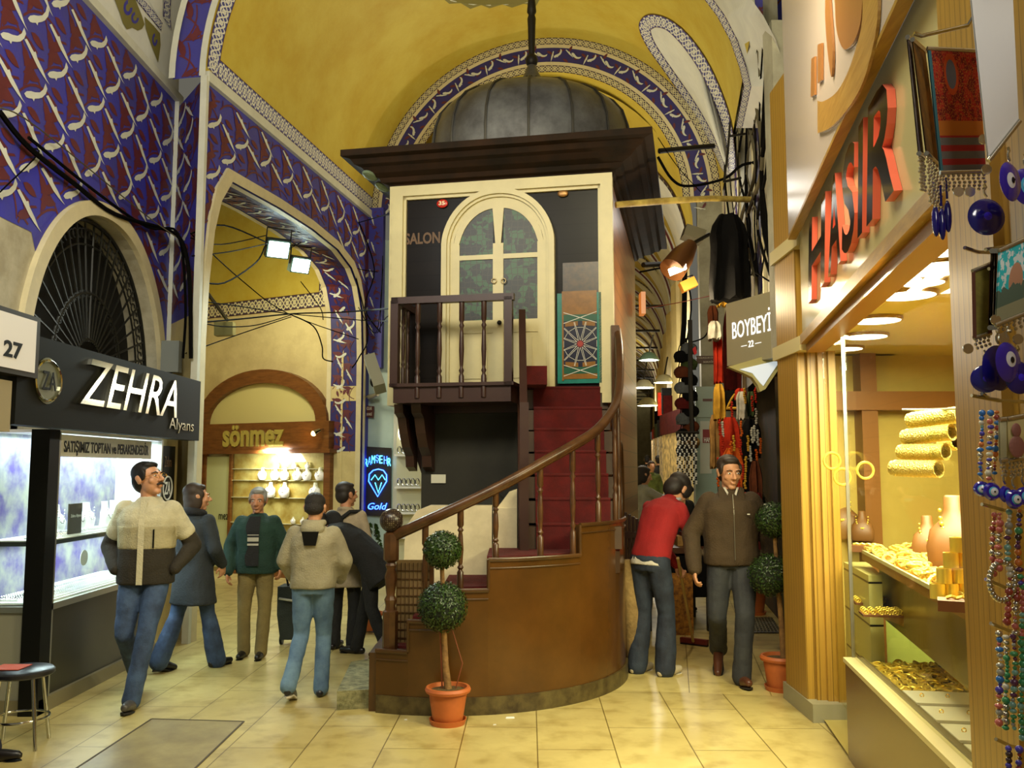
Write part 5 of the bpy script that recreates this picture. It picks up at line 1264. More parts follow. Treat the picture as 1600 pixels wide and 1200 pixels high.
# gold heaps on trays: bracelets laid in rows (far part of the lower floor)
MGO = mat('gold_link', (255, 226, 96), .3, .55)
lay = MB(); lay.tube([(.035 * math.cos(2 * PI * k / 12), .02 * math.sin(2 * PI * k / 12), .008 + .006 * math.sin(4 * PI * k / 12)) for k in range(12)], .006, 5, closed=True); lay.box(-.02, .02, -.018, .018, 0, .008)
g0 = thing1(lay, 'gold_bracelet', MGO, 'yellow gold bracelet among rows on the far lower display floor', 'bracelet', 'gold bracelets on the lower display floor', smooth=60, origin=(0, 0, 0))
rnd = random.Random(3); first = True
for i in range(11):
    for j in range(12):
        Y = 5.35 - .062 * i; off = .16 + .066 * j
        p = fp(Y + rnd.uniform(-.01, .01), .545, off)
        if first: g0.location = p; first = False
        else:
            o = g0.copy(); COL.objects.link(o); o.location = p; o.rotation_euler = (rnd.uniform(-.2, .2), rnd.uniform(-.2, .2), rnd.uniform(0, 3)); s_ = rnd.uniform(.8, 1.25); o.scale = (s_, s_, s_)
# heaps and trays on the upper shelf
g1 = None
for i in range(100):
    u = rnd.random(); w = rnd.random()
    p = e1 + (e0 - e1) * (.12 + .86 * u) + en * (.03 + .28 * w); p.z = 1.155 + (.02 if rnd.random() > .5 else 0) + .02 * rnd.random()
    if g1 is None: 
        m_ = MB(); m_.tube([(.04 * math.cos(2 * PI * k / 10), .026 * math.sin(2 * PI * k / 10), .008) for k in range(10)], .008, 5, closed=True)
        g1 = thing1(m_, 'gold_chain_coil', M_GOLD2, 'coiled gold chain in the heap on the upper shelf of the gold window', 'chain', 'gold chains heaped on the upper shelf', smooth=60, origin=(0, 0, 0)); g1.location = p
    else:
        o = g1.copy(); COL.objects.link(o); o.location = p; o.rotation_euler = (rnd.uniform(-.5, .5), rnd.uniform(-.5, .5), rnd.uniform(0, 3)); s_ = rnd.uniform(.8, 1.3); o.scale = (s_, s_, s_)
# hollow gold bangle rolls hanging in the window
RL = [((1420, 657), (1499, 648), 12.5, 'topmost'), ((1412, 683), (1488, 675), 12.5, 'second'), ((1406, 706), (1478, 706), 12.5, 'third'), ((1394, 731), (1467, 733), 13, 'lowest')]
for (p0, p1, r, w) in RL:
    a_, b_ = P(p0[0], p0[1], 3.95), P(p1[0], p1[1], 3.75); rr_ = r / 1400 * 3.9
    t = thing('bangle_roll', w + ' of the four hollow gold bangle rolls hanging in the window', 'bangle roll', a_)
    d = (b_ - a_); L = d.length; pr = []
    n = 22
    for i in range(n): pr += [(rr_ * (.97 if i % 2 else 1.03) * (1 - .5 * max(0, 1 - i / 3) ** 2 * .3), L * i / n)]
    pr += [(rr_ * 1.03, L), (rr_ * .86, L), (rr_ * .8, L * .97), (rr_ * .8, L * .2), (.001, L * .2)]
    MB().lathe([(.001, 0)] + pr, a_, 24, axis=d).build('bangles', M_GOLD2, t, world=True, smooth=30)
a_, b_ = P(1474, 694, 4.0), P(1508, 690, 3.7); t = thing('bangle_roll', 'short gold bangle roll behind the others, cut by the oak pillar', 'bangle roll', a_)
MB().lathe([(.001, 0), (.03, 0), (.032, .05), (.03, .1), (.033, .15), (.03, .2), (.022, .2), (.022, .05), (.001, .05)], a_, 20, axis=(b_ - a_)).build('bangles', M_GOLD2, t, world=True, smooth=30)
thing1(MB().tube([P(1410, 640, 4.0), P(1455, 640, 3.9), P(1510, 638, 3.6)], .006, 6).tube([P(1456, 640, 3.9), P(1457, 728, 3.9)], .004, 5), 'hanging_rod', M_ALU, 'thin metal rod holding the gold bangle rolls', 'rod')
# pyramid of bangles
pc = G(1500, 935, 1.155); pc.z = 1.155; bg = None
for lev in range(4):
    nn = 4 - lev
    for i in range(nn):
        p = pc + Vector((-.09 + .06 * i + .03 * lev, .0 + .03 * i * .3, .0)); p.z = 1.155 + .062 * lev
        if bg is None: bg = thing1(MB().lathe([(.03, 0), (.03, .06), (.026, .06), (.026, .0)], (0, 0, 0), 20), 'gold_bangle', MGO, 'wide plain gold bangle in the pyramid on the upper shelf', 'bangle', 'bangles stacked in a pyramid', smooth=40, origin=(0, 0, 0)); bg.location = p
        else: o = bg.copy(); COL.objects.link(o); o.location = p
# tan jewellery busts
M_TAN = mat('tan_leather', (118, 78, 34), .45)
def neck(px, py, Y, s, lab):
    p = G(px, py, 1.155); t = thing('necklace_stand', lab, 'necklace stand', p, R(-20))
    mb = MB(); rs = []
    for z, w, d, y in ((0, .1, .02, -.03), (.02, .112, .03, -.03), (.1, .118, .034, -.02), (.17, .1, .034, .0), (.205, .06, .03, .025), (.25, .04, .026, .05), (.3, .038, .026, .065), (.31, .03, .02, .068)):
        rs.append([(s * w * math.cos(2 * PI * k / 16), s * (y + d * math.sin(2 * PI * k / 16)), s * z) for k in range(16)])
    mb.rings(rs); mb.build('stand_body', M_TAN, t, smooth=60)
    mb = MB()
    for k in range(17):
        a = PI * k / 16; x = .06 * math.cos(a); z = .25 - .12 * math.sin(a) ** .8; mb.sph((s * x, s * (-.045 + .035 * abs(math.cos(a))), s * z), s * (.008 + .004 * math.sin(a)), 6, 4)
    mb.build('gold_necklace', MGO, t, smooth=60); return t
neck(1497, 893, 3.75, 1.25, 'tall tan necklace stand with a gold necklace beside the oak pillar')
neck(1452, 872, 4.2, .8, 'small tan necklace stand behind the gold pyramid')
neck(1316, 842, 5.6, 1.1, 'tall brown necklace stand at the far end of the gold window')
neck(1348, 845, 5.4, .7, 'low brown necklace stand at the far end of the gold window')
for px, py, Y, lab in ((1352, 862, 5.3, 'brown velvet jewellery block in the far window'), (1430, 862, 4.3, 'brown velvet ring ramp behind the gold heap'), (1512, 955, 3.4, 'brown wedge ramp with a pale gold bracelet beside the pillar')):
    p = G(px, py, 1.155); t = thing('jewellery_block', lab, 'display block', (p.x, p.y, p.z), R(-25))
    MB().prism([(-.1, -.05, 0), (.1, -.05, 0), (.1, .06, 0), (-.1, .06, 0)], (0, 0, .04)).build('block', mat('walnut_velvet', (110, 66, 30), .6), t)
    MB().tube([(-.07 + .14 * k / 8, 0, .045 + .006 * (k % 2)) for k in range(9)], .007, 6).build('bracelet', MGO, t)
fst = None
for i in range(3):
    for k in range(3):
        p = G(1352 + 28 * k + 14 * i, 925 + 18 * i, .85); w_ = .24
        if fst is None: fst = tray('brown_ring_tray', 'brown tray of gold rings on the low step behind the glass', (p.x, p.y, .85), R(-12), w_, .16, mat('walnut_velvet', (110, 66, 30), .6), MGO, 6, 3, 'brown trays on the low step', 'jewellery tray', .014)
        else: dup(fst, (p.x, p.y, .85 - .001 * i))
pA = G(1300, 905, .85); MB().box(2.2, 3.0, 4.9, 5.75, .8, .848).build('low_step', M_SHELF, SH, world=True)
for px, py in ((1316, 745), (1352, 735), (1300, 720)):
    p = P(px, py, 5.5); thing1(MB().tube([p + Vector((.05 * math.cos(2 * PI * k / 16), 0, .05 * math.sin(2 * PI * k / 16))) for k in range(16)], .008, 6, closed=True), 'gold_hoop', MGO, 'gold hoop bangle hanging in the far part of the gold window', 'bangle', 'gold hoops hanging in the far window')
P_full = P
def P(px, py, Y): return P_full(px, py, Y * .85)
# ================================================================== hanging souvenirs at the right edge
M_SIL = mat('tin_silver', (190, 184, 170), .25, .9)
M_EYEB = mat('evil_eye_blue', (34, 18, 170), .06, spec=.8, coat=.8); M_EYEW = mat('evil_eye_white', (226, 230, 240), .15); M_EYEC = mat('evil_eye_cyan', (90, 190, 230), .15); M_EYEK = mat('evil_eye_pupil', (14, 14, 30), .15)
M_EYED = mat('deep_cobalt_glass', (26, 20, 120), .08, coat=.6)
def disc(px, py, Y, rpx, tilt, lab, kind=0, off=(0, 0), grp=None):
    c = P(px, py, Y); r = rpx / 1400 * Y * .85; t = thing('evil_eye_charm', lab, 'evil eye charm', c, tilt, grp); d = (0, -1, 0)
    MB().lathe([(.001, -.008), (r * .8, -.006), (r, 0), (r * .8, .007), (.001, .009)], (0, 0, 0), 32, axis=d).build('glass_disc', M_EYED if kind == 2 else M_EYEB, t, smooth=50)
    ox, oz = off[0] * r, off[1] * r
    if kind == 2: MB().lathe([(r * .42, .006), (.001, .011)], (0, 0, 0), 24, axis=d).build('bright_centre', mat('bright_cobalt', (60, 44, 230), .15), t)
    else:
        sc = .5 if kind == 0 else .62
        MB().lathe([(r * sc, .007), (.001, .0115)], (ox, 0, oz), 24, axis=d).build('white_ring', M_EYEW if kind == 0 else M_EYEC, t)
        if kind == 1: MB().lathe([(r * .42, .011), (.001, .0135)], (ox, 0, oz), 24, axis=d).build('pale_ring', M_EYEW, t)
        MB().lathe([(r * .16, .0115), (.001, .0155)], (ox, 0, oz), 16, axis=d).build('pupil', M_EYEK, t)
    MB().tube([(.004 * math.cos(a), 0, r + .004 + .008 * k) for k, a in enumerate((0, 2, 4, 6, 8))], .003, 5).build('hanging_link', M_SIL, t)
    return t
disc(1578, 284, 2.35, 32, .6, 'large blue evil eye disc with white oval, under the pale panel', 0, (-.15, .0))
disc(1603, 292, 2.45, 30, .3, 'blue evil eye disc with cyan centre cut by the right border', 1)
disc(1541, 339, 2.5, 30, 0, 'plain dark cobalt disc with brighter centre, hanging above the hooks', 2)
disc(1560, 575, 2.5, 36, .4, 'largest cobalt disc at the back of the middle cluster', 2)
disc(1575, 566, 2.4, 32, .5, 'cobalt disc with white teardrop eye in the middle cluster', 0, (.0, .1))
disc(1540, 592, 2.5, 22, -.3, 'small dark cobalt disc low in the middle cluster, at its left', 2)
disc(1592, 590, 2.42, 26, .2, 'dark cobalt disc low in the middle cluster, by the right border', 2)
disc(1534, 764, 2.45, 12, -.4, 'small evil eye with dark rim, first in the lower row', 1)
disc(1550, 768, 2.42, 14, .0, 'small evil eye with cyan ring, second in the lower row', 1)
disc(1570, 772, 2.42, 13, .5, 'small tilted evil eye, third in the lower row', 1)
disc(1585, 780, 2.4, 15, .1, 'small evil eye with cyan ring, fourth in the lower row', 1)
disc(1600, 775, 2.4, 14, .1, 'small evil eye cut by the border, last in the lower row', 1)
# elongated cobalt drops
for i, (px, py) in enumerate(((1462, 345), (1472, 350), (1481, 338))):
    c = P(px, py, 2.6); thing1(MB().sph(c, (.0095, .0095, .042), 12, 8).tube([c + Vector((0, 0, .045)), c + Vector((0, 0, .1))], .003, 5), 'glass_drop', M_EYED, ('left' if i == 0 else 'middle' if i == 1 else 'right') + 'most of the three long cobalt drops under the woven hanging', 'glass drop', smooth=60)
# woven miniature carpet hangings
def carpmat():
    t = NT('woven_red_carpet', .9); u, v, _ = t.xyz('UV')
    n = t.noise(9, 'UV'); n2 = t.noise(60, 'UV')
    c = t.mix(t.M('GREATER_THAN', n, .5), (178, 40, 28), (120, 22, 22)); c = t.mix(t.M('GREATER_THAN', n2, .56), c, (190, 110, 40))
    st = t.M('LESS_THAN', v, .3); fr_ = t.M('GREATER_THAN', t.M('FRACT', t.M('MULTIPLY', v, 9)), .55); c2 = t.mix(fr_, (110, 104, 100), (160, 40, 34)); c = t.mix(st, c, c2)
    md = t.M('MULTIPLY', t.M('LESS_THAN', v, .42), t.M('GREATER_THAN', v, .3)); c = t.mix(md, c, (190, 110, 34))
    rr_ = t.M('SQRT', t.M('ADD', t.M('POWER', t.M('MULTIPLY', t.M('SUBTRACT', u, .42), 1.2), 2), t.M('POWER', t.M('SUBTRACT', v, .8), 2)))
    c = t.mix(t.M('LESS_THAN', rr_, .17), c, (200, 80, 30)); c = t.mix(t.M('LESS_THAN', rr_, .12), c, (110, 110, 130))
    e = t.M('LESS_THAN', u, .06); c = t.mix(e, c, (60, 110, 120)); return t.col(c)
M_CARP = carpmat()
def hang(name, lab, cat, quad, Y, m, th=.006, bow=.01, Y2=None):
    t = thing(name, lab, cat, P(*quad[0], Y)); tl, tr, br, bl = quad; Y2 = Y2 or Y
    def fn(u, v):
        px = (bl[0] * (1 - u) + br[0] * u) * (1 - v) + (tl[0] * (1 - u) + tr[0] * u) * v; py = (bl[1] * (1 - u) + br[1] * u) * (1 - v) + (tl[1] * (1 - u) + tr[1] * u) * v
        return P(px, py, Y * (1 - u) + Y2 * u - bow * math.sin(PI * v))
    us = [i / 6 for i in range(7)]; vs = [i / 10 for i in range(11)]
    mb = MB(); mb.grid(fn, us, vs); mb.grid(lambda u, v: fn(u, v) + Vector((0, th, 0)), us, vs); mb.build('woven_panel', m, t, world=True, smooth=50)
    for v in (0, 1): MB().tube([fn(-.02, v), fn(1.02, v)], .006, 8).build('end_bar', M_SIL, t, world=True, smooth=50)
    return t, fn
def fringe(t, fn, n, L, m=M_SIL, v=0):
    mb = MB()
    for i in range(n):
        p = fn((i + .5) / n, v)
        for k in range(int(L / .009)): mb.sph(p - Vector((.002 * math.sin(k * 2.1), 0, .008 + k * .009)), .0045, 6, 4)
    tag(mb.build('fringe', m, t, world=True), kind='stuff')
t, fn = hang('woven_hanging', 'miniature red woven carpet hanging on a silver bar', 'wall hanging', ((1450, 76), (1528, 80), (1541, 268), (1470, 270)), 2.55, M_CARP); fringe(t, fn, 9, .045)
M_TAPE = mat('tapestry_edge', (120, 84, 30), .8, rgb2=(60, 40, 60), vs=20)
t, fn = hang('woven_hanging', 'ochre and black tapestry hanging seen nearly edge-on left of the red one', 'wall hanging', ((1426, 62), (1446, 80), (1470, 262), (1448, 240)), 2.5, mat('tapestry_ochre', (150, 106, 34), .8, rgb2=(40, 34, 30), vs=9), Y2=2.66); fringe(t, fn, 5, .12)
t, fn = hang('woven_hanging', 'purple-edged tapestry seen edge-on, outermost of the three', 'wall hanging', ((1418, 58), (1424, 62), (1444, 245), (1436, 240)), 2.5, mat('tapestry_purple', (90, 60, 90), .8, rgb2=(200, 190, 170), vs=20), Y2=2.6); fringe(t, fn, 4, .09)
thing1(MB().tube([P(1428, 52, 2.5), P(1440, 56, 2.5), P(1512, 40, 2.5), P(1526, 18, 2.5), P(1540, 2, 2.5)], .005, 6), 'display_hook', M_CHROME, 'long chrome hook holding the red woven hanging', 'hook', smooth=60)
t, fn = hang('woven_hanging', 'greenish woven calendar panel with brown border below the chrome hook', 'wall hanging', ((1520, 424), (1550, 412), (1548, 520), (1522, 528)), 2.5, mat('green_weave', (140, 130, 50), .85, rgb2=(116, 106, 40), vs=30)); fringe(t, fn, 4, .03)
for (q, nm) in ((((1518, 426), (1524, 424), (1526, 528), (1520, 528)), 0), (((1546, 414), (1552, 412), (1550, 520), (1544, 522)), 1)):
    MB().strip([P(*q[0], 2.49), P(*q[3], 2.49)], [P(*q[1], 2.49), P(*q[2], 2.49)]).build('border', mat('brown_border', (100, 56, 36), .8), t, world=True)
pm = NT('mosque_picture', .5); u, v, _ = pm.xyz('UV'); n = pm.noise(7, 'UV')
c = pm.mix(pm.M('GREATER_THAN', n, .52), (40, 190, 200), (220, 232, 232)); r_ = pm.M('SQRT', pm.M('ADD', pm.M('POWER', pm.M('SUBTRACT', u, .6), 2), pm.M('POWER', pm.M('SUBTRACT', v, .5), 2)))
c = pm.mix(pm.M('LESS_THAN', r_, .24), c, (190, 140, 110)); c = pm.mix(pm.M('LESS_THAN', v, pm.M('ADD', pm.M('MULTIPLY', n, .3), .3)), c, (90, 110, 96)); c = pm.mix(pm.M('LESS_THAN', v, .22), c, (150, 150, 120)); pm.col(c)
t, fn = hang('woven_hanging', 'picture hanging of a domed building under turquoise sky at the right border', 'wall hanging', ((1562, 392), (1606, 372), (1606, 488), (1556, 508)), 2.4, MATS['mosque_picture']); fringe(t, fn, 6, .03)
for i in range(3):
    t, fn = hang('woven_hanging', ('first', 'second', 'third')[i] + ' of three tapestries seen edge-on left of the domed picture', 'wall hanging', ((1550 + i * 4, 392), (1552 + i * 4, 390), (1549 + i * 4, 510), (1547 + i * 4, 512)), 2.42, M_TAPE, Y2=2.5)
t, fn = hang('pale_panel', 'bright pale cloth panel hanging at the top right', 'cloth panel', ((1516, -20), (1582, -20), (1592, 190), (1545, 250)), 2.3, mat('pale_cloth', (226, 226, 226), .7), bow=.03)
for px, py in ((1536, 218), (1541, 265), (1497, 300), (1515, 300), (1555, 500), (1568, 528), (1590, 530), (1512, 545)):
    p = P(px, py, 2.4); thing1(MB().lathe([(.012, 0), (.012, .003)], p, 18, axis=(0, -1, 0)), 'tin_coin', M_SIL, 'small silver coin charm dangling among the souvenirs', 'coin charm', 'silver coin charms')
for a_, b_ in (((1540, 390), (1600, 375)), ((1507, 387), (1550, 395)), ((1545, 420), (1600, 398)), ((1518, 618), (1600, 628)), ((1534, 615), (1560, 625)), ((1534, 788), (1600, 800)), ((1540, 905), (1600, 925)), ((1548, 974), (1600, 990)), ((1556, 1155), (1600, 1170))):
    thing1(MB().tube([P(*a_, 2.45), P((a_[0] + b_[0]) / 2, (a_[1] + b_[1]) / 2 + 3, 2.48), P(*b_, 2.55)], .0045, 6), 'display_hook', M_CHROME, 'short metal hook carrying strings of beads', 'hook', 'metal hooks among the beads')
t, fn = hang('icon_pendant', 'tin framed icon pendant with a woman figure hanging among the beads', 'pendant', ((1574, 655), (1600, 650), (1600, 716), (1576, 720)), 2.4, mat('icon_tan', (196, 180, 120), .5)); fringe(t, fn, 4, .04)
MB().sph(P(1588, 672, 2.385), (.011, .004, .016)).sph(P(1589, 698, 2.385), (.018, .004, .025)).build('painted_figure', mat('icon_figure', (140, 90, 80), .6), t, world=True)
t, fn = hang('icon_pendant', 'narrow tin plate pendant with a dark cross hanging among the beads', 'pendant', ((1562, 656), (1572, 655), (1573, 718), (1563, 720)), 2.4, mat('icon_grey', (176, 172, 136), .5)); fringe(t, fn, 2, .04)
# strings of beads
BC = [(150, 60, 50), (190, 100, 90), (70, 60, 170), (200, 196, 180), (60, 140, 90), (200, 110, 40), (40, 110, 190), (90, 40, 80), (150, 150, 140), (120, 170, 160), (60, 40, 36)]
BM = [mat('bead_glass_%s' % n_, c, .12, coat=.4) for n_, c in zip('brick rose indigo pearl green amber azure plum grey mint umber'.split(), BC)] + [M_SIL]
def beads(px, py0, py1, Y, pal, rnd_, lab, amp=1.5, r=4.6):
    mb = MB(); py = py0; i = 0
    while py < py1:
        rr_ = r * rnd_.choice((.6, .9, 1, 1.15)) ; c = P(px + amp * math.sin(py * .05) + rnd_.uniform(-1, 1), py + rr_, Y)
        q = rr_ / 1400 * Y * .85; mb.sph(c, (q, q, q * rnd_.choice((.7, 1, 1))), 10, 6, mi=rnd_.choice(pal)); py += rr_ * 1.75
    return thing1(mb, 'bead_string', BM, lab, 'bead string', smooth=60)
rb = random.Random(11)
for px, a_, b_, Y, pal, lab in ((1533, 640, 740, 2.45, [2, 3, 5, 6, 0, 9, 11], 'short multicoloured bead string, first under the middle hooks'), (1546, 640, 745, 2.42, [1, 2, 3, 6, 11], 'short pastel bead string, second under the middle hooks'), (1556, 640, 735, 2.46, [5, 0, 7, 6, 11], 'short bead string with amber and red beads, third under the middle hooks'),
    (1552, 800, 895, 2.45, [1, 1, 0, 11], 'rose pink bead string under the row of small evil eyes'), (1561, 800, 890, 2.42, [1, 1, 11], 'second rose bead string under the small evil eyes'), (1576, 795, 905, 2.42, [9, 3, 7, 8, 11, 0], 'chunky mixed stone bead string beside the rose ones'), (1592, 795, 910, 2.42, [7, 10, 5, 2, 4], 'dark purple and amber bead string at the right border'),
    (1575, 910, 975, 2.42, [0, 1, 0, 11], 'brick red bead string below the silver loop'), (1588, 905, 985, 2.42, [1, 0, 11], 'rose and red bead string by the right border'), (1598, 900, 1010, 2.42, [9, 4, 1], 'mint and rose bead string cut by the border'),
    (1562, 985, 1130, 2.42, [6, 5, 8, 2, 1, 3, 11], 'long string of blue, orange and white beads at the lower hooks'), (1572, 990, 1135, 2.44, [4, 4, 11, 3], 'long green bead string at the lower hooks'), (1584, 990, 1140, 2.42, [4, 9, 8, 7], 'green and grey stone bead string at the lower hooks'), (1597, 990, 1150, 2.42, [4, 4, 9], 'emerald bead string cut by the right border'),
    (1575, 1165, 1215, 2.4, [2, 10, 11], 'dark indigo bead string at the bottom'), (1592, 1165, 1215, 2.4, [10, 2, 0], 'dark umber bead string at the bottom right corner')):
    beads(px, a_, b_, Y, pal, rb, lab, r=5.4 if py_ else 4.6) if (py_ := px > 1560) else beads(px, a_, b_, Y, pal, rb, lab)
mb = MB()
for k in range(26):
    a = 2 * PI * k / 26; c = P(1566 + 22 * math.cos(a) * .9, 908 + 30 * math.sin(a), 2.42); mb.sph(c, .0072, 8, 5)
thing1(mb, 'silver_bead_bracelet', M_SIL, 'round silver bead bracelet hanging as a loop', 'bracelet', smooth=60)
area('souvenir_light', (1.0, .6, 3.0), (1.55, 2.5, 1.7), .5, 16, WHT)

P = P_full
# ================================================================== street shops on the right beyond the pilaster
M_DKG = mat('dark_green_frame', (30, 32, 24), .35); M_GREY = mat('khaki_grey_sign', (150, 144, 116), .4)
BS = thing('hanging_shop_sign', 'khaki box sign with white letters BOYBEYİ and 22', 'sign', P(1180, 560, 7.5))
a = P(1134, 475, 7.9); b = P(1134, 572, 7.9); bt = a.z; bb = b.z
r0 = Vector((a.x, a.y, 0)); r1 = Vector((P(1222, 500, 7.2).x, 7.2, 0)); bd = (r1 - r0); bn = Vector((bd.y, -bd.x, 0)).normalized()
if bn.y > 0: bn = -bn
MB().prism([r0 + Vector((0, 0, bb)), r1 * 1.0 + Vector((0, 0, bb)), r1 + Vector((0, 0, bt)), r0 + Vector((0, 0, bt))], -bn * .1).build('sign_box', M_GREY, BS, world=True)
lettering('BOYBEYİ', r0 + bd * .12 + Vector((0, 0, bt - .33)), bd * .7, (0, 0, .2), emit('white_sign_letters', (250, 250, 245), 1.2), BS, thick=.004, N=bn)
lettering('— 22 —', r0 + bd * .28 + Vector((0, 0, bt - .43)), bd * .36, (0, 0, .055), emit('white_sign_letters', (250, 250, 245), 1.2), BS, thick=.004, N=bn)
mb = MB()                                         # swept bracket under the sign, white infill
o_ = [(1138, 573), (1160, 582), (1176, 590), (1184, 602), (1188, 612), (1196, 608), (1224, 566), (1224, 548)]
mb.prism([P(*p, 7.45) for p in o_], (0, .08, 0)); mb.build('swept_bracket', mat('olive_frame', (176, 168, 112), .4), BS, world=True)
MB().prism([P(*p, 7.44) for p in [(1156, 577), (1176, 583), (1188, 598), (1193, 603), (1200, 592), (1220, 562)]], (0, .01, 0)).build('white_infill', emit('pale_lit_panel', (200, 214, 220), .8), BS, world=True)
# glass shop front behind the topiaries
GS = thing('glass_shop_front', 'dark framed glass shop front between sign and oak pilaster', 'shop front', wr(LR - 1.6, 0))
def rx(Y): return 1.98 + (Y - 6.3) * .178
mb = MB()
for Y, w in ((6.9, .1), (7.55, .08), (8.35, .12)): mb.box(rx(Y) + .15, rx(Y) + .25, Y, Y + w, 0, 2.55)
mb.prism([(rx(6.9) + .15, 6.9, 2.45), (rx(8.4) + .15, 8.4, 2.45), (rx(8.4) + .25, 8.4, 2.45), (rx(6.9) + .25, 6.9, 2.45)], (0, 0, .15)); mb.build('door_frame', M_DKG, GS, world=True)
MB().prism([(rx(6.9) + .2, 6.9, .05), (rx(8.4) + .2, 8.4, .05), (rx(8.4) + .206, 8.4, .05), (rx(6.9) + .206, 6.9, .05)], (0, 0, 2.4)).build('glass', M_GLASS2, GS, world=True)
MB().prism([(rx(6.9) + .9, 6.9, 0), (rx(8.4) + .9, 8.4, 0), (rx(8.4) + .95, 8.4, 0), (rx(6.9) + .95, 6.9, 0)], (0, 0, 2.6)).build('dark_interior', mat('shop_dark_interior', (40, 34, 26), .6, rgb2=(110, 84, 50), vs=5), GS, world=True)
# stall of leather, cloth and bags beyond (px 1110..1190)
M_CLOTHS = {n_: mat('cloth_' + n_, c, .9, var=.45, vs=7, bump=.4, bs=18, spec=.15) for n_, c in (('red', (176, 44, 22)), ('orange', (200, 90, 26)), ('gold', (196, 150, 50)), ('tan', (168, 130, 74)), ('black', (9, 8, 8)), ('brown', (90, 46, 24)), ('maroon', (84, 22, 20)), ('green', (60, 74, 40)), ('grey', (90, 94, 96)), ('white', (190, 186, 170)))}
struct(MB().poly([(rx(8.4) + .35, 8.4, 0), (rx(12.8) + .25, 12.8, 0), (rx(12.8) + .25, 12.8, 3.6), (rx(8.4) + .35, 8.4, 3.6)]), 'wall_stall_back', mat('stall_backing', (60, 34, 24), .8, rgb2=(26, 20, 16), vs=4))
def garment(name, lab, cat, px0, px1, py0, py1, Y, m, folds=5, dep=.05, sho=.25, grp=None, wob=.06):
    tl, tr = P(px0, py0, Y), P(px1, py0, Y); h = tl.z - P((px0 + px1) / 2, py1, Y).z; w = (tr - tl).length; c = (tl + tr) / 2
    mb = MB(); rs = []; n = 28; seed = random.random() * 9
    for j in range(9):
        v = j / 8; ww = w / 2 * (sho + (1 - sho) * min(1, (v * 4) ** .6)) * (1 + wob * math.sin(v * 7 + seed)); z = c.z - h * v
        rs.append([(c.x + ww * math.cos(2 * PI * k / n), c.y + dep * (1 + .5 * math.sin(folds * 2 * PI * k / n + seed + v)) * math.sin(2 * PI * k / n) * (.4 + .6 * min(1, v * 3)), z + .02 * math.sin(3 * k + seed) * (j == 8)) for k in range(n)])
    mb.rings(rs); return thing1(mb, name, m, lab, cat, grp, smooth=60)
garment('black_garment', 'large black cloth bundle hanging from the pole above the stall', 'garment', 1107, 1168, 336, 470, 8.6, M_CLOTHS['black'], 5, .15, .45)
garment('black_garment', 'black cloth tail hanging lower beside the khaki sign', 'garment', 1140, 1172, 400, 470, 8.9, M_CLOTHS['black'], 5, .1, .7)
for i, (nm, lab, x0, x1, y0, y1, Y, m) in enumerate((
    ('scarf', 'gold brocade scarf hanging under the black bundle', 1118, 1140, 425, 478, 9.3, 'gold'), ('scarf', 'orange-red long scarf hanging left of the khaki sign', 1114, 1128, 512, 598, 9.4, 'red'),
    ('leather_bag', 'brown leather bag with pointed flap above the orange scarf', 1105, 1122, 478, 522, 9.6, 'brown'), ('scarf', 'pale purple cloth draped over the orange scarf', 1106, 1126, 502, 530, 9.2, 'white'),
    ('leather_coat', 'dark maroon coat in shade behind the khaki sign', 1128, 1156, 480, 610, 9.9, 'maroon'), ('tan_jacket', 'tan cloth hanging low at the stall left side', 1108, 1124, 648, 730, 9.3, 'tan'),
    ('tan_jacket', 'ochre hide strip hanging near the stall corner', 1114, 1132, 600, 655, 9.1, 'gold'), ('leather_dress', 'glossy red beaded dress in the middle of the stall', 1124, 1156, 652, 722, 9.0, 'red'),
    ('leather_dress', 'orange-red dress hanging lower in the stall', 1126, 1164, 700, 790, 8.9, 'orange'), ('black_bag', 'black handbag with pale strap at the stall right side', 1158, 1188, 655, 715, 8.8, 'black'),
    ('black_bag', 'black bag hanging below the handbag', 1160, 1186, 718, 780, 8.8, 'black'), ('leather_coat', 'dark brown coat beside the glass shop front', 1170, 1190, 720, 830, 8.7, 'brown'),
    ('tan_jacket', 'cream pelt hanging at the right behind the walking man', 1152, 1170, 745, 800, 8.9, 'tan'), ('leather_coat', 'maroon coat hanging behind the walking man at the right', 1176, 1192, 770, 880, 8.6, 'maroon'),
    ('scarf', 'red patterned cloth above the dark embroidered panel', 1148, 1166, 607, 625, 9.0, 'red'), ('tan_jacket', 'cream fur strips under the swept bracket', 1150, 1166, 612, 655, 8.9, 'white'), ('scarf', 'green tinted fur hanging beside cream strips', 1166, 1180, 612, 650, 8.9, 'green'))):
    garment(nm, lab, nm.replace('_', ' '), x0, x1, y0, y1, Y, M_CLOTHS[m], 4 + i % 3, .07, .5)
EP = thing('embroidered_panel', 'dark panel with gold embroidered arch above the red dress', 'wall hanging', P(1143, 640, 9.1))
MB().prism([P(*p, 9.1) for p in ((1132, 610), (1156, 610), (1156, 642), (1132, 642))], (0, .03, 0)).build('panel', M_CLOTHS['black'], EP, world=True)
MB().tube([P(1135 + 18 * k / 8, 640 - 26 * math.sin(PI * (k / 8) * .5), 9.08) for k in range(9)], .012, 5).tube([P(1136, 638, 9.08), P(1153, 638, 9.08)], .015, 5).build('gold_embroidery', M_CLOTHS['gold'], EP, world=True)
rs_ = random.Random(5)
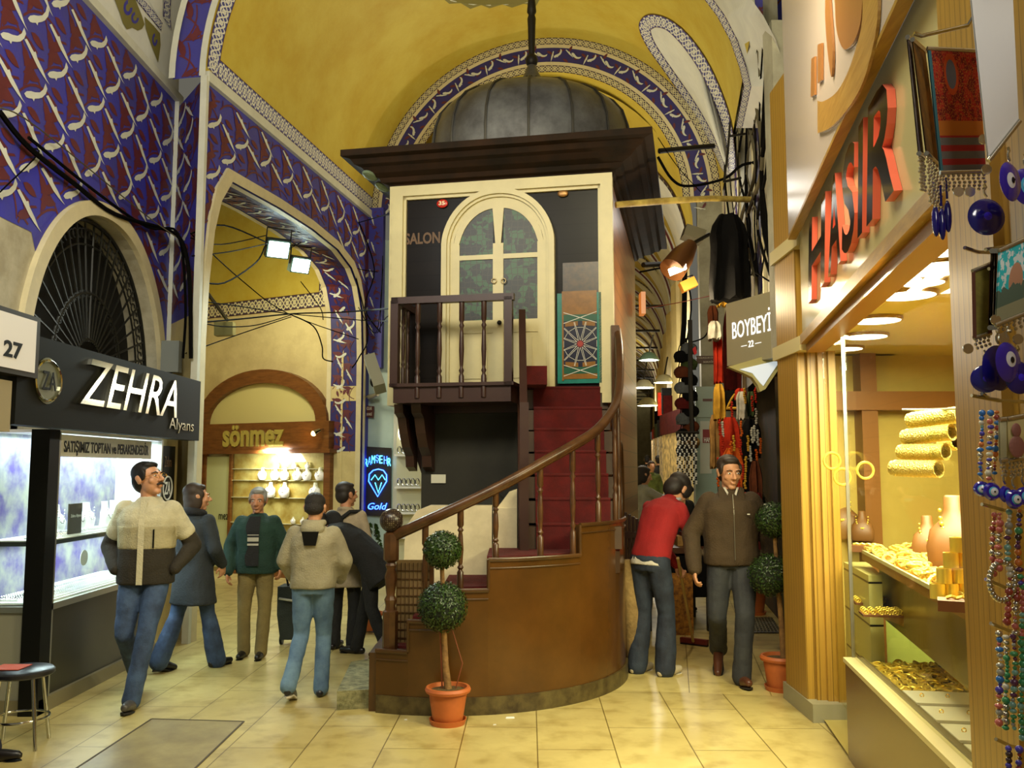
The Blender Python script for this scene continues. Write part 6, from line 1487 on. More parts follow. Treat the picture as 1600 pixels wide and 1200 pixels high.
for i in range(44):                                # small trinkets hanging in the stall
    px, py = rs_.uniform(1120, 1190), rs_.uniform(600, 790); c = P(px, py, 8.7)
    mb = MB(); [mb.sph(c + Vector((rs_.uniform(-.006, .006), 0, -.022 * k)), .014, 6, 4) for k in range(7)]
    thing1(mb, 'trinket_string', [M_CLOTHS[('gold', 'red', 'orange', 'white')[i % 4]]], ('gold', 'red', 'orange', 'white')[i % 4] + ' string of small trinkets hanging in the leather stall', 'trinket string', ('gold', 'red', 'orange', 'white')[i % 4] + ' trinket strings')
# poles and iron bars
thing1(MB().tube([P(962, 320, 8.2), P(1040, 314, 8.3), P(1110, 310, 8.5), P(1182, 312, 8.8)], [.03, .032, .028, .03], 10), 'yellow_pole', mat('yellow_pole_paint', (206, 184, 96), .5, rgb2=(150, 126, 60), vs=8), 'yellow painted pole running from the kiosk side to the right wall', 'pole', smooth=60)
thing1(MB().tube([P(1030, 236, 9.5), P(1115, 228, 9.8)], .03, 8).tube([P(1030, 238, 9.5), P(1112, 231, 9.8)], .012, 5), 'iron_bar', M_IRON, 'dark iron bar with bristles from the kiosk cornice to the right wall', 'bar')
thing1(MB().tube([P(1005, 414, 9.9), P(1050, 412, 10.3)], .03, 8), 'iron_bar', M_IRON, 'short dark iron bar behind the kiosk at lamp height', 'bar')
AN = thing('antenna_bracket', 'thin iron bracket sticking out high on the right wall', 'bracket', P(1140, 210, 9.0))
MB().tube([P(1141, 190, 9), P(1137, 240, 9), P(1131, 285, 9)], .012, 6).tube([P(1139, 213, 9), P(1172, 208, 9)], .012, 6).tube([P(1131, 284, 9), P(1158, 278, 9)], .014, 6).tube([P(1171, 195, 9), P(1174, 225, 9)], .012, 6).build('iron_rods', M_IRON, AN, world=True)
# lamps near the stall
M_LAMPB = mat('lamp_bronze', (104, 66, 34), .4, .5)
LP = thing('stall_lamp', 'large bronze stall lamp glowing warm white above the passage', 'lamp', P(1062, 400, 8.8))
p0, p1 = P(1080, 382, 8.8), P(1050, 422, 8.6)
mb = MB(); d = (p1 - p0); mb.lathe([(.001, 0), (.07, .01), (.12, d.length * .5), (.13, d.length)], p0, 20, axis=d); mb.build('lamp_shade', M_LAMPB, LP, world=True, smooth=50)
MB().prism([P(1045, 420, 8.55), P(1072, 411, 8.55), P(1073, 420, 8.5), P(1048, 430, 8.5)], (0, .04, .0)).build('lamp_tube', emit('warm_white_tube', (255, 240, 205), 16), LP, world=True)
MB().tube([p0, P(1108, 366, 9.0)], .02, 6).build('lamp_arm', M_IRON, LP, world=True)
L2 = thing('floodlight', 'grey floodlight case tilted above the bronze stall lamp', 'lamp', P(1082, 366, 9.2))
MB().bar(P(1068, 362, 9.2), P(1098, 372, 9.2), .22, .12).build('lamp_case', mat('dirty_grey', (84, 80, 60), .6), L2, world=True)
L3 = thing('box_lantern', 'amber box lantern hanging below the bronze lamp', 'lamp', P(1075, 445, 9.0))
MB().bar(P(1064, 450, 9.0), P(1086, 440, 9.0), .12, .1).build('lantern_box', mat('amber_lantern', (176, 120, 44), .4, emis=(220, 130, 40), es=.12), L3, world=True); MB().tube([P(1066, 440, 9), P(1070, 434, 9), P(1082, 430, 9), P(1084, 436, 9)], .006, 5).build('hanger', M_IRON, L3, world=True)
L4 = thing('orange_wall_lantern', 'orange box lantern fixed on the back corner of the kiosk', 'lamp', P(1003, 476, 11))
MB().box(P(1000, 476, 11).x, P(1007, 476, 11).x, 10.9, 11.1, P(1003, 492, 11).z, P(1003, 458, 11).z).build('lantern_box', emit('orange_lantern', (220, 120, 40), .8), L4, world=True)
# corridor lamps
for i, (px, py, Y, lab) in enumerate(((1014, 563, 17, 'green shaded dish lamp hanging first in the corridor'), (1038, 598, 21, 'white dish lamp hanging second in the corridor, right side'), (1006, 606, 24, 'white dish lamp hanging third in the corridor, left side'), (1012, 634, 34, 'small dish lamp far down the corridor'))):
    p = P(px, py, Y); s_ = Y / 17
    t = thing('dish_lamp', lab, 'lamp', p, R(20)); MB().lathe([(.04 * s_, .16 * s_), (.1 * s_, .14 * s_), (.19 * s_, .03 * s_), (.2 * s_, 0)], n=20).build('lamp_shade', mat('green_enamel', (50, 70, 56), .4) if i == 0 else mat('white_enamel', (190, 190, 170), .4), t, smooth=50)
    MB().lathe([(.001, 0), (.17 * s_, .0), (.17 * s_, .02 * s_), (.001, .02 * s_)], n=20).build('bulb_disc', emit('white_bulb', (255, 250, 235), 12), t)
    MB().tube([(0, 0, .14 * s_), (.1, 0, .5 * s_)], .015 * s_, 5).build('hanging_rod', M_IRON, t)
    point('corridor_lamp_light', (p.x, p.y, p.z - .15), 55 * s_ * s_, (1, .94, .78), .12)
point('corridor_far_light', (7.0, 48, 4.5), 420, (1, .94, .8), .3)
point('corridor_mid_light', (2.2, 15.4, 3.8), 170, (1, .93, .78), .2)  # fill added to brighten the corridor mouth, no dish lamp here
# pier street sign, cabinet, HAN sign, bags, necklaces
def rp(px, py, l=.0): return onpl(px, py, CA - U * l, U)
MS = thing('street_sign', 'brown street sign YAĞLIKÇILAR on the grey pier', 'sign', rp(1100, 565))
MB().prism([rp(*p, .03) for p in ((1088, 556), (1116, 556), (1116, 568), (1088, 568))], U * .025).build('board', mat('brown_sign', (84, 56, 44), .5), MS, world=True)
for s_, y in (('YAĞLIKÇILAR CD', 561), ('SOKAĞI', 567)): a_, b_ = rp(1090 if y < 565 else 1099, y, .035), rp(1114, y, .035); lettering(s_, a_, V * (b_ - a_).dot(V), (0, 0, .035), mat('sign_lettering_white', (226, 216, 196), .5), MS, thick=.003, N=-U)
CB = thing('glass_cabinet', 'tall pale blue display cabinet under the grey pier with a small HAN notice', 'cabinet', rp(1104, 750))
mb = MB(); mb.prism([rp(*p, .2) for p in ((1087, 604), (1119, 604), (1119, 646), (1087, 646))], U * .18); mb.prism([rp(*p, .22) for p in ((1082, 646), (1121, 646), (1121, 652), (1082, 652))], U * .2); mb.prism([rp(*p, .2) for p in ((1087, 652), (1121, 652), (1121, 800), (1087, 800))], U * .18)
mb.build('cabinet_body', mat('pale_blue_steel', (150, 176, 170), .35), CB, world=True)
MB().prism([rp(*p, .21) for p in ((1094, 658), (1112, 658), (1112, 740), (1094, 740))], U * .01).build('cabinet_door', mat('cabinet_glass_white', (206, 214, 206), .2), CB, world=True)
MB().prism([rp(*p, .215) for p in ((1098, 671), (1111, 671), (1111, 692), (1098, 692))], U * .005).build('red_notice', mat('notice_red', (140, 30, 36), .5), CB, world=True)
a_, b_ = rp(1100, 691, .22), rp(1111, 691, .22); lettering('HAN', a_, V * (b_ - a_).dot(V), (0, 0, .07), M_PWHITE, CB, thick=.002, N=-U, bold=.03)
MB().prism([rp(*p, .205) for p in ((1098, 623), (1113, 623), (1113, 627), (1098, 627))], U * .005).build('label_strip', mat('maroon_sign', (86, 34, 26), .4), CB, world=True)
bagc = ['grey', 'black', 'green', 'brown', 'black', 'grey', 'black', 'maroon', 'black', 'grey', 'brown', 'black', 'tan', 'black']
for i, c in enumerate(bagc):
    py = 545 + i * 12.2; px = 1072 + (-7 if i % 2 else 4) + i * .35; p = P(px, py, 11.6)
    t = thing('shoulder_bag', ('topmost', 'second', 'third', 'fourth', 'fifth', 'sixth', 'seventh', 'eighth', 'ninth', 'tenth', 'eleventh', 'twelfth', 'thirteenth', 'lowest')[i] + ' ' + c + ' bag in the column of hanging bags', 'bag', p, rs_.uniform(-.5, .5))
    MB().sph((0, 0, 0), (.115, .06, .085), 14, 8).box(-.08, .08, -.055, .055, -.07, -.01).build('bag_body', M_CLOTHS[c], t, smooth=60); MB().tube([(-.06, 0, .03), (-.03, 0, .14), (.03, 0, .14), (.06, 0, .03)], .008, 5).build('strap', M_CLOTHS['black'], t)
thing1(MB().tube([P(1078, 500, 11.4), P(1079, 600, 11.4), P(1082, 690, 11.4)], .03, 6), 'bag_rail', M_IRON, 'dark upright rail carrying the hanging bags', 'rail')
thing1(MB().tube([P(1070, 420, 11.8), P(1069, 505, 11.8), P(1066, 540, 11.8)], .035, 6), 'folded_umbrella', M_CLOTHS['black'], 'long dark folded cloth hanging on the pier edge above the bags', 'cloth')
thing1(MB().prism([P(*p, 11.3) for p in ((1082, 545), (1087, 541), (1089, 552), (1085, 555))], (0, .01, 0)), 'small_flag', mat('flag_red', (200, 24, 34), .6), 'small red flag beside the hanging bags', 'flag')
for i in range(9):                                # bead necklaces column
    px = 1059 + i * 3.6; mb = MB()
    for k in range(26):
        c = P(px + rs_.uniform(-.8, .8), 678 + k * 3.1 + (8 - abs(i - 4) * 2) * 0, 11.2); mb.sph(c, .013, 6, 4, mi=(k // 2 + i) % 2)
    thing1(mb, 'bead_necklace', [mat('white_bead', (226, 226, 220), .2), mat('black_bead', (24, 24, 30), .2)], 'black and white bead necklace hanging in the curtain below the bags', 'necklace', 'bead necklaces below the bags')
thing1(MB().tube([P(1056, 676, 11.2), P(1092, 676, 11.2)], .02, 6), 'necklace_rail', M_IRON, 'horizontal rail carrying the bead necklaces', 'rail')
# corridor sides: glowing shop fronts and merchandise
for i, (Y, c) in enumerate(((15.5, (255, 226, 150)), (19.5, (255, 236, 190)), (24, (250, 240, 210)), (29, (255, 220, 150)), (36, (255, 240, 200)), (46, (255, 230, 180)))):
    a = cor(0, Y, 2.2); x = a.x - .03; z0 = .03 * (Y - 14)
    t = thing('corridor_shop_window', 'lit shop window along the right side of the long corridor', 'shop window', (x, Y + 1, z0), 0, 'lit corridor shop windows')
    MB().box(-.03, .0, -.9, 1.3, .6, 2.3).build('lit_pane', mat('lit_pane_%d' % i, c, .4, rgb2=(110, 80, 50), vs=9, emis=c, es=.06), t); MB().box(-.06, .0, -1.0, 1.4, 2.3, 2.7).build('signboard', M_CLOTHS[('maroon', 'black', 'green', 'brown', 'red', 'black')[i]], t); MB().box(-.06, .0, -1.0, 1.4, 0, .6).build('base_panel', M_CLOTHS['brown'], t)
    b_ = cor(0, Y, -2.2); t2 = dup(t, (b_.x + .06, Y + 1, z0), PI * 0, 'lit shop window along the left side of the long corridor', 'lit corridor shop windows on the left')
for px, py, Y, c in ((1042, 625, 22, 'black'), (1035, 630, 25, 'red'), (1028, 655, 32, 'black'), (1046, 640, 19, 'maroon')):
    p = P(px, py, Y); thing1(MB().box(p.x - .12, p.x + .12, Y, Y + .1, p.z - .35, p.z + .3), 'hanging_banner', M_CLOTHS[c], c + ' banner hanging from the corridor side, ' + ('beside the second dish lamp' if px == 1042 else 'next in line' if px == 1035 else 'farthest away' if px == 1028 else 'nearest'), 'banner')
# table with dark cloth in the passage
TB = thing('market_table', 'dark table laden with goods behind the sweeping man', 'table', P(1050, 840, 9.4) * 1)
TB.location.z = 0; XF[TB.name] = Matrix.Translation(TB.location)
x0, x1 = P(1004, 800, 9.6).x, P(1110, 800, 9.6).x
MB().box(x0, x1, 9.5, 10.5, .78, .86).build('table_top', mat('table_wood', (70, 40, 22), .4), TB, world=True); MB().box(x0, x1, 9.5, 9.53, .35, .8).build('front_cloth', M_CLOTHS['black'], TB, world=True)
for x in (x0 + .04, x1 - .04):
    for y in (9.55, 10.45): MB().box(x - .03, x + .03, y - .03, y + .03, 0, .78).build('leg', M_IRON, TB, world=True)
for i, (px, py, w, h, c, lab) in enumerate(((1015, 795, .2, .2, 'black', 'black box at the left end of the dark table'), (1034, 797, .14, .08, 'white', 'stack of white papers on the dark table'), (1085, 790, .3, .14, 'maroon', 'maroon folded cloth on the dark table'), (1100, 780, .2, .2, 'brown', 'brown box at the right end of the dark table'), (1064, 800, .12, .1, 'tan', 'small tan box in the middle of the dark table'))):
    p = P(px, py, 9.8); thing1(MB().box(p.x - w / 2, p.x + w / 2, 9.7, 9.95, .862, .862 + h), 'goods_box', M_CLOTHS[c], lab, 'box')
OR = thing('ornate_chest', 'small chest with ochre patterned front standing under the dark table', 'chest', (P(1063, 850, 9.3).x, 9.3, 0))
MB().box(-.12, .12, 0, .2, 0, .6).build('chest_body', mat('ochre_pattern', (190, 130, 44), .5, rgb2=(90, 50, 24), vs=20), OR)
FN_ = thing('dark_fence', 'low dark wooden fence beside the kiosk wall', 'fence', (P(985, 850, 9).x, 9.0, 0))
for i in range(6): x = P(975 + i * 6, 800, 9).x; MB().box(x, x + .03, 9.0, 9.03, 0, 1.25 - .02 * i).build('picket', M_BALC, FN_, world=True)
MB().box(P(972, 800, 9).x, P(1008, 800, 9).x, 8.98, 9.0, 1.0, 1.06).build('top_rail', M_BALC, FN_, world=True)
# grating and mats
gq = [G(1166, 966), G(1206, 966), G(1222, 990), G(1172, 990)]
gm = MB(); gm.prism(gq, (0, 0, .012)); 
for i in range(1, 9):
    a_ = gq[0].lerp(gq[3], i / 9) + Vector((0, 0, .016)); b_ = gq[1].lerp(gq[2], i / 9) + Vector((0, 0, .016)); gm.tube([a_, b_], .006, 4, 1)
    a_ = gq[0].lerp(gq[1], i / 9) + Vector((0, 0, .016)); b_ = gq[3].lerp(gq[2], i / 9) + Vector((0, 0, .016)); gm.tube([a_, b_], .006, 4, 1)
thing1(gm, 'drain_grating', [mat('grate_dark', (50, 46, 34), .6), mat('grate_bar', (120, 114, 90), .4, .6)], 'square metal grating set on the passage floor', 'grating')
hq = [G(237, 1124), G(381, 1128), G(300, 1206), G(112, 1206)]
thing1(MB().prism(hq, (0, 0, .003)), 'hatch_cover', mat('hatch_stone', (158, 144, 96), .35, rgb2=(128, 114, 76), vs=3), 'grey-brown rectangular hatch slab in the left floor', 'hatch')
HC = bpy.data.objects['hatch_cover']; mb = MB()
for i in range(4):
    a_, b_ = hq[i] + Vector((0, 0, .004)), hq[(i + 1) % 4] + Vector((0, 0, .004)); mb.bar(a_, b_, .012, .003)
mb.build('rim', mat('joint_dark', (70, 58, 34), .7), HC, world=True)
# paper scraps
for px, py, lab in ((797, 1122, 'white paper scrap right of the terracotta pot'), (634, 1125, 'tiny white scrap left of the terracotta pot'), (773, 1133, 'tiny pale scrap just right of the terracotta pot')):
    p = G(px, py); s_ = .03 if px == 797 else .01; thing1(MB().prism([p + Vector((-s_, -s_ * .6, .001)), p + Vector((s_, -s_ * .5, .001)), p + Vector((s_ * .9, s_ * .6, .001)), p + Vector((-s_ * .8, s_ * .5, .001))], (0, 0, .004)), 'paper_scrap', M_PWHITE, lab, 'litter')
# ================================================================== topiaries
M_TERRA = mat('terracotta', (186, 98, 44), .55, var=.2, vs=5); M_SOIL = mat('soil', (96, 74, 30), .95, rgb2=(60, 46, 20), vs=60, bump=.6)
M_LEAF = mat('box_leaf', (50, 78, 24), .4, rgb2=(24, 44, 12), vs=60); M_TRUNK = mat('trunk_bark', (140, 104, 56), .8, rgb2=(96, 66, 34), vs=14, bump=.4)
def leafball(c, r, n, par, rnd_, name='foliage'):
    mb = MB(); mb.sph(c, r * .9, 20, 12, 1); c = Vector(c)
    for i in range(n):
        z = rnd_.uniform(-1, 1); a = rnd_.uniform(0, 2 * PI); q = math.sqrt(1 - z * z); nrm = Vector((q * math.cos(a), q * math.sin(a), z))
        p = c + nrm * r * rnd_.uniform(.88, 1.04); t1 = nrm.orthogonal().normalized(); t1.rotate(Matrix.Rotation(rnd_.uniform(0, 2 * PI), 3, nrm)); t2 = nrm.cross(t1); t1 = (t1 + nrm * rnd_.uniform(-.5, .9)).normalized()
        l, w = rnd_.uniform(.009, .014), .005
        mb.poly([p - t1 * l, p + t2 * w, p + t1 * l, p - t2 * w])
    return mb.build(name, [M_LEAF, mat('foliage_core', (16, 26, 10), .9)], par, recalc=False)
rt_ = random.Random(2)
def pot(par, r, h, m=M_TERRA, saucer=True):
    s = 1; MB().lathe([(r * .68, .02), (r * .72, h * .15), (r * .88, h * .78), (r * .88, h * .84), (r * 1.04, h * .86), (r * 1.08, h * .93), (r * 1.02, h), (r * .9, h), (r * .86, h * .9), (.001, h * .9)], n=32).build('pot', m, par, smooth=40)
    MB().lathe([(.001, h * .9), (r * .86, h * .9), (r * .5, h * .935), (.001, h * .94)], n=24).build('soil', M_SOIL, par, smooth=50)
    if saucer: MB().lathe([(.001, 0), (r * .8, 0), (r * .88, .035), (r * .84, .035), (r * .76, .012), (.001, .012)], n=32).build('saucer', m, par, smooth=40)
def topiary(px, py, lab, balls, r, h, trunk, n=1700, twigs=True, Ymul=1):
    b_ = G(px, py); t = thing('topiary_tree', lab, 'potted tree', (b_.x, Yt if px == 701 else b_.y + r * .7, 0)); pot(t, r, h)
    MB().tube(trunk, [.026, .022, .018, .014][:len(trunk)], 8).build('trunk', M_TRUNK, t, smooth=60)
    if twigs:
        for k in range(4):
            a = rt_.uniform(-.05, .05); MB().tube([(trunk[0][0] + a, .01, h * .9), (trunk[0][0] + a * 1.6 + .02, .0, h + .15), (trunk[1][0] + a * .9, 0, h + .38)], .0035, 5).build('twig', mat('red_twig', (120, 60, 30), .7), t)
    for (x, z, rr_) in balls: leafball((x, 0, z), rr_, n, t, rt_)
    return t
# front one: pot bottom y 1128 at x 701
Yt = 6.13
def tz(py, Y=Yt): return P(701, py, Y).z
def tx(px, Y=Yt): return P(px, 900, Y).x - (G(701, 1125).x)
topiary(701, 1125, 'double ball topiary in a terracotta pot in front of the stairs', [(tx(691), tz(859), .128), (tx(692), tz(948), .166)], .142, .24, [(tx(702), .0, .2), (tx(697), 0, .38), (tx(694), 0, .62), (tx(690), 0, 1.1)], 2600)
Yr = G(1225, 1085).y + .1
b_ = G(1224, 1083)
def tz2(py): return P(1224, py, Yr + .05).z
topiary(1226, 1083, 'double ball topiary in a terracotta pot against the oak pilaster', [(.0 - .02, tz2(812), .14), (-.06, tz2(898), .165)], .14, .26, [(.03, 0, .22), (.02, 0, .5), (0, 0, .8), (-.02, 0, 1.3)], 1800, False)
topiary(1182, 962, 'terracotta potted topiary farther back behind the walking man', [(-.02, 1.3, .2)], .165, .32, [(.0, 0, .25), (.0, 0, .6), (-.01, 0, .9), (-.02, 0, 1.3)], 700, False)
# small conifers behind the newel
for px, py, h_, lab in ((582, 850, .5, 'small dark conifer with frosted tips behind the newel post, left'), (562, 870, .35, 'low dark conifer beside the taller one behind the newel')):
    p = P(px, 900, 9.5); t = thing('small_conifer', lab, 'plant', (p.x, 9.5 + (.3 if px < 570 else 0), 0)); pot(t, .12, .2, saucer=False)
    MB().cone((0, 0, .18), (0, 0, .9), .02, .01, 8).build('trunk', M_TRUNK, t)
    mb = MB()
    for i in range(500):
        u = rt_.random(); a = rt_.uniform(0, 2 * PI); rr_ = .16 * (1 - u) + .01; z = .45 + u * (h_ + .15); p_ = Vector((rr_ * math.cos(a), rr_ * math.sin(a), z)); mb.poly([p_, p_ + Vector((math.cos(a) * .04, math.sin(a) * .04, .01)), p_ + Vector((math.cos(a) * .02, math.sin(a) * .03, .03))])
    mb.build('foliage', M_LEAF, t, recalc=False)
# ================================================================== floodlights on the alley arch + cables
def flood(px, py, Y, s_, lab, tgt, pw):
    c = P(px, py, Y); t = thing('arch_floodlight', lab, 'floodlight', c); d = (Vector(tgt) - c).normalized(); q = d.to_track_quat('-Z', 'Y').to_matrix().to_4x4(); T = Matrix.Translation(c) @ q
    MB().box(-s_, s_, -s_ * .8, s_ * .8, .0, .12, T=T).build('lamp_case', mat('flood_case', (60, 74, 66), .4, .3), t, world=True)
    MB().box(-s_ * .85, s_ * .85, -s_ * .66, s_ * .66, -.012, .0, T=T).build('lamp_glass', emit('flood_white', (225, 255, 245), 30), t, world=True)
    MB().tube([T @ Vector((-s_ * 1.05, 0, .05)), T @ Vector((-s_ * 1.05, .25, .1)), T @ Vector((s_ * 1.05, .25, .1)), T @ Vector((s_ * 1.05, 0, .05))], .012, 5).build('bracket', M_IRON, t, world=True)
    spot('arch_flood_light', c + d * .06, tgt, pw, (.82, 1, .95), 110, .5, .12)
flood(435, 390, 11.4, .15, 'larger glaring floodlight fixed under the painted alley arch', (-.6, 7, 1.6), 110)
flood(470, 415, 12.4, .14, 'smaller glaring floodlight to the right under the painted alley arch', (.6, 7.5, 1.6), 70)
t = thing('box_lamp', 'pale box lamp at the end of a dark strut on the alley wall', 'lamp', P(352, 515, 12))
MB().bar(P(337, 515, 12), P(366, 514, 12), .14, .18).build('lamp_case', mat('khaki_case', (130, 128, 84), .5), t, world=True); MB().tube([P(300, 425, 10.2), P(355, 500, 12)], .025, 6).build('strut', M_IRON, t, world=True)
M_CAB = mat('black_cable', (12, 11, 10), .95, spec=.05); M_CABG = mat('grey_cable', (90, 84, 66), .95, spec=.05)
def cable(pts, r, lab, m=M_CAB, grp=None):
    thing1(MB().tube(crp([(onpl(p[0], p[1], (XB + .06, 0, 0), (1, 0, 0)) if p[0] < 262 and p[2] < 9.5 else onpl(p[0], p[1], WA + NR * .06, NR) if 1132 < p[0] < 1212 and p[1] < 440 and len(pts) == 5 else P(*p)) for p in pts], 5), r, 5), 'cable', m, lab, 'cable', grp, smooth=60)
cable([(0, 175, 6.5), (45, 230, 7.2), (120, 290, 7.9), (180, 335, 8.6), (262, 360, 9.3), (285, 380, 9.0), (296, 440, 8.82), (298, 560, 8.8)], .022, 'thick black cable bundle running down the blue wall to the corner')
cable([(45, 215, 7.2), (150, 300, 8.2), (230, 355, 9.1), (278, 365, 9.15), (290, 470, 8.9), (286, 560, 8.9)], .014, 'second black cable following the bundle on the blue wall')
cable([(0, 168, 6.5), (60, 200, 7.0), (220, 330, 9.0), (275, 370, 9.1)], .006, 'thin pale cable above the black bundle', M_CABG)
cable([(0, 300, 6.7), (60, 240, 7.1), (45, 232, 7.0)], .006, 'thin cable crossing the left edge of the blue wall')
mid = [((298, 365, 8.78), (350, 352, 10), (415, 378, 11.2)), ((298, 372, 8.78), (345, 382, 10), (415, 368, 11.2)), ((300, 400, 8.78), (360, 393, 10), (420, 380, 11.3)), ((305, 438, 8.9), (350, 442, 10), (400, 410, 11), (414, 385, 11.3)), ((298, 365, 8.78), (380, 440, 11), (450, 490, 12), (560, 530, 13.4)),
       ((305, 470, 9.3), (370, 478, 10.5), (450, 490, 12), (560, 500, 13.2), (610, 502, 9.0)), ((300, 505, 9.2), (380, 498, 10.5), (460, 490, 12), (530, 488, 13), (610, 482, 9.2)), ((300, 500, 9.2), (345, 510, 10), (400, 508, 11), (455, 492, 12)), ((290, 552, 9.1), (380, 520, 11), (455, 495, 12)),
       ((455, 492, 12), (490, 510, 12.8), (503, 540, 13.2), (505, 560, 13.3), (520, 565, 13.3)), ((440, 395, 11.6), (500, 365, 12.8), (560, 348, 13.4), (612, 333, 9.2)), ((484, 375, 12.4), (500, 360, 12.8), (540, 410, 13.2), (560, 420, 13.4), (590, 425, 13.4)), ((560, 345, 13.4), (585, 420, 13.2), (570, 480, 13.2), (595, 520, 13.2)),
       ((598, 400, 11), (597, 440, 11), (594, 520, 13.2)), ((590, 520, 13.2), (600, 500, 11), (612, 490, 9.2)), ((553, 420, 13.3), (575, 520, 13.2), (560, 560, 13.2), (550, 575, 13.2)), ((560, 480, 13.2), (588, 520, 13.2), (598, 420, 12)), ((470, 440, 12), (500, 480, 12.9), (505, 500, 13))]
for i, c in enumerate(mid): cable(list(c), .007 if i % 3 else .01, 'thin black cable in the tangle across the alley arch', grp='cables tangled across the alley arch')
rc = random.Random(9)
for i in range(14):
    x = 1140 + rc.uniform(0, 66); p = [(x + rc.uniform(-8, 8), 40, 9.0 - i * .03), (x + rc.uniform(-12, 12), 150, 9.0 - i * .03), (x + rc.uniform(-14, 14), 260, 8.9 - i * .03), (x + rc.uniform(-14, 10), 350, 8.8 - i * .03), (x + rc.uniform(-10, 10), 430, 8.6 - i * .02)]
    cable(p, rc.choice((.008, .014, .02)), 'dark cable in the dusty bundle down the right wall' if i % 3 else 'pale dusty cable in the bundle down the right wall', M_CAB if i % 3 else M_CABG, 'dark cables down the right wall' if i % 3 else 'pale cables down the right wall')
cable([(1028, 245, 9.4), (1050, 280, 9.5), (1075, 291, 9.6), (1130, 280, 9.4), (1160, 258, 9.0), (1200, 252, 8.6)], .016, 'thick black cable looping from the kiosk cornice to the right wall')
cable([(1028, 215, 9.4), (1060, 262, 9.5), (1095, 300, 9.5)], .005, 'thin cable slanting down behind the kiosk cornice')
cable([(1000, 425, 11.3), (1060, 420, 12), (1080, 470, 12.2), (1072, 540, 12)], .012, 'black cable dropping along the corridor pier')
cable([(1080, 535, 11.8), (1100, 527, 11), (1112, 505, 10)], .01, 'short black cable sagging from pier to stall')
cable([(1008, 482, 12.5), (1060, 473, 11.5), (1112, 462, 10)], .006, 'thin red cord stretched across the passage', mat('red_cord', (160, 50, 36), .6))
cable([(1180, 425, 7.8), (1200, 438, 7.5), (1215, 444, 7.2)], .008, 'short cable above the khaki sign')
struct(MB().box(cb.x + .02, cb.x + .9, 6.75, 7.0, 2.55, 5.2), 'wall_shop_flank', M_GREYP)
# ================================================================== PEOPLE
WTEX = bpy.data.textures.new('fold_noise', 'CLOUDS'); WTEX.noise_scale = .11; WTEX.noise_depth = 2
def skinm(name, rgb): return mat(name, rgb, .5, var=.12, vs=20)
SK1 = skinm('skin_warm', (206, 150, 112)); SK2 = skinm('skin_tan', (190, 132, 96))
def org(mb, name, m, par, vox=.012, sm=4, fold=0.0):
    """closed overlapping pieces fused into one continuous surface"""
    o = mb.build(name, m, par)
    r = o.modifiers.new('fuse', 'REMESH'); r.mode = 'VOXEL'; r.voxel_size = vox; r.use_smooth_shade = True
    s = o.modifiers.new('smooth', 'SMOOTH'); s.factor = .5; s.iterations = sm
    if fold:
        d = o.modifiers.new('folds', 'DISPLACE'); d.texture = WTEX; d.strength = fold; d.mid_level = .5; d.texture_coords = 'LOCAL'
    return o
def limb(mb, pts, rad, n=12, mi=0):
    pts = [Vector(p) for p in pts]
    for p, q, a, b in zip(pts, pts[1:], rad, rad[1:]): mb.cone(p, q, a, b, n, mi)
    for p, a in zip(pts, rad): mb.sph(p, a, n, 8, mi)
def trunk(mb, pts, ws, ds, rt, n=20, mi=0):
    pts = [Vector(p) for p in pts]; rs = []; m = len(pts)
    for i, p in enumerate(pts):
        a = pts[max(i - 1, 0)]; b = pts[min(i + 1, m - 1)]; up = (b - a).normalized(); x = (rt - up * rt.dot(up)).normalized(); y = up.cross(x)
        rs.append([p + x * (ws[i] * math.copysign(abs(math.cos(t)) ** .85, math.cos(t))) + y * (ds[i] * math.copysign(abs(math.sin(t)) ** .85, math.sin(t))) for t in [2 * PI * k / n for k in range(n)]])
    mb.rings(rs, mi)
def hand(mb, w, d, nrm, s=1, curl=.5, side=1):
    """palm + four curled fingers + thumb; d = pointing direction, nrm = palm-facing direction"""
    w = Vector(w); d = Vector(d).normalized(); nrm = Vector(nrm); nrm = (nrm - d * nrm.dot(d)).normalized(); l = d.cross(nrm) * side
    M = Matrix((l, nrm, d)).transposed()
    mb.sph(w + d * .045 * s, (.042 * s, .017 * s, .052 * s), 12, 8, M=M)
    for i, (L, o) in enumerate(((.068, -.03), (.076, -.01), (.07, .011), (.055, .031))):
        b = w + d * .082 * s + l * o * s; c = curl + .1 * i
        p1 = b + (d * math.cos(c * .6) + nrm * math.sin(c * .6)) * L * .42 * s; p2 = p1 + (d * math.cos(c * 1.6) + nrm * math.sin(c * 1.6)) * L * .32 * s; p3 = p2 + (d * math.cos(c * 2.4) + nrm * math.sin(c * 2.4)) * L * .26 * s
        limb(mb, [b - d * .02 * s, p1, p2, p3], [.0105 * s, .0098 * s, .009 * s, .0078 * s], 8)
    t0 = w + d * .028 * s - l * .032 * s; t1 = t0 + (d * .6 - l * .6 + nrm * .25).normalized() * .036 * s; t2 = t1 + (d * .9 - l * .1 + nrm * .4).normalized() * .03 * s
    limb(mb, [t0, t1, t2], [.014 * s, .011 * s, .009 * s], 8)
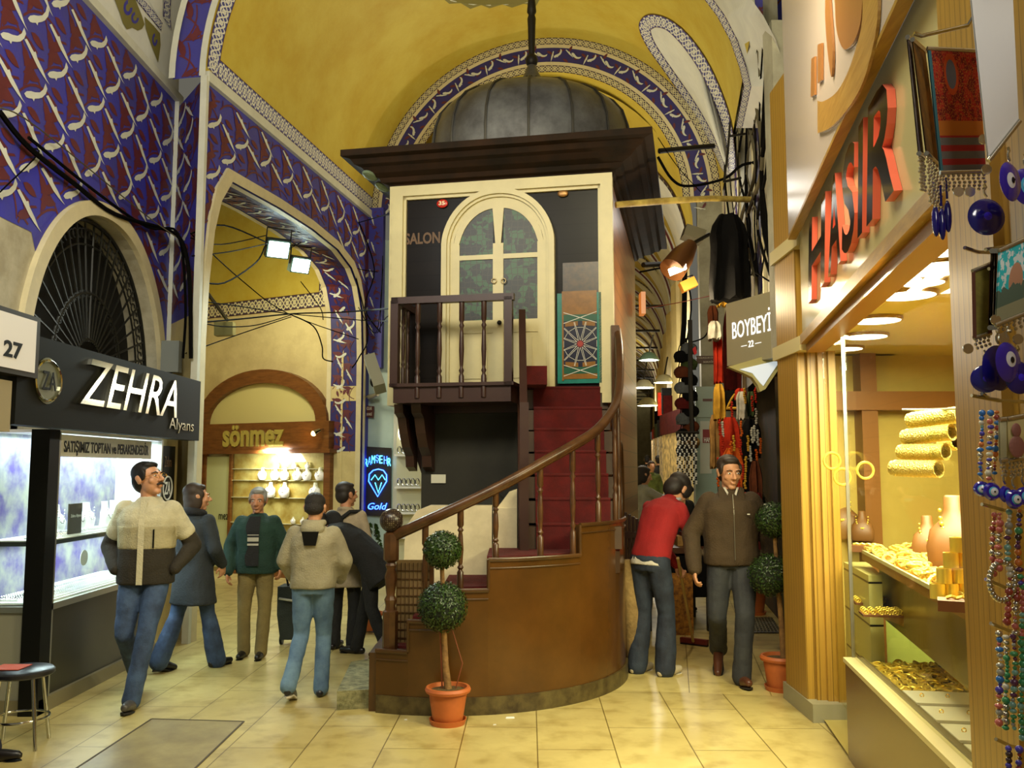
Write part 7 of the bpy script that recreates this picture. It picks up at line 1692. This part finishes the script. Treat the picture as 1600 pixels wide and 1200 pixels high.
def person(lab, px, pyf, pytop, yaw, J=None, top=None, bot=None, shoe=(30, 26, 24), hair=(26, 20, 16), hairstyle='short', skin=SK1, head=(0, 0), vox=1.0, fat=1.0, face=True, glasses=False, stache=False, extra=None, Y=None, H=None, cat='person', zoff=0, group=None):
    g = G(px, pyf); Y = Y or g.y; g = Vector((P(px, 800, Y).x, Y, zoff))
    if H is None: H = P(px, pytop, Y).z - zoff
    t = thing('person', lab, cat, g, yaw, group)
    j = dict(pel=(0, 0, .95), wai=(0, 0, 1.12), che=(0, .0, 1.32), nek=(0, .01, 1.47), hed=(0, -.015, 1.612), shL=(-.165, .0, 1.385), shR=(.165, 0, 1.385), elL=(-.25, .02, 1.14), elR=(.25, .02, 1.14), wrL=(-.255, -.06, .9), wrR=(.255, -.06, .9),
             hiL=(-.09, 0, .93), hiR=(.09, 0, .93), knL=(-.1, -.02, .5), knR=(.1, -.02, .5), anL=(-.1, .02, .09), anR=(.1, .02, .09), ftL=(-.03, -1), ftR=(.03, -1), hdL=(0, -.15, -1), hdR=(0, -.15, -1), curl=.5, heelL=0, heelR=0)
    if J: j.update(J)
    S = H / 1.75
    v = {k: Vector(p) * S for k, p in j.items() if isinstance(p, tuple) and len(p) == 3}
    rt = (v['shR'] - v['shL']).normalized(); q = vox
    # --- body: one continuous surface
    b = MB(); limb(b, [v['pel'], v['wai'], v['che'], v['nek']], [.1 * S, .09 * S, .1 * S, .06 * S])
    hy, hp = head; HM = Matrix.Translation(v['hed']) @ Matrix.Rotation(hy, 4, 'Z') @ Matrix.Rotation(-hp, 4, 'X') @ Matrix.Scale(S * 1.1, 4)
    H3 = HM.to_3x3()
    def hs(c, r, n=14): 
        b.sph(HM @ Vector(c), r, n, 10, M=H3)
    limb(b, [v['nek'] - Vector((0, 0, .04 * S)), HM @ Vector((0, .02, -.05))], [.062 * S, .054 * S])
    hs((0, .02, .03), (.076, .092, .088), 20); hs((0, -.015, -.04), (.06, .068, .068), 18); hs((0, -.055, -.092), (.03, .026, .022)); hs((0, -.062, -.01), (.052, .03, .06))
    limb(b, [HM @ Vector((0, -.086, .022)), HM @ Vector((0, -.116, -.022))], [.009 * S, .015 * S], 8); hs((-.013, -.1, -.028), (.01, .012, .008)); hs((.013, -.1, -.028), (.01, .012, .008))
    for sx in (-1, 1):
        hs((.03 * sx, -.078, .032), (.026, .014, .008)); hs((.042 * sx, -.058, -.022), (.02, .02, .02)); hs((.079 * sx, .012, 0), (.011, .022, .034)); hs((.085 * sx, .02, .012), (.008, .02, .02))
    hs((0, -.09, -.056), (.024, .01, .006)); hs((0, -.087, -.066), (.02, .01, .006))
    for s_ in 'LR':
        limb(b, [v['che'], v['sh' + s_], v['el' + s_], v['wr' + s_]], [.06 * S, .045 * S, .036 * S, .027 * S])
        limb(b, [v['pel'], v['hi' + s_], v['kn' + s_], v['an' + s_]], [.08 * S, .07 * S, .05 * S, .035 * S])
        if not j.get('nohand' + s_): hand(b, v['wr' + s_], j['hd' + s_], j.get('pm' + s_, (1 if s_ == 'L' else -1, 0, 0)), S, j['curl'], 1 if s_ == 'L' else -1)
    org(b, 'body', skin, t, .0062 * q, 3)
    # --- face details
    if face:
        for sx in (-1, 1):
            MB().sph(HM @ Vector((.031 * sx, -.083, .009)), (.0125, .008, .0068), 12, 8, M=H3).sph(HM @ Vector((.031 * sx, -.0885, .009)), (.0055, .004, .0058), 10, 6, 1, M=H3).build('eye', [mat('eye_white', (226, 220, 210), .2), mat('iris_dark', (38, 24, 16), .1)], t, smooth=70)
            MB().tube([HM @ Vector((.014 * sx, -.094, .026)), HM @ Vector((.032 * sx, -.094, .033)), HM @ Vector((.05 * sx, -.082, .028))], [.004 * S, .0048 * S, .003 * S], 6).build('eyebrow', mat('hair_%d_%d_%d' % tuple(hair), hair, .6), t)
        MB().tube([HM @ Vector((x, -.0955 + abs(x) * .28, -.0605)) for x in (-.023, -.01, 0, .01, .023)], .0028 * S, 6).build('lips', mat('lip', (158, 88, 78), .5), t)
    if stache: MB().tube([HM @ Vector((x, -.104 + abs(x) * .35, -.045 - abs(x) * .22)) for x in (-.034, -.018, 0, .018, .034)], [.005 * S, .0085 * S, .008 * S, .0085 * S, .005 * S], 8).build('moustache', mat('hair_%d_%d_%d' % tuple(hair), hair, .6), t)
    if glasses:
        mb = MB()
        for sx in (-1, 1):
            mb.tube([HM @ Vector((.033 * sx + .022 * math.cos(a), -.102, .006 + .016 * math.sin(a))) for a in [2 * PI * k / 14 for k in range(14)]], .0016 * S, 5, closed=True); mb.tube([HM @ Vector((.055 * sx, -.1, .01)), HM @ Vector((.082 * sx, .01, .014))], .0016 * S, 5)
        mb.build('glasses', M_GOLD, t)
    # --- hair
    hm = mat('hair_%d_%d_%d' % tuple(hair), hair, .55, bump=.6, bs=140, var=.3, vs=40)
    h = MB()
    def hh(c, r): h.sph(HM @ Vector(c), r, 18, 12, M=H3)
    if hairstyle in ('short', 'long', 'thin'):
        hh((0, .035, .055), (.084, .094, .078)); hh((0, .06, .0), (.078, .062, .085)); hh((0, -.022, .092), (.06, .045, .026))
        for sx in (-1, 1): hh((.072 * sx, .0, .03), (.014, .045, .045))
        if hairstyle == 'long': hh((0, .06, -.06), (.08, .055, .1)); [hh((.07 * sx, .02, -.03), (.022, .05, .08)) for sx in (-1, 1)]
    elif hairstyle == 'shaggy':
        hh((0, .03, .06), (.09, .1, .08)); hh((0, .06, -.01), (.086, .07, .095)); hh((0, -.055, .085), (.07, .045, .03)); [hh((.076 * sx, -.02, .02), (.018, .05, .06)) for sx in (-1, 1)]
    elif hairstyle == 'cap': hh((0, .02, .05), (.084, .1, .08)); hh((0, .05, .0), (.08, .075, .06))
    org(h, 'hair' if hairstyle != 'cap' else 'knit_cap', hm, t, .008 * q, 3)
    # --- trousers
    bt = dict(m=mat('jeans_blue', (62, 84, 118), .8, rgb2=(38, 52, 78), vs=7, bump=.2, bs=120), w=1.0, flare=1.0); bt.update(bot or {})
    w = bt['w'] * fat; f = bt['flare']; tr = MB()
    trunk(tr, [v['pel'] + (v['wai'] - v['pel']) * .55, v['pel'], v['pel'] - Vector((0, 0, .08 * S))], [.15 * S * w, .168 * S * w, .15 * S * w], [.105 * S * w, .12 * S * w, .11 * S * w], rt)
    for s_ in 'LR':
        a, k, n_ = v['hi' + s_], v['kn' + s_], v['an' + s_]
        limb(tr, [a, a.lerp(k, .5), k, k.lerp(n_, .5), n_ + (n_ - k) * .07], [.093 * S * w, .084 * S * w, .068 * S * w, .064 * S * w * f, .066 * S * w * f])
    org(tr, 'trousers', bt['m'], t, .011 * q, 3, .014)
    # --- shoes
    for s_ in 'LR':
        a = v['an' + s_]; d = Vector((*j['ft' + s_], 0)).normalized(); hl = j['heel' + s_] * S; z0 = a.z - .06 * S
        base = Vector((a.x, a.y, a.z - .055 * S))
        dz = Vector((0, 0, -hl)); sh = MB(); x = Vector((-d.y, d.x, 0))
        pts = [base - d * .055 * S, base + d * .02 * S, base + (d * .1 + dz * .5) * S, base + (d * .175 + dz) * S]
        limb(sh, pts, [.036 * S, .043 * S, .04 * S, .03 * S])
        so = org(sh, 'shoe', mat('shoe_%d_%d_%d' % tuple(shoe), shoe, .35), t, .009 * q, 2)
        rsl = [[p + x * (w_ * math.cos(u)) * S + Vector((0, 0, zz * S)) + d * (.0) for u in (0, PI)] for p, w_, zz in ((pts[0], .03, -.036), (pts[1], .036, -.04), (pts[2], .045, -.04), (pts[3], .03, -.03))]
        m_ = MB(); ol = [r_[0] for r_ in rsl] + [pts[3] + d * .025 * S - Vector((0, 0, .03 * S))] + [r_[1] for r_ in rsl[::-1]] + [pts[0] - d * .035 * S - Vector((0, 0, .036 * S))]
        m_.prism(ol, (0, 0, -.014 * S)); m_.build('sole', mat('sole_%d' % (shoe[0] > 100 or bt.get('pale_sole', 0)), (206, 198, 176) if (shoe[0] > 100 or bt.get('pale_sole')) else (20, 18, 16), .6), so)
    # --- upper garment
    tp = dict(m=None, name='jacket', hem=-.02, w=1.0, sl=1.0, collar=True, flare=1.0, fold=.016); tp.update(top or {})
    w = tp['w'] * fat; g_ = MB(); hemz = tp['hem']
    base = v['pel'] + (v['pel'] - v['wai']).normalized() * (-hemz) * S if hemz < 0 else v['pel'] + (v['wai'] - v['pel']).normalized() * hemz * S
    fl = tp['flare']; up1 = v['che'].lerp(v['nek'], .66)
    pts = [base, base.lerp(v['wai'], .3), base.lerp(v['wai'], .75), v['wai'].lerp(v['che'], .4), v['che'], v['che'].lerp(v['nek'], .45), up1, v['nek'] + (v['nek'] - v['che']) * .08]
    trunk(g_, pts, [.175 * S * w * fl, .178 * S * w * (1 + fl) / 2, .172 * S * w, .178 * S * w, .188 * S * w, .17 * S * w, .115 * S * w, .07 * S], [.13 * S * w * fl, .135 * S * w * (1 + fl) / 2, .132 * S * w, .134 * S * w, .136 * S * w, .12 * S * w, .095 * S * w, .068 * S], rt)
    for s_ in 'LR':
        a, e, n_ = v['sh' + s_], v['el' + s_], v['wr' + s_]; sl = tp['sl'] * (.5 + .5 * fat)
        if tp.get('darksleeve'): limb(g_, [v['che'].lerp(a, .6), a, a.lerp(e, .62)], [.07 * S, .068 * S * sl, .066 * S * sl])
        else: limb(g_, [v['che'].lerp(a, .6), a, a.lerp(e, .5), e, e.lerp(n_, .55), n_ - (n_ - e).normalized() * .01 * S], [.07 * S, .068 * S * sl, .066 * S * sl, .062 * S * sl, .056 * S * sl, .05 * S * sl])
    if tp['collar']:
        c0 = v['nek'] + Vector((0, 0, -.01)) * S; n = 18; cm = []
        g_.tube([c0 + Vector((.07 * math.cos(a), .068 * math.sin(a) + .008, .012 * math.sin(a))) * S for a in [2 * PI * k / 16 for k in range(16)]], .022 * S, 8, closed=True)
    top_o = org(g_, tp['name'], tp['m'], t, .0115 * q, 4, tp['fold'])
    if tp.get('darksleeve'):
        for s_ in 'LR':
            a, e, n_ = v['sh' + s_], v['el' + s_], v['wr' + s_]; sv = MB(); limb(sv, [a.lerp(e, .55), e, e.lerp(n_, .5), n_], [.066 * S, .064 * S, .056 * S, .047 * S]); org(sv, 'sleeve', tp['darksleeve'], t, .011 * q, 3, .014)
    if extra: extra(t, v, S, rt, HM, tp, w)
    return t
def frontcurve(v, S, w, a, off, n=9, z0=0, z1=1, d=.137):
    """points down the front of the torso at sideways offset off"""
    return [v['pel'].lerp(v['nek'], z0 + (z1 - z0) * i / n) + Vector((off * S, -(d * w * (1 - .3 * max(0, (z0 + (z1 - z0) * i / n - .7) / .3)) + .004) * S, 0)) for i in range(n + 1)]
M_JEAN = mat('jeans_blue', (62, 84, 118), .8, rgb2=(38, 52, 78), vs=7, bump=.2, bs=120)
M_JLIGHT = mat('jeans_pale_blue', (104, 134, 156), .8, rgb2=(74, 100, 128), vs=5, bump=.2, bs=120)
M_JDARK = mat('jeans_grey_navy', (50, 52, 54), .8, rgb2=(34, 36, 42), vs=6, bump=.2, bs=120)
def fab(n_, c, v_=.25, bs=90): return mat(n_, c, .85, var=v_, vs=5, bump=.35, bs=bs)
# 1 white-jacket man with moustache
M_CJ = fab('cream_jacket', (208, 200, 166)); M_CD = fab('dark_olive_cloth', (48, 42, 30)); M_CB2 = fab('beige_cloth', (176, 166, 128))
def ex1(t, v, S, rt, HM, tp, w):
    m = MB(); p0 = v['pel'] + Vector((0, 0, -.1 * S))
    trunk(m, [p0, p0.lerp(v['wai'], .5), v['wai'].lerp(v['che'], .0)], [.182 * S * w, .186 * S * w, .176 * S * w], [.137 * S * w, .142 * S * w, .138 * S * w], rt); org(m, 'lower_jacket', M_CD, t, .0115, 3, .014)
    m = MB(); trunk(m, [v['wai'] + Vector((0, 0, -.015 * S)), v['wai'].lerp(v['che'], .4), v['wai'].lerp(v['che'], .78)], [.181 * S * w, .183 * S * w, .19 * S * w], [.1385 * S * w, .1395 * S * w, .14 * S * w], rt); org(m, 'beige_panel', M_CB2, t, .0115, 3, .014)
    pts = frontcurve(v, S, w, 0, 0, 10, -.18, 1.0, .146); MB().strip([p - Vector((.022 * S, 0, 0)) for p in pts], [p + Vector((.022 * S, -.001, 0)) for p in pts]).strip([p - Vector((.022 * S, -.012, 0)) for p in pts], [p - Vector((.022 * S, 0, 0)) for p in pts]).build('zip_placket', M_CJ, t)
    pts = frontcurve(v, S, w, 0, .085, 4, .32, .58, .137); MB().tube(pts, .006 * S, 6).build('chest_zip', M_BLACK, t)
person('man in cream and dark jacket and jeans looking up sideways by the silver window', 232, 1096, 720, R(6),
    dict(knL=(-.11, -.1, .5), knR=(.06, -.16, .5), anL=(-.12, .26, .17), anR=(.0, -.22, .09), heelL=.1, heelR=-.02, elL=(-.3, .1, 1.12), elR=(.31, .1, 1.12), wrL=(-.2, -.06, .96), wrR=(.22, -.06, .96), hdL=(.5, -.3, -.8), hdR=(-.5, -.3, -.8), nohandL=1, nohandR=1),
    dict(m=M_CJ, hem=-.09, w=1.12, darksleeve=M_CD, sl=1.12), dict(m=M_JEAN), (70, 66, 62), (22, 17, 14), 'short', SK1, (R(62), R(12)), glasses=True, stache=True, extra=ex1)
# 2 woman in dark coat, back turned
M_CO = fab('dark_teal_coat', (44, 50, 54)); M_COL = fab('dark_fur_collar', (30, 30, 32), .3, 200)
def ex2(t, v, S, rt, HM, tp, w):
    m = MB(); m.tube([v['nek'] + Vector((.085 * math.cos(a), .085 * math.sin(a) + .01, .0 + .02 * math.sin(a))) * S for a in [2 * PI * k / 16 for k in range(16)]], .042 * S, 8, closed=True); org(m, 'fur_collar', M_COL, t, .012, 3, .02)
person('woman in dark teal coat and flared jeans seen from behind', 306, 1046, 755, R(152),
    dict(knL=(-.1, -.1, .5), knR=(.12, .08, .5), anL=(-.12, -.2, .09), anR=(.14, .24, .13), heelR=.06, elL=(-.26, .0, 1.14), elR=(.26, .02, 1.14), wrL=(-.2, -.16, .98), wrR=(.24, -.1, .95)),
    dict(m=M_CO, name='coat', hem=-.34, w=1.06, flare=1.28, sl=1.1), dict(m=M_JEAN, flare=1.35), (20, 18, 18), (52, 38, 26), 'long', SK1, (R(-30), 0), extra=ex2)
# 3 grey haired man facing the camera
M_GJ = fab('dark_green_jacket', (22, 54, 44)); M_SW = fab('black_sweater', (20, 20, 20)); M_KH = fab('khaki_trousers', (124, 108, 62))
def ex3(t, v, S, rt, HM, tp, w):
    n = 10; z = frontcurve(v, S, w, 0, 0, n, .0, .97, .15)
    sw = MB(); sw.strip([p - Vector((.062 * S + .02 * S * math.sin(i), 0, 0)) for i, p in enumerate(z)], [p + Vector((.062 * S, 0, 0)) for p in z]); sw.build('sweater_front', M_SW, t)
    for a, b_ in ((.52, .56), (.6, .68), (.72, .735)):
        q = frontcurve(v, S, w, 0, 0, 2, a - .12, b_ - .12, .153); MB().strip([p - Vector((.058 * S, 0, 0)) for p in q], [p + Vector((.058 * S, 0, 0)) for p in q]).build('sweater_stripe', mat('stripe_grey', (170, 166, 150), .8), t)
person('grey haired man in dark green jacket and striped sweater facing the camera', 403, 1026, 762, R(2),
    dict(anL=(-.11, .0, .09), anR=(.08, -.05, .09), knL=(-.11, -.03, .5), wrL=(-.27, -.1, .88), elL=(-.29, .04, 1.14), elR=(.28, .05, 1.14), wrR=(.25, .0, .92)),
    dict(m=M_GJ, hem=-.09, w=1.17, sl=1.15), dict(m=M_KH, w=1.05), (24, 22, 22), (128, 126, 118), 'short', SK2, (R(4), R(-6)), extra=ex3)
# 4 beige hooded jacket, back turned
M_BH = fab('beige_grey_jacket', (166, 158, 128))
def ex4(t, v, S, rt, HM, tp, w):
    m = MB(); c = v['nek'] + Vector((0, .075, -.03)) * S; m.sph(c, (.11 * S, .06 * S, .07 * S), 16, 10); m.tube([v['nek'] + Vector((.085 * math.cos(a), .075 * math.sin(a) + .012, .02)) * S for a in [2 * PI * k / 16 for k in range(16)]], .03 * S, 8, closed=True); org(m, 'hood', M_BH, t, .011, 3, .01)
    c = v['che'] + Vector((0, .145 * w * S, .05 * S)); MB().prism([c + Vector((x * S, 0, z * S)) for x, z in ((-.075, .05), (.075, .05), (.05, -.07), (-.05, -.07))], (0, .012, 0)).build('back_patch', M_BLACK, t)
person('person in beige hooded jacket with dark back patch and pale jeans walking away', 492, 1086, 770, R(180),
    dict(knL=(-.08, -.1, .5), knR=(.1, -.02, .5), anL=(-.09, .02, .09), anR=(.12, .3, .17), heelR=.1, elL=(-.27, -.02, 1.15), elR=(.27, -.02, 1.15), wrL=(-.2, -.16, .98), wrR=(.2, -.16, .98), nohandL=1, nohandR=1, ftL=(0, -1), ftR=(0, -1)),
    dict(m=M_BH, hem=-.03, w=1.13, sl=1.15), dict(m=M_JLIGHT, w=1.05, pale_sole=1), (30, 30, 34), (34, 28, 24), 'cap', SK1, (0, R(-6)), face=False, extra=ex4)
# 5 backpack man
M_LC = fab('beige_long_coat', (170, 154, 126))
def ex5(t, v, S, rt, HM, tp, w):
    m = MB(); c = v['che'] + Vector((.06, .19, -.02)) * S; m.sph(c, (.12 * S, .08 * S, .16 * S), 16, 10); org(m, 'small_backpack', M_SW, t, .012, 3, .01)
    MB().tube([v['che'] + Vector(p) * S for p in ((-.17, .0, .12), (-.1, .12, .12), (.02, .165, .02), (.1, .17, -.1))], .022 * S, 6).build('shoulder_strap', M_SW, t)
person('man in long beige coat with a dark backpack beyond the hooded walker', 541, 1024, 753, R(165), Y=8.6, J=dict(elR=(.28, -.02, 1.15), wrR=(.25, -.1, .95)), top=dict(m=M_LC, name='coat', hem=-.3, w=1.05, flare=1.15), bot=dict(m=M_SW), shoe=(24, 20, 20), hair=(34, 26, 20), skin=SK2, head=(R(-28), 0), extra=ex5)
# 6 stooping figure in black behind the newel
M_BK = fab('deep_black_cloth', (12, 12, 12))
person('stooping person all in black half hidden behind the newel post', 583, 1026, 850, R(-105),
    dict(wai=(.0, -.1, 1.08), che=(0, -.34, 1.2), nek=(0, -.5, 1.26), hed=(0, -.63, 1.3), shL=(-.18, -.4, 1.24), shR=(.18, -.4, 1.24), elL=(-.22, -.48, .95), elR=(.22, -.48, .95), wrL=(-.16, -.6, .75), wrR=(.16, -.6, .75), anL=(-.1, -.2, .09), anR=(.1, .22, .1), knL=(-.1, -.12, .5), knR=(.1, .04, .5)),
    dict(m=M_BK, name='coat', hem=-.25, w=1.1, flare=1.2), dict(m=M_BK), (16, 14, 14), (20, 16, 14), 'short', SK1, (0, R(-30)), H=1.55, extra=None)
# 7 sweeping man in red sweater
M_RS = fab('red_sweater', (150, 20, 22), .2, 160); M_SWJ = mat('jeans_dark_indigo', (44, 54, 70), .8, rgb2=(26, 32, 46), vs=6, bump=.2, bs=120)
def ex7(t, v, S, rt, HM, tp, w):
    m = MB(); m.tube([v['nek'] + Vector((.07 * math.cos(a), .065 * math.sin(a), .025 + .015 * math.cos(a))) * S for a in [2 * PI * k / 14 for k in range(14)]], .018 * S, 8, closed=True); org(m, 'shirt_collar', fab('pale_blue_shirt', (170, 178, 182)), t, .009, 2)
    m = MB(); trunk(m, [v['pel'] + Vector((0, .01, -.045)) * S, v['pel'] + Vector((0, 0, .02)) * S], [.174 * S, .17 * S], [.125 * S, .125 * S], rt); org(m, 'shirt_hem', fab('white_shirt', (216, 210, 196)), t, .011, 2)
# facing right and slightly away: local -Y -> world (+.8,+.6)
YR = R(132)
sw_ = person('man in red sweater and dark jeans bending over a broom beside the kiosk', 1022, 1052, 742, YR,
    dict(pel=(0, .06, .93), wai=(0, -.0, 1.1), che=(0, -.1, 1.3), nek=(0, -.24, 1.42), hed=(0, -.33, 1.5), shL=(-.17, -.14, 1.36), shR=(.17, -.14, 1.36), elL=(-.22, -.22, 1.1), elR=(.2, -.26, 1.1), wrL=(-.1, -.4, .93), wrR=(.08, -.4, .85), hdL=(.4, -.5, -.6), hdR=(-.2, -.4, -.8), curl=1.1,
         hiL=(-.09, .06, .91), hiR=(.09, .06, .91), knL=(-.1, -.02, .5), knR=(.1, .04, .5), anL=(-.11, .02, .09), anR=(.12, .1, .09)),
    dict(m=M_RS, name='sweater', hem=.0, w=.98, sl=.85, fold=.01), dict(m=M_SWJ, w=1.08, flare=1.25), (190, 178, 150), (30, 22, 18), 'shaggy', SK1, (R(-8), R(-48)), H=1.74, extra=ex7)
BR = thing('push_broom', 'long wooden handled broom with a dark red bar held by the sweeping man', 'broom', G(1082, 1004))
bh = P(1059, 872, 7.72); bf = G(1083, 1002, .05); MB().tube([bh, bf], .014, 10).build('broom_handle', mat('pale_wood_handle', (188, 156, 96), .5), BR, world=True, smooth=60)
a_, b_ = G(1064, 999, .04), G(1106, 1004, .04); MB().bar(a_, b_, .05, .045).build('broom_head', mat('dark_red_plastic', (122, 40, 40), .5), BR, world=True)
MB().bar(a_ - Vector((0, 0, .03)), b_ - Vector((0, 0, .03)), .04, .03).build('bristle_strip', mat('dark_rubber', (40, 26, 24), .8), BR, world=True)
# 8 man in brown jacket
M_BJ = fab('olive_brown_jacket', (66, 50, 28))
def ex8(t, v, S, rt, HM, tp, w):
    MB().tube(frontcurve(v, S, w, 0, 0, 10, -.02, .95, .14), .004 * S, 6).build('zip', mat('zip_grey', (110, 104, 90), .4, .5), t)
    m = MB(); c = v['nek'] + Vector((0, -.05, .0)) * S
    for sx in (-1, 1): m.prism([v['nek'] + Vector(p) * S for p in ((.0, -.105, -.085), (.035 * sx, -.1, -.03), (.062 * sx, -.06, .03), (.045 * sx, -.075, .03), (.018 * sx, -.095, -.03))], (0, -.008, 0))
    m.build('shirt_collar', fab('white_shirt', (216, 210, 196)), t)
    m = MB()
    for sx in (-1, 1): m.prism([v['nek'] + Vector(p) * S for p in ((.012 * sx, -.128, -.1), (.1 * sx, -.115, -.075), (.1 * sx, -.06, .02), (.07 * sx, -.07, .035), (.04 * sx, -.108, -.03))], (0, -.012, 0))
    m.build('jacket_collar', M_BJ, t)
    q = frontcurve(v, S, w, 0, .1, 2, .66, .67, .142); MB().bar(q[0], q[0] + Vector((.022, .0, .0)), .006, .008).build('chest_tag', mat('tag_white', (210, 206, 190), .4), t)
person('stocky man in olive brown jacket and grey jeans walking towards the camera', 1141, 1062, 712, R(-4),
    dict(knL=(-.13, -.06, .5), knR=(.06, -.2, .52), anL=(-.07, .3, .2), anR=(.03, -.18, .09), heelL=.12, heelR=-.02, elL=(-.31, .04, 1.13), elR=(.3, .05, 1.13), wrL=(-.3, -.08, .86), wrR=(.31, -.06, .86), ftL=(-.2, -1), ftR=(.1, -1)),
    dict(m=M_BJ, hem=-.06, w=1.24, sl=1.2), dict(m=M_JDARK, w=1.12), (84, 48, 30), (48, 36, 26), 'short', SK1, (R(10), R(-8)), extra=ex8)
# 9 seated person behind the table, corridor people
person('seated brown haired person in dark clothes behind the dark table', 1062, 900, 742, R(30), dict(), dict(m=M_SW, w=1.0), dict(m=M_SW), (24, 20, 20), (96, 50, 26), 'shaggy', SK2, (0, R(-20)), Y=10.9, H=1.58, vox=1.6, face=False)
person('woman in pale grey jacket reaching out her arm behind the kiosk corner', 1006, 900, 700, R(105), dict(elL=(-.2, -.25, 1.25), wrL=(-.15, -.5, 1.12), elR=(.2, -.25, 1.25), wrR=(.15, -.5, 1.1), hdL=(0, -1, -.2), hdR=(0, -1, -.2)), dict(m=fab('pale_grey_jacket', (160, 158, 140)), w=.95), dict(m=M_JDARK), (24, 20, 20), (40, 28, 20), 'long', SK1, (0, R(-15)), Y=13.2, H=1.72, vox=1.6, face=False)
person('child in yellow green jacket far along the corridor', 1019, 800, 690, R(10), dict(), dict(m=fab('lime_dark_jacket', (104, 118, 52), .6)), dict(m=M_JLIGHT), (30, 30, 30), (60, 40, 24), 'short', SK1, Y=21, H=1.66, vox=2.5, face=False, zoff=.21)
person('dark suited person beyond the child in the corridor', 1030, 800, 690, R(180), dict(), dict(m=M_SW, name='coat', hem=-.25), dict(m=M_SW), (20, 20, 20), (24, 18, 16), 'short', SK1, Y=24, H=1.75, vox=2.5, face=False, zoff=.3)
person('person in black coat farthest along the corridor', 1012, 800, 690, R(170), dict(), dict(m=M_BK, name='coat', hem=-.25), dict(m=M_BK), (20, 20, 20), (24, 18, 16), 'short', SK1, Y=27, H=1.7, vox=2.5, face=False, zoff=.39)
# trolley bag pulled along
TBG = thing('wheeled_bag', 'dark wheeled shopping bag with long handle between the grey haired man and the hooded walker', 'wheeled bag', G(452, 1012))
g = G(452, 1010); gx0, gx1 = P(434, 940, g.y).x, P(466, 940, g.y).x
mb = MB(); mb.rings([[(gx0 + .02 + a * (gx1 - gx0), g.y + b * .2 + z * .05, z) for a, b in ((.05, 0), (1, 0), (1, 1), (.05, 1))] if z < .1 else [(gx0 + a * (gx1 - gx0), g.y + b * .26 - .02, z) for a, b in ((0, 0), (1, 0), (1, 1), (0, 1))] for z in (.06, .3, .52, .56)]); org(mb, 'bag_body', M_SW, None, .012, 3, .02) if 0 else mb.build('bag_body', fab('dark_green_bag', (36, 42, 34)), TBG, world=True)
for x in (gx0 + .02, gx1 - .02): MB().cone((x - .012, g.y + .1, .05), (x + .012, g.y + .1, .05), .05, .05, 16).build('wheel', M_BLACK, TBG, world=True)
MB().tube([(gx0 + .1, g.y + .05, .5), (gx0 + .02, g.y - .08, .98), (gx0 + .08, g.y - .08, 1.0)], .01, 6).build('pull_handle', M_IRON, TBG, world=True)
MB().tube([P(436, 935, g.y - .05), P(466, 940, g.y - .05)], .012, 6).build('pale_trim', M_ALU, TBG, world=True)
# seated onlooker's leg beyond the stool: person seated outside the left border
person('seated person at the left border with only a dark trouser leg in view', -95, 1090, 800, R(90), dict(pel=(0, .3, .5), wai=(0, .32, .68), che=(0, .3, .9), nek=(0, .28, 1.05), hed=(0, .26, 1.2), shL=(-.18, .3, 1.0), shR=(.18, .3, 1.0), elL=(-.22, .2, .75), elR=(.22, .2, .75), wrL=(-.12, -.0, .62), wrR=(.12, 0, .62), hiL=(-.1, .28, .48), hiR=(.1, .28, .48), knL=(-.12, -.2, .5), knR=(.12, -.2, .5), anL=(-.12, -.3, .09), anR=(.12, -.32, .09)),
    dict(m=M_SW), dict(m=fab('navy_trousers', (26, 24, 48))), (24, 20, 20), (30, 24, 20), 'short', SK1, H=1.65, Y=5.25, vox=2)
